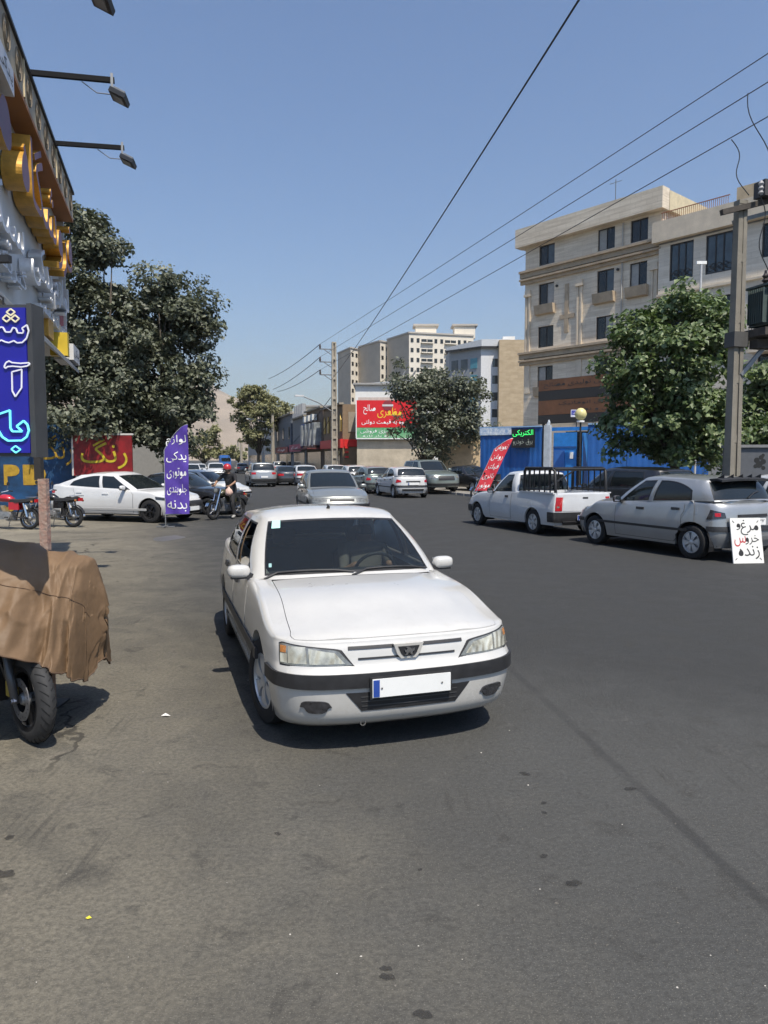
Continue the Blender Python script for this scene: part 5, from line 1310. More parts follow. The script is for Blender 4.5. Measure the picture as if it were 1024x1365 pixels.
def hanging_sign():
    Y = 4.2; x1 = at(43, 613, Y).x; z0, z1 = at(20, 606, Y).z, at(20, 408, Y).z; w = .42
    t = thing('hanging_sign', 'blue vertical box sign with white and cyan lit outline lettering', 'sign', (x1, Y, 0), R(-4))
    part('case', MB().box((-w / 2, .06, (z0 + z1) / 2), (w + .02, .12, z1 - z0 + .02)), mat('sign case dark', (.05, .052, .055), .5), t)
    part('case_edge', MB().box((.014, .06, (z0 + z1) / 2), (.03, .13, z1 - z0 + .03)), mat('sign edge grey', (.05, .052, .055), .5, var=.2, scale=5), t)
    part('blue_face', MB().box((-w / 2, -.004, (z0 + z1) / 2), (w - .01, .012, z1 - z0 - .02)), mat('sign ultramarine', (.018, .016, .30), .3, var=.12, scale=2), t)
    S = Y / 960
    def q(zx, zy):   # point of the sign face from its drawing
        u, v = zx / 6.2, 400 + zy / 6.2
        p = at(u, v, Y - .02); return Vector((p.x - x1, -.018, p.z))
    W = mat('led white', (.75, .75, .8), .4, emit=(.8, .82, 1), estr=.12); CY = mat('led cyan', (.2, .8, .85), .4, emit=(.15, .85, 1), estr=.45)
    def stroke(pts, m, closed=True, r=.0038):
        P = [q(*p) for p in pts]
        if closed: P.append(P[0])
        n = MB()
        for a, b in zip(P[:-1], P[1:]):
            n.beam(a, b, r * 2, r * 1.6, up=(0, -1, 0))
        part('led_stroke', n, m, t)
    YW = mat('led warm', (.75, .7, .5), .4, emit=(1, .85, .5), estr=.12)
    stroke([(85, 70), (122, 97), (85, 125), (48, 97)], YW); stroke([(47, 120), (85, 150), (50, 178), (15, 150)], YW); stroke([(122, 122), (158, 152), (125, 180), (88, 150)], YW)
    stroke([(-30, 235), (0, 220), (18, 222), (40, 260), (62, 262), (85, 262), (105, 225), (130, 232), (145, 270), (190, 272), (196, 255), (182, 232), (225, 205), (240, 255), (222, 315), (185, 350), (140, 352), (112, 335), (70, 350), (35, 342), (5, 328), (-30, 345)], W, False)
    stroke([(70, 502), (95, 515), (170, 522), (238, 518), (250, 530), (225, 545), (175, 552), (100, 545), (60, 548), (40, 562), (28, 548), (45, 515)], W); stroke([(95, 592), (180, 572), (178, 725), (125, 798), (98, 750)], W)
    stroke([(-30, 945), (78, 910), (82, 1060), (98, 1085), (182, 1086), (135, 1042), (195, 998), (228, 1030), (240, 1080), (222, 1130), (180, 1160), (60, 1162), (10, 1130), (-20, 1080)], CY, False, .0052)
    stroke([(125, 1205), (168, 1235), (128, 1262), (88, 1232)], CY)
    hk = MB(); hk.tube([(-.28, .05, z1), (-.28, .05, z1 + .06), (-.23, .05, z1 + .1), (-.17, .05, z1 + .06), (-.17, .05, z1)], .006, 5); hk.tube([(-.225, .05, z1 + .1), (-.225, .05, z1 + .26)], .006, 5); part('hook', hk, BFR, t)
    part('bracket_arm', MB().box((-.62, .05, z1 + .28), (1.0, .04, .04)), BFR, t)
    p = thing('sign_post', 'peeling pinkish steel post beside the hanging blue sign', 'post', (at(57, 613, 5.35).x, 5.35, 0))
    pk = mat('peeling pink paint', (.24, .125, .095), .8, var=.5, scale=16, bump=.5, bscale=40, var2=(.32, .27, .23))
    part('tube', MB().box((0, 0, .85), (.058, .058, 1.72)), pk, p); part('upper_tube', MB().box((-.03, .0, 2.05), (.05, .05, .7)), mat('post in shade', (.03, .028, .027), .6), p); part('wire_tie', MB().tube([(-.05, -.05, 1.15), (.05, -.05, 1.18), (.06, .05, 1.16)], .005, 4), BFR, p)  # shade on the upper post is put into its dark colour
    part('foot_plate', MB().box((0, 0, .006), (.2, .2, .012)), BFR, p)
hanging_sign()

def painted_walls():
    Y = 25.4; a = at(-90, 613, Y); b = at(97, 613, Y); r = thing('painted_wall', 'dark blue painted wall with yellow letters behind the motorcycles', 'wall', (a.x, Y, 0)); L = b.x - a.x; H = at(60, 566, Y).z
    part('wall', MB().box((L / 2, .15, H / 2), (L, .3, H)), mat('mural blue', (.006, .042, .11), .7, var=.7, scale=1.1, bump=.3, bscale=9), r)
    ym = mat('mural yellow', (.38, .23, .02), .7, var=.3, scale=5)
    X = lambda u: at(u, 613, Y).x - a.x; Z = lambda v: at(50, v, Y).z
    text_part('PD', ym, r, (X(33), -.012, Z(633)), (math.pi / 2, 0, 0), w=1.5, h=.72, bold=.04); text_part('رنگ', ym, r, (X(75), -.012, Z(600)), (math.pi / 2, 0, 0), w=1.2, h=1.1, bold=.04)
    text_part('خودرو', ym, r, (X(-10), -.012, Z(590)), (math.pi / 2, 0, 0), w=1.8, h=.8, bold=.04)
    part('yellow_splash', MB().add([(X(8) + .22 * (1 + .4 * math.sin(3 * t)) * math.cos(t), -.013, Z(680) + .2 * (1 + .4 * math.sin(3 * t)) * math.sin(t)) for t in lin(0, 6, 16)], [tuple(range(16))]), ym, r)
    s = thing('red_sign_board', 'red board with big yellow lettering behind the white parked sedan', 'sign', (at(98, 613, 25.0).x, 25.0, 0)); W = at(176, 613, 25).x - at(98, 613, 25).x; z0, z1 = at(130, 634, 25).z, at(130, 580, 25).z
    part('panel', MB().box((W / 2, .05, (z0 + z1) / 2), (W, .08, z1 - z0)), mat('board crimson', (.20, .006, .008), .5, var=.5, scale=2.5), s); part('frame', MB().box((W / 2, .05, z1 + .03), (W + .1, .1, .06)).box((-.03, .05, (z0 + z1) / 2), (.06, .1, z1 - z0)), mat('board frame', (.55, .52, .48), .6), s)
    text_part('رنگ', mat('board yellow', (.5, .38, .02), .5, var=.35, scale=5), s, (W / 2 + .05, -.003, (z0 + z1) / 2 + .05), (math.pi / 2, 0, 0), w=W * .8, h=(z1 - z0) * .75, bold=.05)
    for x in (.1, W - .1): part('post', MB().box((x, .05, z0 / 2), (.08, .08, z0)), STEEL, s)
    g = thing('far_left_house', 'pale low house on the left farther down the street behind the trees', 'building', at(180, 613, 60).xy.to_3d(), R(16)); part('wall', MB().box((0, 4, 1.9), (4.6, 22, 3.8)), mat('pale house wall', (.2, .19, .17), .85), g); part('roof', MB().box((0, 4, 3.86), (5, 22.4, .16)), MATS['roof grey'], g); part('door', MB().box((2.32, -2, 1.1), (.05, 1, 2.2)), PANED, g); part('shutter', MB().box((2.32, 3, 1.4), (.05, 3, 2.4)), mat('shutter grey', (.3, .3, .3), .6), g)
painted_walls()

def flag(name, label, base, words, cm, tm, H, z0, W, lean, hb, tilt=0, fullcurve=.7, facing=0):
    """feather banner: pole at local x 0, cloth spreads to +x"""
    t = thing(name, label, 'flag', base, facing)
    n, k = 24, 8
    top = lambda f: H - fullcurve * (1 - f) ** 1.7
    P = []
    for j in range(n + 1):
        row = []
        for i in range(k + 1):
            f = i / k; z = lerp(z0, top(f), j / n); x = f * W + lean * (z - z0)
            row.append(Vector((x, .03 * math.sin(z * 5 + f * 4) * f + .012 * math.sin(z * 13 + f * 9), z)))
        P.append(row)
    cl = part('cloth', MB().grid(P), cm, t, True)
    pl = [(0, 0, 0), (0 + 0, 0, z0)] + [(lean * (z - z0), 0.0, z) for z in lin(z0, top(0), 6)][1:] + [(f * W + lean * (top(f) - z0), 0, top(f)) for f in lin(.1, 1, 9)]
    part('pole', MB().tube(pl, .011, 6), mat('flag pole', (.45, .45, .46), .4, .5), t)
    m = len(words); top0 = top(.45) - hb
    for i, w in enumerate(words):
        zc = lerp(top0, z0 + .22, i / (m - 1)); mb = text_mb(w, W * .82, min(.36, (H - z0) / m * .62), 0, .075, 0, 0, 3)
        V = []
        for x, y, z in mb.v:
            zz = zc + y; f = (x + W / 2) / W; V.append((x + W / 2 + lean * (zz - z0), .03 * math.sin(zz * 5 + f * 4) * f + .012 * math.sin(zz * 13 + f * 9) - .007, zz))
        mb.v = V; me = bpy.data.meshes.new('lettering'); me.from_pydata(mb.v, [], mb.f); me.materials.append(tm); link('lettering', me, cl)
    return t
pb_ = gnd(221, 703)
PURP = flag('purple_flag', 'purple feather banner with five lines of white lettering by the white parked sedan', pb_, ['لوازم', 'یدکی', 'موتوری', 'جلوبندی', 'بدنه'], mat('purple cloth', (.085, .045, .33), .75, var=.08, scale=4), WHT, at(245, 566, pb_.y).z, at(225, 685, pb_.y).z, .66, .0, .18)
part('cross_foot', MB().box((0, 0, .02), (.5, .05, .03)).box((0, 0, .035), (.05, .5, .03)).tube([(0, 0, .03), (0, 0, .3)], .018, 8), STEEL, PURP)
sb = gnd(229, 716); sk = thing('water_stain', 'dark wet looking patch on the concrete below the purple flag', 'stain', (sb.x, sb.y, 0))
part('patch', MB().add([(.34 * (1 + .15 * math.sin(3 * t)) * math.cos(t), .62 * (1 + .12 * math.sin(4 * t + 1)) * math.sin(t) - .3, .0045) for t in lin(0, 6.0, 18)], [tuple(range(18))]), mat('wet concrete', (.10, .098, .095), .5, var=.25, scale=5), sk)
# ------------------------------------------------------------------ the white sedan in front
REFL = mat('lamp reflector', (.56, .54, .45), .22, .35, var=.45, scale=6, coat=.5)
_n = REFL.node_tree.nodes; _wv = _n.new('ShaderNodeTexWave'); _wv.bands_direction = 'Y'; _wv.inputs['Scale'].default_value = 5; _wv.inputs['Distortion'].default_value = 9; _wv.inputs['Detail'].default_value = 1
_bp = _n.new('ShaderNodeBump'); _bp.inputs['Strength'].default_value = .5; _bp.inputs['Distance'].default_value = .02; _tc = _n.new('ShaderNodeTexCoord')
REFL.node_tree.links.new(_tc.outputs['Object'], _wv.inputs['Vector']); REFL.node_tree.links.new(_wv.outputs['Fac'], _bp.inputs['Height']); REFL.node_tree.links.new(_bp.outputs[0], _n['Principled BSDF'].inputs['Normal'])
ov = lambda zc, hh, p=4: ((lambda a: zc - hh * (1 - abs(2 * a - 1) ** p) ** .5), (lambda a: zc + hh * (1 - abs(2 * a - 1) ** p) ** .5))
def main_car():
    feats = [
        ('bumper_strip', 'black', 'full', -4.25, 4.25, .442, .53, .016, {'ns': 30, 'nz': 4}),
        ('bumper_strip', 'black', 'full', 8.55, 15.45, .44, .54, .016, {'ns': 24}),
        ('headlight', LAMP, 'pair', lambda b: 1.08 + .26 * b, lambda b: 3.12 + .05 * b, lambda a: .572 + .004 * a, lambda a: .656 + .044 * a ** .6 - .012 * max(0, a - .9) * 10, .006,
         {'ns': 24, 'nz': 8, 'sub': [('indicator', AMB, lambda b: 2.84 - .02 * b, lambda b: 3.08, lambda a: .645, lambda a: .684, .0085), ('reflector', REFL, lambda b: 2.80, lambda b: 3.08, lambda a: .585, lambda a: .640, .0085),
          ('reflector', REFL, lambda b: 2.12 + .03 * b, lambda b: 2.74, lambda a: .585, lambda a: .684, .0085), ('reflector', REFL, lambda b: 1.22 + .22 * b, lambda b: 2.04 + .03 * b, lambda a: .583, lambda a: .650 + .026 * a, .0085)]}),
        ('headlight_rim', 'black', 'pair', lambda b: 1.02 + .26 * b, lambda b: 3.16 + .05 * b, lambda a: .562 + .004 * a, lambda a: .664 + .044 * a ** .6 - .012 * max(0, a - .9) * 10, .002, {'ns': 24, 'nz': 8}),
        ('grille_slot', 'black', 'full', -1.15, 1.15, .664, .683, .006, {'ns': 14, 'nz': 2}),
        ('grille_slot', 'black', 'full', -.95, .95, .602, .614, .006, {'ns': 14, 'nz': 2}),
        ('air_intake', 'black', 'full', lambda b: -.95 - .3 * b, lambda b: .95 + .3 * b, .29, .41, .004, {'ns': 14, 'nz': 3}),
        ('fog_lamp', DLAMP, 'pair', lambda b: 1.68 - .1 * b, lambda b: 2.3 + .16 * b, *ov(.325, .04, 4), .0085, {'ns': 14}),
        ('side_molding', 'black', 'pair', 4.95, 6.98, .44, .52, .014, {'ns': 20}),
        ('sill_skirt', 'paint', 'pair', 4.95, 6.98, .235, .29, .012, {'ns': 20}),
        ('taillight', REDL, 'pair', lambda b: 8.8, lambda b: 10.9, .68, .84, .008, {'ns': 14}),
    ]
    d = sedan(2.13, -2.28, .852, (1.33, -1.33), .30, belt=(.90, .955), hood=.705, roof=1.335, ws=(.80, .03), rw=(-1.18, -1.72), tail=.985, deckx=-1.66, green=.885, rtop=.60, mirror=(.50, .885, .955),
              front=[(.15, -.15), (.19, -.06), (.26, -.01), (.36, .004), (.5, .012), (.545, .008), (.558, -.028), (.6, -.042), (.66, -.056), (.705, -.078)],
              feats=feats, hoodcrown=.024, crown=.02, mirror_size=(.115, .195, .108), steer=.2, round=.042, fr=.78, ridge=.007, sill=[(-3, .22), (1.3, .22), (1.75, .17), (3, .165)], open_window=(3, 1))
    wp = paint('white sedan', (.525, .515, .49), dust=.07)
    gm = glass_mat('clear car glass', (.55, .62, .62), .93)
    root, h, g, body = car(d, 'white_sedan', 'white sedan facing the camera in the foreground with black bumper strips', (-.48, 6.5, 0), (.303, -.953), wp, q=2, glass=gm,
                           plate=[('F', .44, None, .026)])
    bl = BLK()
    # emblem plate and surround on the grille
    p = h.pt(0, .64)
    o = part('grille_badge', MB().prism([(-.10, .046), (.10, .046), (.075, -.02), (.05, -.048), (-.05, -.048), (-.075, -.02)], 0, .03), wp, root, loc=(p.x - .004, 0, .645), rot=(math.pi / 2, 0, math.pi / 2))
    part('badge_field', MB().prism([(-.072, .03), (.072, .03), (.052, -.016), (.035, -.034), (-.035, -.034), (-.052, -.016)], .03, .033), bl, o)
    lion = [(-.03, -.026), (-.018, -.012), (-.028, -.004), (-.034, .01), (-.02, .006), (-.012, .016), (-.022, .024), (-.006, .027), (.006, .02), (.014, .008), (.026, .012), (.034, .022), (.036, .004), (.024, -.004), (.02, -.016), (.03, -.028), (.012, -.024), (.006, -.01), (-.006, -.012), (-.012, -.026)]
    part('emblem', MB().prism(lion, .033, .042), CHR(), o)
    pf = h.pt(0, .44); part('plate_frame', MB().box((pf.x + .018, 0, .44), (.012, .545, .138)), bl, root)
    for y in (-.2, .2): part('plate_screw', MB().lathe([(0, .006), (.006, .005), (.008, 0)], 8, 'X', c=(pf.x + .032, y, .44)), CHR(), root)
    for k in range(3): part('intake_slat', MB().grid([[h.pt(s, z) + Vector((.008, 0, 0)) for s in lin(-.95, .95, 13)] for z in (.318 + k * .03, .326 + k * .03)]), mat('slat dark grey', (.06, .06, .062), .5), root)
    # wipers, aerial, towing eye
    for y0, y1 in ((-.66, .0), (-.02, .60)):
        a = g.pt(-.0, 0); P = []
        w = MB(); pts = []
        for t in lin(0, 1, 6):
            y = lerp(y0, y1, t); s = abs(y) / .34 if abs(y) < .34 else 1 + (abs(y) - .34) / .3
            pts.append(g.pt(math.copysign(min(s, 1.98), y), .045 + .06 * math.sin(t * 3.1) ** .5 if t else .0, .022))
        w.tube(pts, .009, 6); part('wiper', w, bl, root)
    aer = g.pt(0, 1); part('roof_aerial', MB().tube([aer + Vector((-.16, 0, .02)), aer + Vector((-.13, 0, .06)), aer + Vector((-.17, 0, .075))], [.022, .014, .006], 8), bl, root)
    p = h.pt(.9, .2); part('towing_eye', MB().lathe([(.012, -.004), (.02, -.004), (.02, .004), (.012, .004)], 14, 'X', c=(p.x + .0, -p.y, .196), close=True), CHR(), root)
    # stickers on the windshield
    st = MB().grid(g.sheet(-1.82, -1.55, .80, .93, .004, 3, 3)); part('paper_sticker', st, mat('mint paper', (.42, .78, .70), .8, var=.08), root)
    st = MB().grid(g.sheet(-1.86, -1.78, .17, .23, .004, 2, 2)); part('round_sticker', st, mat('grey sticker', (.25, .42, .42), .8), root)
    # interior
    tan = mat('tan upholstery', (.30, .21, .13), .85, var=.15, bump=.3); gry = mat('grey upholstery', (.055, .057, .06), .9, var=.2)
    dash = mat('dashboard plastic', (.03, .031, .033), .7)
    D = MB(); rows = []
    for x, z in ((.78, .90), (.62, .935), (.40, .93), (.30, .86), (.30, .55)):
        rows.append([Vector((x - .12 * v * v, v * .66, z - .02 * v * v)) for v in lin(-1, 1, 9)])
    part('dashboard', D.grid(rows), dash, root, True, 40)
    for y in (-.36, .36):
        s = MB(); back = [[Vector((x - dx, y + v * w, z)) for v in lin(-1, 1, 7)] for x, z, w, dx in ((-.22, .38, .22, 0), (-.28, .65, .24, 0), (-.36, .95, .23, 0), (-.40, 1.02, .14, 0))]
        bk2 = [[p + Vector((-.11, 0, 0)) for p in r] for r in back]; s.slab(back, bk2)
        s.box((.02, y, .38), (.48, .46, .16))
        o = part('seat', s, gry, root, True, 40)
        part('headrest', MB().lathe([(.0, -.11), (.07, -.1), (.085, 0), (.07, .1), (.0, .11)], 12, 'Y', c=(-.42, y, 1.13)), gry, o, True)
    s = MB(); s.box((-1.12, 0, .72), (.14, 1.2, .6)); s.box((-.85, 0, .42), (.5, 1.2, .16)); part('rear_bench', s, gry, root)
    s = MB(); s.box((-1.45, 0, .945), (.46, 1.25, .03)); part('parcel_shelf', s, gry, root)
    for sd in (1, -1):
        s = MB(); s.grid([[Vector((x, sd * .735, z)) for x in lin(.5, -1.1, 6)] for z in (.45, .7, .9)]); part('door_lining', s, tan, root, label='tan inner door lining')
        b = MB().grid(g.sheet(4 if sd > 0 else 2 * g.S - 5, 5 if sd > 0 else 2 * g.S - 4, .0, .98, -.03, 2, 6)); part('pillar_lining', b, tan, root, True)
    b = MB().grid([[Vector((x, v * .55, 1.325 + .03 * (1 - v * v))) for v in lin(-1, 1, 7)] for x in lin(.0, -1.15, 4)]); part('headliner', b, mat('headliner', (.35, .33, .29), .9), root, True)
    part('floor_pan', MB().box((-.2, 0, .31), (2.3, 1.4, .03)), gry, root)
    sw = MB(); c = Vector((.17, .36, .86)); M = Matrix.Rotation(R(-62), 3, 'Y')
    ring = [c + M @ Vector((.185 * math.cos(t), .185 * math.sin(t), 0)) for t in lin(0, 2 * math.pi, 25)]
    sw.tube(ring, .015, 8, cap=False); sw.beam(c + M @ Vector((0, -.18, 0)), c + M @ Vector((0, .18, 0)), .05, .03); sw.beam(c + M @ Vector((-.18, 0, 0)), c, .05, .03)
    part('steering_wheel', sw, bl, root, True, 50)
    mr = g.pt(0, .86); part('rear_view_mirror', MB().box(mr + Vector((-.1, 0, -.02)), (.03, .23, .065)), bl, root)
    return root, h, g
MAIN, MH, MG = main_car()
# ------------------------------------------------------------------ parked and driving cars
def hatch(**k):
    feats = [('side_molding', 'black', 'pair', 5.0, 6.95, .47, .515, .012, {'ns': 14}), ('rear_bumper_strip', 'black', 'full', 8.75, 15.25, .50, .585, .014, {'ns': 20}),
             ('taillight', k.get('tail', REDL), 'pair', lambda b: 8.75 + .25 * b, lambda b: 10.15 - .1 * b, lambda a: .70 + .03 * a, lambda a: .865 - .05 * a, .008, {'ns': 12, 'sub': [('taillight_core', REDL, lambda b: 9.3, lambda b: 9.75, lambda a: .75, lambda a: .81, .0105)]}),
             ('tailgate_bar', 'black', 'full', 10.95, 13.05, .735, .785, .018, {'ns': 14}), ('rear_apron', 'black' if k.get('apron') else 'paint', 'full', 10.3, 13.7, .34, .42, .01, {'ns': 12}),
             ('headlight', LAMP, 'pair', lambda b: 1.3, lambda b: 3.5, lambda a: .60 + .04 * a, lambda a: .68 + .06 * a, .006, {'ns': 14}), ('grille', 'black', 'full', -1.1, 1.1, .30, .42, .006), ('bumper_strip', 'black', 'full', -3.9, 3.9, .46, .53, .012, {'ns': 18}), ('fuel_flap', 'paint', 'pair', 8.0, 8.25, .78, .9, .003)]
    d = sedan(1.96, -1.79, .825, (1.22, -1.22), .29, belt=(.90, 1.0), hood=.70, roof=1.36, ws=(.86, .12), rw=(-1.42, -1.67), tail=1.0, deckx=-1.57, green=.87, rtop=.61, bp=.02, cp=(-1.18, -1.16),
              rear=[(.25, .05), (.36, -.01), (.5, -.03), (.6, -.01), (.75, .0), (.9, .03), (1.0, .08)], feats=feats, doors=[(.62, -.24, .0, 0), (-.27, -1.05, 0, .2)], rr=1.15, wincut={5: (.75, .42)}, mirror=(.5, .89, .96), mirror_size=(.1, .18, .12), mirror_paint=False, Ra=.355, crown=.035, roofcrown=.045, round=.055, hz=.15)
    return d
def sedan_std(**k):
    feats = [('taillight', REDL, 'pair', lambda b: 8.8, lambda b: 10.9, .70, .85, .008, {'ns': 12}), ('bumper_strip', 'black', 'full', -4., 4., .44, .53, .014, {'ns': 18}), ('rear_bumper_strip', 'black', 'full', 8.6, 15.4, .46, .55, .014, {'ns': 18}),
             ('headlight', LAMP, 'pair', 1.2, 3.2, .575, .685, .006, {'ns': 12}), ('grille', 'black', 'full', -1., 1., .59, .665, .006), ('air_intake', 'black', 'full', -1.3, 1.3, .29, .40, .005), ('side_molding', 'black', 'pair', 5.0, 6.95, .45, .51, .012)]
    return sedan(k.get('xf', 2.1), k.get('xr', -2.2), .84, (1.3, -1.3), .29, belt=(.90, .96), hood=.71, roof=1.35, ws=(.78, .02), rw=(-1.15, -1.68), tail=.99, deckx=-1.62, green=.865, rtop=.60, feats=feats, mirror=(.48, .90, .96), mirror_size=(.1, .19, .12))
def coupe_sedan():
    feats = [('headlight', DLAMP, 'pair', lambda b: 1.9 - .5 * b, lambda b: 4.1, lambda a: .60 + .06 * a, lambda a: .67 + .07 * a, .006, {'ns': 14}), ('grille', 'black', 'full', -1.9, 1.9, .42, .60, .008, {'ns': 16}), ('air_intake', 'black', 'pair', lambda b: 2.1 - .1 * b, lambda b: 3.2 + .1 * b, lambda a: .28 + .05 * a, lambda a: .46 - .02 * a, .008), ('lower_intake', 'black', 'full', -1.6, 1.6, .24, .32, .006),
             ('taillight', REDL, 'pair', lambda b: 8.6, lambda b: 12., .80, .86, .008, {'ns': 12}), ('side_crease', 'paint', 'pair', 5.0, 6.9, .34, .40, .012, {'ns': 14}), ('sill_strip', 'black', 'pair', 5.0, 6.98, .215, .245, .008, {'ns': 14})]
    return sedan(2.2, -2.3, .90, (1.36, -1.36), .325, belt=(.90, 1.02), hood=.73, roof=1.33, ws=(1.02, .12), rw=(-1.1, -1.95), tail=1.05, deckx=-1.9, green=.84, rtop=.58, feats=feats, mirror=(.55, .98, .98), mirror_size=(.12, .22, .13), cp=(-1.42, -1.12), wincut={5: (.8, .5)}, doors=[(.78, -.27, .06, 0), (-.3, -1.2, 0, .22)], fr=1.25, rr=1.2, tw=.2, roofcrown=.06, hz=.16)
def suv(front=False):
    feats = [('taillight', REDL, 'pair', lambda b: 8.8, lambda b: 10.4, .86, 1.0, .008, {'ns': 10}), ('rear_apron', 'black', 'full', 8.7, 15.3, .36, .56, .012, {'ns': 18}), ('bumper_strip', 'black', 'full', -4., 4., .34, .46, .012, {'ns': 18}), ('headlight', LAMP, 'pair', 1.5, 3.3, .72, .86, .006, {'ns': 12}), ('grille', 'black', 'full', -1.3, 1.3, .62, .84, .008), ('sill_strip', 'black', 'pair', 4.95, 7., .26, .36, .012)]
    d = sedan(2.15, -2.15, .90, (1.3, -1.3), .34, belt=(1.06, 1.12), hood=.90, roof=1.60, ws=(.86, .2), rw=(-1.75, -1.98), tail=1.12, deckx=-1.9, green=.88, rtop=.66, feats=feats, mirror=(.5, .97, 1.14), cp=(-1.5, -1.42), doors=[(.66, -.27, 0, 0), (-.3, -1.15, 0, .2)],
              front=[(.22, -.1), (.34, -.01), (.5, .012), (.7, 0), (.9, -.1)], rear=[(.28, .08), (.4, 0), (.6, -.01), (.8, .02), (1.12, .08)], sill=[(-3, .28), (3, .28)], mirror_size=(.12, .2, .15), Ra=.41, tw=.22)
    d['width'] = [(.2, .95), (.4, .985), (.6, 1), (.8, 1), (1.0, .98), (1.15, .95)]
    return d
def estate():
    d = sedan(2.2, -2.3, .86, (1.35, -1.35), .30, belt=(.92, .98), hood=.72, roof=1.42, ws=(.78, .05), rw=(-1.9, -2.12), tail=1.0, deckx=-2.02, green=.87, rtop=.62, feats=[('taillight', REDL, 'pair', 8.9, 10.3, .70, .95, .008), ('bumper_strip', 'black', 'full', 8.6, 15.4, .44, .54, .014, {'ns': 18}), ('headlight', LAMP, 'pair', 1.2, 3.2, .58, .69, .006), ('side_molding', 'black', 'pair', 5, 6.95, .45, .52, .012)], mirror=(.48, .91, .97), cp=(-1.6, -1.45))
    return d

C1 = paint('silver', (.36, .37, .38), .5, .34); C2 = paint('white hatch', (.58, .58, .575)); C3 = paint('white pickup', (.58, .59, .60)); C4 = paint('pearl white', (.62, .62, .615), dust=.03)
C5 = paint('grey', (.20, .21, .21), .45); C6 = paint('black', (.012, .012, .014)); C7 = paint('grey green', (.20, .235, .22), .4); C8 = paint('light grey', (.33, .345, .35), .4); C9 = paint('dark grey', (.045, .05, .058), .3); C10 = paint('champagne grey', (.26, .27, .255), .4)
SDIR = (-.285, .9588)
r206, h206, g206, _ = car(hatch(tail=DLAMP), 'silver_hatchback', 'silver hatchback with black roof spoiler parked behind the handwritten board', (5.98, 14.95, 0), (-.408, .913), C1, group='cars parked on the right', scale=1.09, plate=[('R', .66, '۲۳م۱۹۵۱', .025)], handle=BLK())
sp = MB(); P, Q = [], []
for x, z in ((-1.36, 1.375), (-1.52, 1.385), (-1.62, 1.36)): P.append([Vector((x, v * .56, z + .02 * (1 - v * v))) for v in lin(-1, 1, 9)])
sp.slab(P, [[p - Vector((0, 0, .035)) for p in r] for r in P]); part('roof_spoiler', sp, BLK(), r206, True, 40)
for k in range(5): part('spoiler_fin', MB().add([(-1.42, -.44 + k * .22, 1.39), (-1.56, -.44 + k * .22, 1.39), (-1.56, -.44 + k * .22, 1.455), (-1.42, -.43 + k * .22, 1.39), (-1.56, -.43 + k * .22, 1.39), (-1.56, -.43 + k * .22, 1.455)], [(0, 1, 2), (3, 5, 4), (1, 4, 5, 2), (0, 2, 5, 3)]), BLK(), r206)
wp_ = [g206.pt(g206.S + .0, .1, .02), g206.pt(g206.S + .55, .34, .02), g206.pt(g206.S + .9, .40, .02)]; part('rear_wiper', MB().tube(wp_, .01, 5), BLK(), r206)

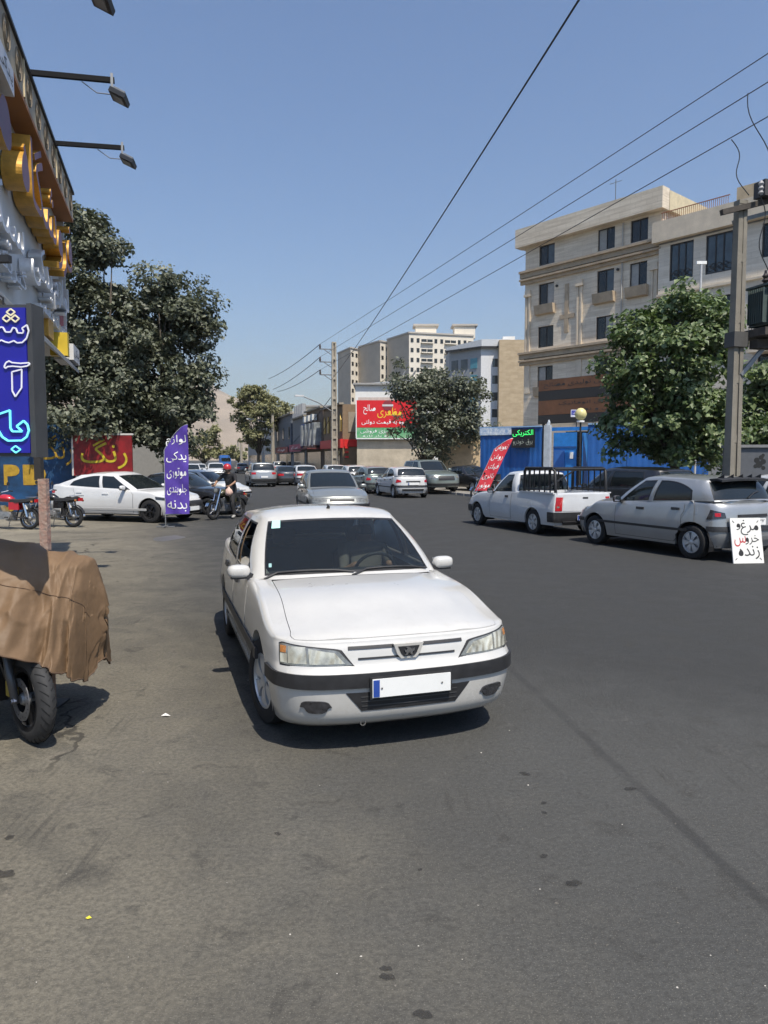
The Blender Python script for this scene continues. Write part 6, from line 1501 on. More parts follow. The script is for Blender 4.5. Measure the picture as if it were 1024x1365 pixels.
def pickup_bed(h, mb): return mb
def pickup():
    feats = [('taillight', REDL, 'pair', lambda b: 8.9, lambda b: 9.95, .59, .90, .010, {'ns': 8, 'sub': [('reverse_lamp', LAMP, lambda b: 9.2, lambda b: 9.6, lambda a: .66, lambda a: .70, .013)]}), ('rear_bumper', 'black', 'full', 7.8, 16.2, .34, .56, .02, {'ns': 22}), ('tail_step', 'black', 'full', 10, 14, .30, .36, .05, {'ns': 12}),
             ('headlight', LAMP, 'pair', 1.2, 3.4, .58, .69, .006), ('bumper_strip', 'black', 'full', -4.2, 4.2, .36, .54, .014, {'ns': 18}), ('tailgate', 'paint', 'full', 10.05, 13.95, .585, .965, .006, {'ns': 20}), ('tailgate_handle', 'black', 'full', 11.78, 12.22, .865, .90, .012, {'ns': 4})]
    d = sedan(2.1, -2.25, .84, (1.3, -1.35), .29, belt=(.92, .99), hood=.71, roof=1.42, ws=(.80, .10), rw=(-.52, -.66), tail=1.0, deckx=-.72, green=.87, rtop=.62, feats=feats, mirror=(.48, .90, .97), mirror_size=(.1, .17, .12), mirror_paint=False, doors=[(.6, -.38, 0, 0)], rr=.4, sill=[(-3, .26), (3, .24)], rear=[(.25, .05), (.4, 0), (.7, 0), (1.0, .012)])
    o = d['house']; d['house'] = [o[0], o[1], o[2], o[3], ((-.40, .79, .95), (-.36, .67, 1.42)), ((-.62, .74, .97), (-.50, .615, 1.415)), ((-.65, .4, .98), (-.53, .33, 1.43)), ((-.66, 0, .98), (-.53, 0, 1.435))]
    d['segs'] = ['ws', 'ws', 'pil', 'win', 'pil', 'rw', 'rw']; d['roofside'] = (3, 5); d['roofcrown'] = .03
    d['shoulder'] = [(-2.25, .985), (-1.9, .985), (-.8, .985), (0, .96), (.65, .92), (1.15, .885), (1.6, .78), (1.95, .722), (2.1, .71)]
    d['deck'] = (-.75, -.72, 1.0); d['round'] = .03
    d['bed'] = lambda h, mb: mb
    root, h, g, b = car(d, 'white_pickup', 'white pickup truck with a black tubular rack over its load bed', (3.98, 19.6, 0), (-.373, .928), C3, 'truck', 'cars parked on the right', plate=[('R', .44, '۷۸د۲۳', .07)], scale=1.06)
    bed = MB(); W = .72; x0, x1 = -2.15, -.74
    bed.box(((x0 + x1) / 2, 0, .58), (x1 - x0, 2 * W, .04)); bed.box((x1 + .02, 0, .79), (.04, 2 * W + .1, .42)); bed.box((x0 - .0, 0, .77), (.04, 2 * W - .1, .40))
    for s in (1, -1): bed.box(((x0 + x1) / 2, s * (W + .0), .78), (x1 - x0, .04, .38)); bed.box(((x0 + x1) / 2, s * (W + .035), .985), (x1 - x0 - .02, .10, .03))
    bed.box((x0 + .02, 0, .985), (.07, 2 * W, .03)); part('load_bed', bed, C3, root)
    rk = MB(); bm = mat('rack black', (.008, .008, .009), .5); zt = 1.55
    for s in (1, -1):
        y = s * .70
        rk.tube([(x1 - .08, y, 1.0), (x1 - .08, y, zt - .08), (x1 - .14, y, zt), (x0 + .2, y, zt), (x0 + .1, y, zt - .06), (x0 + .06, y, 1.0)], .036, 8)
        for k in range(1, 6): rk.tube([(lerp(x1, x0, k / 6.5) - .05, y, 1.0), (lerp(x1, x0, k / 6.5) - .05, y, zt)], .02, 5)
        rk.tube([(x1 - .1, y, 1.06), (x0 + .1, y, 1.06)], .02, 6)
    for x in (x1 - .12, x0 + .12): rk.tube([(x, -.70, zt - .02), (x, .70, zt - .02)], .036, 8)
    for k in range(5): rk.tube([(x1 - .08, lerp(-.55, .55, k / 4), 1.0), (x1 - .08, lerp(-.55, .55, k / 4), zt)], .02, 5)
    rk.tube([(x1 - .3, -.7, zt), (x0 + .4, .7, 1.1)], .02, 6)
    part('roll_rack', rk, bm, root, True, 50)
    part('cabin_guard', MB().box((-.64, 0, 1.22), (.015, 1.05, .3)), GLS(), root)
pickup()
RP = lambda u, Y: (at(u, 613, Y).x, Y, 0)
car(coupe_sedan(), 'white_coupe_sedan', 'sleek white sedan parked side on behind the purple flag', (-7.95, 22.35, 0), (.953, -.302), C4, scale=1.05, group='cars parked on the left', style='alloy', plate=[('F', .38, None)], handle=C4)
car(sedan_std(), 'black_sedan', 'black sedan half hidden behind the sleek white sedan', (-6.9, 25.3, 0), (.953, -.302), C6, group='cars parked on the left', style='alloy')
car(hatch(), 'white_hatchback', 'white car mostly hidden behind the black sedan on the left', (-7.6, 30.6, 0), (.953, -.302), C2, group='cars parked on the left')
car(sedan_std(), 'grey_sedan', 'dusty grey sedan facing the camera right behind the white foreground sedan', (-1.72, 23.0, 0), (.23, -.973), C10, group='cars driving on the road', scale=1.08)
car(hatch(apron=True), 'white_hatchback', 'white hatchback seen from behind, nearest of the queue on the right', (.85, 36.6, 0), (-.30, .954), C2, group='queue of cars on the right', plate=[('R', .66, None)], scale=1.06)
car(hatch(), 'grey_hatchback', 'grey green hatchback just ahead of the nearest white hatchback', (-.75, 40.8, 0), (-.33, .944), C7, group='queue of cars on the right', scale=1.05)
car(hatch(), 'white_hatchback', 'white hatchback with dark red lamps ahead of the grey green hatchback', (-2.05, 47.3, 0), (-.3, .954), C2, group='queue of cars on the right', scale=1.06)
car(hatch(), 'white_hatchback', 'small white hatchback in front of the tall slotted pole', (-3.95, 55.0, 0), (-.285, .9588), C2, group='queue of cars on the right', scale=1.05)
car(sedan_std(), 'white_sedan', 'white sedan seen from behind between the dark sedan and the small white hatchback', RP(404, 53.5), SDIR, C2, group='queue of cars on the right', scale=1.04)
car(sedan_std(), 'dark_sedan', 'dark grey sedan with red lamps right of the silver off-roader', RP(379, 54), SDIR, C9, group='queue of cars on the right')
car(suv(), 'silver_offroader', 'silver off-roader driving away in the middle of the road', (-8.75, 51, 0), SDIR, C8, group='cars driving on the road', plate=[('R', .7, None)])
car(sedan_std(), 'white_sedan', 'white sedan coming towards the camera far down the left lane', (-17.0, 73, 0), (.285, -.9588), C2, group='cars driving on the road', scale=1.1)
car(sedan_std(), 'white_sedan', 'pale car behind the oncoming white sedan far down the left', RP(266, 82), (.285, -.9588), C2, group='far cars')
car(hatch(), 'white_hatchback', 'white car parked far down the left beside the low bushy tree', RP(255, 66), (.285, -.9588), C2, group='far cars', scale=1.05)
car(suv(), 'white_offroader', 'tiny white car far ahead of the silver off-roader', RP(371, 92), SDIR, C2, group='far cars')
car(sedan_std(), 'dark_sedan', 'tiny dark car far ahead left of the silver off-roader', RP(322, 100), SDIR, C9, group='far cars')
car(suv(True), 'grey_offroader', 'grey green off-roader parked nose out under the dark tree', (2.55, 40.6, 0.11), (.36, -.933), C7, group='cars parked on the right', scale=1.05)
car(sedan_std(), 'black_sedan', 'black sedan parked behind the red flag beside the grey green off-roader', (5.0, 41.2, .11), (.45, -.893), C6, group='cars parked on the right')
car(estate(), 'black_estate', 'long black estate car between the white pickup and the blue wall', (7.3, 22.2, 0), (-.47, .883), C6, group='cars parked on the right', scale=1.1)
car(hatch(), 'white_hatchback', 'white car cut off at the right edge behind the silver hatchback', (9.05, 16.6, 0), (-.40, .917), C2, group='cars parked on the right', scale=1.08)

def lorry():
    p = at(300, 613, 165); t = thing('blue_lorry', 'small bright blue lorry at the far end of the street', 'truck', (p.x, 165, 0), R(-74)); b = mat('lorry blue', (.03, .14, .42), .5)
    part('cab', MB().box((2.4, 0, 1.5), (1.6, 2.3, 2.2)), b, t); part('cargo_box', MB().box((-.9, 0, 1.75), (4.8, 2.4, 2.3)), b, t); part('windscreen', MB().box((3.21, 0, 1.9), (.04, 2.0, .8)), GLS(), t); part('chassis', MB().box((.2, 0, .55), (6.2, 1.2, .25)), BLK(), t)
    for x in (2.2, -1.8):
        for s in (1, -1): part('wheel', MB().lathe([(0, -.12), (.42, -.12), (.45, 0), (.42, .12), (0, .12)], 16, 'Y', c=(x, s * 1.0, .45)), BLK(), t)
lorry()

# ------------------------------------------------------------------ motorcycles
def moto_wheel(root, x, spokes=18, r=.295, w=.085):
    p = pivot('wheel', root, (x, 0, r), (0, .2, 0))
    part('tyre', MB().lathe([(r - .055 + .055 * math.cos(a) * 1, w / 2 * math.sin(a)) for a in lin(0, 2 * math.pi, 13)[:-1]], 36, 'Y', close=True), MATS['tyre rubber'], p, True)
    part('rim', MB().lathe([(r - .095, -.03), (r - .075, -.036), (r - .075, .036), (r - .095, .03)], 36, 'Y', close=True), CHR(), p, True, 40)
    s = MB()
    for k in range(spokes):
        a = 2 * math.pi * k / spokes; b = a + (.35 if k % 2 else -.35); s.tube([(.035 * math.cos(a), .03 * (1 if k % 4 < 2 else -1), .035 * math.sin(a)), ((r - .09) * math.cos(b), 0, (r - .09) * math.sin(b))], .0028, 4, cap=False)
    part('spokes', s, CHR(), p); part('hub', MB().lathe([(.0, -.05), (.055, -.045), (.06, 0), (.055, .045), (0, .05)], 16, 'Y'), STEEL, p, True)
    return p
def motorcycle(name, label, loc, heading, tankm, group='motorcycles', lean=0, box=False):
    t = thing(name, label, 'motorcycle', loc, math.atan2(heading[1], heading[0]), group); t.rotation_euler[0] = lean; bl = BLK(); al = mat('engine alloy', (.33, .33, .33), .4, .6, var=.3, scale=14)
    moto_wheel(t, .63); moto_wheel(t, -.61)
    part('tank', MB().grid([[Vector((x, w * math.cos(a), z + hh * math.sin(a))) for a in lin(0, 2 * math.pi, 15)] for x, z, w, hh in ((.34, .80, .01, .02), (.32, .80, .09, .07), (.2, .83, .135, .105), (.02, .82, .12, .10), (-.1, .79, .08, .06), (-.12, .78, .01, .02))]), tankm, t, True)
    sr = [[Vector((x, w * v, z + .02 * (1 - v * v))) for v in lin(-1, 1, 7)] for x, z, w in ((-.06, .80, .09), (-.25, .785, .13), (-.5, .80, .135), (-.72, .835, .11), (-.76, .82, .08))]
    part('seat', MB().slab(sr, [[p - Vector((0, 0, .075)) for p in r] for r in sr]), mat('seat vinyl', (.028, .028, .03), .6), t, True, 50)
    part('side_panel', MB().box((-.2, .1, .62), (.3, .03, .2)).box((-.2, -.1, .62), (.3, .03, .2)), tankm, t)
    part('engine', MB().box((.06, 0, .36), (.34, .2, .2)).lathe([(.0, -.15), (.11, -.14), (.12, 0), (.11, .14), (.0, .15)], 16, 'Y', c=(.0, 0, .36)), al, t, True, 35)
    cy = MB()
    for k in range(6): cy.box((.15 + k * .012, 0, .47 + k * .032), (.19, .17, .016))
    part('cylinder_fins', cy, al, t); fr = MB()
    fr.tube([(.38, 0, .88), (.1, 0, .74), (-.5, 0, .72), (-.78, 0, .74)], .02, 6); fr.tube([(.37, 0, .80), (.24, 0, .4), (.1, 0, .25), (-.2, 0, .25), (-.3, 0, .72)], .02, 6)
    for s in (1, -1): fr.tube([(-.25, s * .08, .33), (-.61, s * .075, .295)], .02, 6)
    part('frame', fr, bl, t)
    for s in (1, -1):
        part('fork_leg', MB().tube([(.36, s * .085, .95), (.63, s * .085, .295)], .02, 8), CHR(), t); part('rear_shock', MB().tube([(-.5, s * .11, .70), (-.6, s * .1, .34)], [.03, .026], 8), CHR(), t)
        part('indicator', MB().lathe([(.0, -.02), (.03, -.015), (.03, .015), (0, .02)], 10, 'X', c=(-.78, s * .16, .74)), AMB, t); part('grip', MB().tube([(.27, s * .27, 1.03), (.22, s * .38, 1.02)], .017, 8), bl, t)
        part('mirror', MB().tube([(.3, s * .25, 1.03), (.32, s * .3, 1.18)], .006, 5).lathe([(0, -.008), (.05, -.006), (.05, .006), (0, .008)], 12, 'X', c=(.32, s * .32, 1.22)), bl, t)
    part('handlebar', MB().tube([(.22, .38, 1.02), (.27, .27, 1.03), (.37, .12, .98), (.37, -.12, .98), (.27, -.27, 1.03), (.22, -.38, 1.02)], .012, 6), CHR(), t)
    part('headlight', MB().lathe([(.0, -.12), (.06, -.1), (.085, -.03), (.09, .02), (.085, .03)], 18, 'X', c=(.47, 0, .90)), bl, t, True); part('headlight_lens', MB().lathe([(.08, .03), (.06, .045), (0.001, .05)], 18, 'X', c=(.47, 0, .90)), LAMP, t, True)
    for x0, a0, a1, nm in ((.63, .45, 2.5, 'front_mudguard'), (-.61, .25, 2.35, 'rear_mudguard')):
        part(nm, MB().grid([[Vector((x0 + .335 * math.cos(a), y, .295 + .335 * math.sin(a))) for y in (-.06, -.03, .03, .06)] for a in (lin(a0, a1, 10) if x0 > 0 else lin(math.pi - a1, math.pi - a0, 10))]), CHR() if nm[0] == 'f' else bl, t, True)
    part('exhaust', MB().tube([(.2, -.1, .45), (.3, -.12, .3), (.15, -.14, .22), (-.3, -.15, .26), (-.85, -.16, .33)], [.018, .018, .02, .038, .035], 10), CHR(), t, True)
    part('taillight', MB().box((-.82, 0, .77), (.06, .14, .09)), REDL, t); part('licence_plate', MB().box((-.88, 0, .62), (.012, .18, .14)), mat('plate white', (.78, .78, .76), .45), t, rot=(0, .25, 0), loc=(.15, 0, -.21)); part('carrier', MB().tube([(-.55, .1, .86), (-.85, .1, .87), (-.85, -.1, .87), (-.55, -.1, .86)], .01, 5), CHR(), t)
    part('side_stand', MB().tube([(-.1, .1, .28), (-.16, .26, .01)], .012, 6), bl, t); part('footrest', MB().tube([(-.05, -.26, .32), (-.05, .26, .32)], .014, 6), bl, t)
    if box: part('top_box', MB().box((-.68, 0, 1.03), (.38, .4, .3)), bl, t)
    return t
motorcycle('red_motorcycle', 'red motorcycle with black seat cut off at the left edge', (-10.02, 19.2, 0), (-.98, .2), mat('moto red', (.45, .015, .03), .3, coat=.5), lean=.06)
motorcycle('black_motorcycle', 'black motorcycle with chrome exhaust parked behind the pinkish post', (-9.13, 19.85, 0), (-.975, .22), mat('moto black', (.015, .015, .017), .25, coat=.5), lean=.06)
MB1 = motorcycle('street_motorcycle', 'dark motorcycle under the rider with the red helmet', (-4.98, 22.72, 0), (-.46, -.888), mat('moto olive', (.06, .055, .02), .3, coat=.5))
motorcycle('boxed_motorcycle', 'dark motorcycle with a top box standing by the red flag', (4.75, 34.0, 0), (-.8, -.6), mat('moto black', (.015, .015, .017), .25), box=True)

# ------------------------------------------------------------------ people
SKIN = mat('skin', (.30, .165, .10), .55, var=.08)
def person(name, label, loc, rz, joints, bones, mats, parent=None, head=None):
    """joints: name -> (pos, radius); bones: (a, b, material index)"""
    ks = list(joints); me = bpy.data.meshes.new('body'); me.from_pydata([joints[k][0] for k in ks], [(ks.index(a), ks.index(b)) for a, b, _ in bones], [])
    o = bpy.data.objects.new('tmp', me); COL.objects.link(o)
    sk = o.modifiers.new('s', 'SKIN'); sk.use_smooth_shade = True
    for i, k in enumerate(ks):
        r = joints[k][1]; me.skin_vertices[0].data[i].radius = (r, r) if not isinstance(r, tuple) else r
        me.skin_vertices[0].data[i].use_root = (k == 'pelvis')
    o.modifiers.new('u', 'SUBSURF').levels = 2
    dg = bpy.context.evaluated_depsgraph_get(); nm = bpy.data.meshes.new_from_object(o.evaluated_get(dg)); bpy.data.objects.remove(o)
    nm.materials.clear()
    for m in mats: nm.materials.append(m)
    sg = [(Vector(joints[a][0]), Vector(joints[b][0]), mi) for a, b, mi in bones]
    def near(p):
        best = (9e9, 0)
        for a, b, mi in sg:
            t = max(0, min(1, (p - a).dot(b - a) / max(1e-9, (b - a).length_squared))); dd = (p - a.lerp(b, t)).length
            if dd < best[0]: best = (dd, mi)
        return best[1]
    for f in nm.polygons: f.material_index = near(f.center); f.use_smooth = True
    nm.name = 'body'
    if parent is None:
        root = thing(name, label, 'person', loc, rz); link('body', nm, root); return root
    return link(name, nm, parent)
hd_ = math.atan2(-.888, -.46)
J = {'pelvis': ((-.22, 0, .90), .14), 'belly': ((-.22, 0, 1.06), .16), 'chest': ((-.16, 0, 1.26), .18), 'neck': ((-.12, 0, 1.43), .055), 'head': ((-.09, -.02, 1.55), .10), 'crown': ((-.08, -.02, 1.64), .08),
     'shl': ((-.15, .23, 1.37), .075), 'ell': ((.0, .38, 1.17), .043), 'wrl': ((.16, .30, 1.05), .028), 'hdl': ((.22, .29, 1.04), .038), 'shr': ((-.15, -.23, 1.37), .075), 'elr': ((.02, -.36, 1.17), .043), 'wrr': ((.17, -.31, 1.06), .028), 'hdr': ((.23, -.31, 1.04), .038),
     'hil': ((-.2, .13, .84), .11), 'knl': ((.06, .27, .50), .08), 'anl': ((-.02, .30, .10), .055), 'tol': ((.13, .32, .045), .04), 'hir': ((-.2, -.13, .84), .095), 'knr': ((.14, -.24, .60), .066), 'anr': ((-.02, -.25, .38), .042), 'tor': ((.13, -.26, .345), .04)}
BN = [('pelvis', 'belly', 1), ('belly', 'chest', 1), ('chest', 'neck', 1), ('neck', 'head', 0), ('head', 'crown', 0), ('chest', 'shl', 1), ('shl', 'ell', 1), ('ell', 'wrl', 0), ('wrl', 'hdl', 0), ('chest', 'shr', 1), ('shr', 'elr', 1), ('elr', 'wrr', 0), ('wrr', 'hdr', 0),
      ('pelvis', 'hil', 2), ('hil', 'knl', 2), ('knl', 'anl', 2), ('anl', 'tol', 3), ('pelvis', 'hir', 2), ('hir', 'knr', 2), ('knr', 'anr', 2), ('anr', 'tor', 3)]
rider = person('person', 'person in black shirt and red helmet sitting on a motorcycle holding a pale bag', MB1.location, hd_, J, BN, [SKIN, mat('black shirt', (.012, .012, .014), .85), mat('black trousers', (.016, .016, .018), .85), mat('pale shoes', (.3, .29, .27), .7)])
hc = Vector((-.09, -.02, 1.60)); hl = MB().lathe([(.001, .135), (.06, .122), (.105, .085), (.128, .03), (.13, -.03), (.122, -.06)], 22, c=hc)
part('helmet', hl, mat('red helmet', (.42, .02, .025), .3, coat=.5), rider, True); part('helmet_rim', MB().lathe([(.122, -.085), (.132, -.06), (.132, -.05), (.124, -.045)], 22, c=hc), BLK(), rider, True)
Mh = Matrix.Rotation(-.55, 3, 'Z')
fp_ = lambda x, y, z: hc + Mh @ Vector((x, y, z))
part('helmet_peak', MB().slab([[fp_(.10, v * .09, -.03) for v in lin(-1, 1, 6)], [fp_(.185 - .03 * v * v, v * .08, -.045) for v in lin(-1, 1, 6)]], [[fp_(.10, v * .09, -.04) for v in lin(-1, 1, 6)], [fp_(.185 - .03 * v * v, v * .08, -.055) for v in lin(-1, 1, 6)]]), BLK(), rider)
part('nose', MB().tube([fp_(.09, 0, -.06), fp_(.125, 0, -.105), fp_(.095, 0, -.12)], [.01, .02, .012], 7), SKIN, rider, True)
for s in (1, -1): part('eye', MB().lathe([(.0, -.012), (.012, 0), (0, .012)], 8, c=fp_(.098, s * .035, -.07)), mat('eye dark', (.02, .015, .012), .3), rider)
part('beard', MB().grid([[fp_(.1 * math.cos(a), .085 * math.sin(a), -.13 - .05 * t) for a in lin(-1.3, 1.3, 9)] for t in lin(0, 1, 4)]), mat('dark beard', (.02, .016, .013), .9), rider, True)
for k, sd in ((0, 1), (1, -1)):
    for f in range(4):
        y = sd * (.29 if sd > 0 else .31) + (f - 1.5) * .02; b = Vector((.25, y, 1.05)); part('finger', MB().tube([b, b + Vector((.035, 0, .0)), b + Vector((.04, 0, -.03)), b + Vector((.015, 0, -.04))], [.0095, .009, .0085, .007], 6), SKIN, rider, True)
    part('thumb', MB().tube([Vector((.215, sd * .26, 1.04)), Vector((.24, sd * .245, 1.02)), Vector((.255, sd * .25, 1.0))], [.011, .01, .008], 6), SKIN, rider, True)
bg = MB(); rows = []
for z, r in ((.0, .02), (-.05, .04), (-.1, .09), (-.18, .12), (-.25, .11), (-.29, .05), (-.3, .005)): rows.append([Vector((r * math.cos(a) * (1 + .12 * math.sin(3 * a + z * 30)), .75 * r * math.sin(a) * (1 + .1 * math.cos(4 * a)), z)) for a in lin(0, 2 * math.pi, 17)])
bg.grid(rows); Mr = Matrix.Rotation(hd_, 3, 'Z')
tag(link('carrier_bag', bg.mesh('carrier_bag', mat('pale pink plastic', (.62, .42, .34), .45, var=.25, scale=8), True), loc=MB1.location + Mr @ Vector((.26, .32, 1.03))), 'pale pinkish plastic bag hanging from the rider hand', 'bag')
# driver of the white sedan, a part of nothing: sits inside it
Ml = Matrix.Rotation(math.atan2(-.953, .303), 3, 'Z')
JD = {'pelvis': ((-.12, .36, .55), .13), 'belly': ((-.16, .36, .72), .14), 'chest': ((-.2, .36, .93), .16), 'neck': ((-.2, .36, 1.09), .055), 'head': ((-.17, .36, 1.17), .09), 'crown': ((-.16, .36, 1.25), .075), 'shl': ((-.19, .55, 1.02), .06), 'ell': ((.0, .60, .82), .045), 'wrl': ((.13, .50, .92), .034), 'shr': ((-.19, .17, 1.02), .06), 'elr': ((.0, .12, .82), .045), 'wrr': ((.13, .22, .92), .034)}
BD = [('pelvis', 'belly', 1), ('belly', 'chest', 1), ('chest', 'neck', 1), ('neck', 'head', 0), ('head', 'crown', 2), ('chest', 'shl', 1), ('shl', 'ell', 1), ('ell', 'wrl', 0), ('chest', 'shr', 1), ('shr', 'elr', 1), ('elr', 'wrr', 0)]
drv = person('person', 'driver barely visible behind the windshield of the white foreground sedan', MAIN.location, math.atan2(-.953, .303), JD, BD, [SKIN, mat('grey brown shirt', (.14, .12, .10), .85), mat('dark hair', (.02, .016, .013), .8)])

# ------------------------------------------------------------------ board, red flag
def board():
    p = gnd(998, 751); t = thing('handwritten_board', 'white handwritten board leaning on the silver hatchback', 'sign', (p.x, p.y, 0), R(6)); w, h = .58, .82
    M = (R(78), 0, 0)
    b = part('panel', MB().box((0, h / 2, 0), (w, h, .025)), mat('white board', (.74, .73, .69), .6, var=.08, scale=4), t, rot=M)
    bk = mat('black marker', (.02, .02, .022), .7); rd = mat('red marker', (.45, .02, .03), .7)
    for s, x, y, ww, hh, m, ro in (('مرغ', .07, .64, .34, .28, bk, -.06), ('و', -.14, .66, .08, .12, bk, 0), ('خرو', .10, .42, .26, .18, bk, -.05), ('س', -.13, .40, .22, .2, rd, -.05), ('زنده', .02, .19, .40, .24, bk, .03)):
        o = text_part(s, m, b, (x, y, .0135), (0, 0, ro), w=ww, h=hh, bold=0.012)
    c = MB()
    for x, y, a in ((-.25, .77, 2.3), (.25, .77, .8), (-.25, .06, 3.9), (.25, .06, 5.5)): c.beam((x, y, .0145), (x + .05 * math.cos(a + 3.14), y + .05 * math.sin(a + 3.14), .0145), .012, .002)
    part('corner_marks', c, bk, b)['kind'] = 'stuff'
board()
rf = at(641, 655, 33.6)
flag('red_flag', 'red feather banner with white lettering leaning over the boxed motorcycle', (rf.x - .28, 33.6, 0), ['تعویض', 'روغن', 'فیلتر', 'باتری', 'موتور'], mat('red cloth', (.60, .035, .055), .75, var=.1, scale=4), WHT, 2.85, .42, .64, .46, .26, fullcurve=.5)

# ------------------------------------------------------------------ covered motorcycle in the near left
def covered_bike():
    t = thing('covered_motorcycle', 'motorcycle under a brown cover with its black front wheel showing', 'motorcycle', (0, 0, 0), 0)
    c = Vector((-2.31, 4.62, .30)); hd = Vector((.74, -.67, 0)).normalized(); n = Vector((hd.y, -hd.x, 0)); n = n if n.y < 0 else -n       # n: side that faces the camera
    w = pivot('wheel', t, c, (0, 0, math.atan2(hd.y, hd.x))); r = .30; tw = .11
    prof = [(r - .075 + .0 + .075 * math.cos(a), tw / 2 * math.sin(a)) for a in lin(-2.3, 2.3, 15)]
    tread = mat('sport tyre', (.03, .03, .031), .75, var=.25, scale=20)
    part('tyre', MB().lathe(prof, 64, 'Y'), tread, w, True)
    gm = MB()
    for k in range(30):
        a = 2 * math.pi * k / 30
        for s in (1, -1):
            pts = []
            for q in lin(.15, .95, 5):
                b = s * q * 1.05; rr = r - .075 + .0757 * math.cos(b); aa = a + q * .22 + (.1 if s > 0 else 0); pts.append(Vector((rr * math.cos(aa), tw / 2 * 1.0 * math.sin(b), rr * math.sin(aa))))
            gm.tube(pts, .0035, 4)
    part('tread_grooves', gm, mat('groove black', (.008, .008, .008), .9), w)['kind'] = 'stuff'
    bk = mat('rim black', (.02, .02, .022), .35, .3)
    part('rim', MB().lathe([(r - .115, -.05), (r - .09, -.055), (r - .1, 0), (r - .09, .055), (r - .115, .05), (r - .125, 0)], 48, 'Y', close=True), bk, w, True, 40)
    for k in range(6):
        a = 2 * math.pi * k / 6 + .3; part('spoke', MB().beam((.03 * math.cos(a), 0, .03 * math.sin(a)), ((r - .11) * math.cos(a + .12), 0, (r - .11) * math.sin(a + .12)), .026, .03, up=(0, 1, 0)), bk, w)
    part('hub', MB().lathe([(0, -.07), (.03, -.07), (.045, -.05), (.045, .05), (.03, .07), (0, .07)], 20, 'Y'), STEEL, w, True, 40)
    sy = 1 if (Matrix.Rotation(math.atan2(hd.y, hd.x), 3, 'Z') @ Vector((0, 1, 0))).dot(n) > 0 else -1
    for q in (1, -1):
        part('brake_disc', MB().lathe([(.085, q * .066), (.14, q * .066), (.14, q * .071), (.085, q * .071)], 40, 'Y', close=True), mat('disc steel', (.35, .35, .36), .3, .8, var=.2, scale=20), w, True, 40)
        ms = MB()
        for k in range(20):
            a = 2 * math.pi * k / 20; ms.lathe([(0, 0), (.006, 0)], 6, 'Y', c=((.112 + .012 * (k % 2)) * math.cos(a), sy * .0722, (.112 + .012 * (k % 2)) * math.sin(a)))
        if q == sy: part('disc_holes', ms, bk, w)['kind'] = 'stuff'
        part('caliper', MB().box((-.12, q * .075, .055), (.05, .06, .10)), mat('caliper gold', (.45, .36, .08), .4, .4) if q == sy else bk, t, loc=c, rot=(0, 0, math.atan2(hd.y, hd.x)))
        f = MB(); f.tube([(0, q * .1, -.02), (-.08, q * .1, .16), (-.24, q * .1, .62)], [.024, .03, .027], 10); part('fork_leg', f, mat('fork grey', (.09, .09, .095), .35, .4), t, True, loc=c, rot=(0, 0, math.atan2(hd.y, hd.x)))
        part('axle_nut', MB().lathe([(0, q * .13), (.018, q * .13), (.018, q * .1)], 6, 'Y'), CHR(), t, loc=c, rot=(0, 0, math.atan2(hd.y, hd.x)))
    0 and part('mudguard', MB().grid([[Vector(((r + .02) * math.cos(a), y, (r + .02) * math.sin(a) - .004 * 0)) for y in (-.075, -.05, 0, .05, .075)] for a in lin(.75, 2.5, 12)]), bk, t, True, loc=c, rot=(0, 0, math.atan2(hd.y, hd.x)))
    for k in range(3): part('cable', MB().tube([(-.3, sy * (.1 + .02 * k), .55), (-.2, sy * .14, .3), (-.1 - .02 * k, sy * .1, .1)], .006, 6), bk, t, loc=c, rot=(0, 0, math.atan2(hd.y, hd.x)))
    part('rear_wheel', MB().lathe(prof, 40, 'Y'), tread, t, True, loc=c - hd * 1.4, rot=(0, 0, math.atan2(hd.y, hd.x))); part('engine_block', MB().box((-.62, 0, .1), (.6, .3, .36)), bk, t, loc=c, rot=(0, 0, math.atan2(hd.y, hd.x)))
    # the cover: ridge over tank and handlebar, hems front and back
    Rg = [(-3.5, 4.75, 1.38), (-2.95, 4.78, 1.36), (-2.60, 4.86, 1.31), (-2.34, 4.96, 1.235), (-2.20, 5.02, 1.20), (-2.09, 5.06, 1.165), (-2.025, 5.09, 1.02), (-1.955, 5.10, .80)]
    Fr = [(-3.4, 3.95, .82), (-2.95, 4.1, .80), (-2.55, 4.22, .76), (-2.26, 4.42, .60), (-2.13, 4.55, .50), (-2.07, 4.70, .40), (-2.06, 4.90, .33), (-2.01, 5.1, .42)]
    Bk = [(-3.4, 5.6, .6), (-2.9, 5.65, .5), (-2.6, 5.62, .42), (-2.35, 5.55, .36), (-2.2, 5.48, .33), (-2.1, 5.40, .32), (-2.06, 5.3, .33), (-2.01, 5.11, .42)]
    from mathutils import noise as mn
    na, nb = 150, 120; G = []
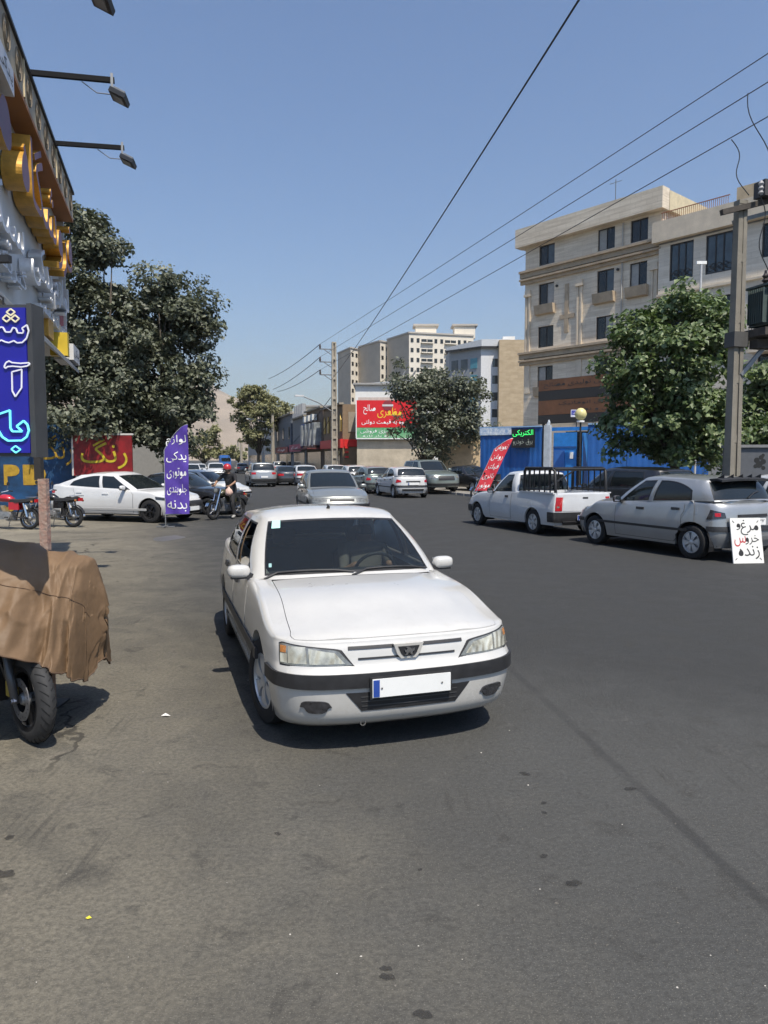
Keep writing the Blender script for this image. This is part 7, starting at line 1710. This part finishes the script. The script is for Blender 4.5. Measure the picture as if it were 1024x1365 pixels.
    for i in range(na + 1):
        s = i / na * 7; rg, fr, bk_ = Vector(cr(Rg, s)), Vector(cr(Fr, s)), Vector(cr(Bk, s)); row = []
        for j in range(nb + 1):
            b = j / nb * 2 - 1
            e = fr if b < 0 else bk_; k = abs(b); out = (e - rg); hz = Vector((out.x, out.y, 0))
            p = rg + hz * (k ** .62) + Vector((0, 0, out.z)) * (k ** 1.25)
            amp = .05 * sstep(.1, .95, k) * (1 - sstep(6.0, 6.9, s))
            wv = s * 2.3 - k * 1.4 + 1.1 * mn.noise(Vector((s * .6, k * 1.3, b))); tri = abs((wv / 1.3) % 2 - 1) * 2 - 1
            wv2 = s * 4.1 + k * 2.9 + mn.noise(Vector((s, k * 2, 3))); f = .9 * tri + .4 * (abs((wv2 / 1.1) % 2 - 1) * 2 - 1) * sstep(.25, .8, k)
            crn = 1 - abs(mn.noise(Vector((s * .8 + k * 1.7, k * 1.9 - s * .7, 9)))) * 2.6 - .5 * abs(mn.noise(Vector((s * 1.9 - k * 2.2, k * 3.1, 2))))
            crk = (1 - abs(mn.noise(Vector((s * 1.5 + k * 1.3, k * 2.4 - s * .9, 5.5)))) * 1.5); crk = max(0, crk) ** 7; crk2 = max(0, 1 - abs(mn.noise(Vector((s * 2.6 - k * 1.9, k * 3.3 + s, 1.5)))) * 1.6) ** 8
            nd = hz.normalized() if hz.length > .01 else Vector((0, -1, 0))
            p = p + nd * (amp * f + .022 * crn + (.020 * crk + .012 * crk2) * sstep(.02, .2, k)) + Vector((0, 0, .010 * crn + .012 * mn.noise(Vector((s * 2.2, b * 3, 1)))))
            row.append(p)
        G.append(row)
    cv = part('cover', MB().grid(G), mat('brown tarpaulin', (.165, .105, .060), .55, var=.16, scale=4, spec=.25, bump=.5, bscale=7), t, True, label='brown crumpled tarpaulin cover')
    for jj in (0, nb): part('hem', MB().tube([G[i][jj] for i in range(0, na + 1, 2)], .006, 5), mat('hem brown', (.10, .06, .035), .8), cv, True)
    sm = MB().tube([G[int(i)][int(nb * .5 - nb * .22)] + Vector((0, -.004, 0)) for i in lin(46, na - 18, 60)], .0022, 4); part('seam', sm, mat('seam brown', (.12, .07, .04), .7), cv)
covered_bike()

# ------------------------------------------------------------------ dusty air
hz = MB().box((0, 1850, 235), (7600, 3900, 474)); o = link('haze', hz.mesh('haze', None or mat('haze air', (1, 1, 1), var=0))); o['kind'] = 'stuff'
m_ = o.data.materials[0]; N_ = m_.node_tree.nodes
for n_ in list(N_):
    if n_.type != 'OUTPUT_MATERIAL': N_.remove(n_)
v_ = N_.new('ShaderNodeVolumePrincipled'); v_.inputs['Color'].default_value = (.95, .89, .81, 1); v_.inputs['Density'].default_value = .00017; v_.inputs['Anisotropy'].default_value = .1
m_.node_tree.links.new(v_.outputs[0], N_['Material Output'].inputs['Volume'])
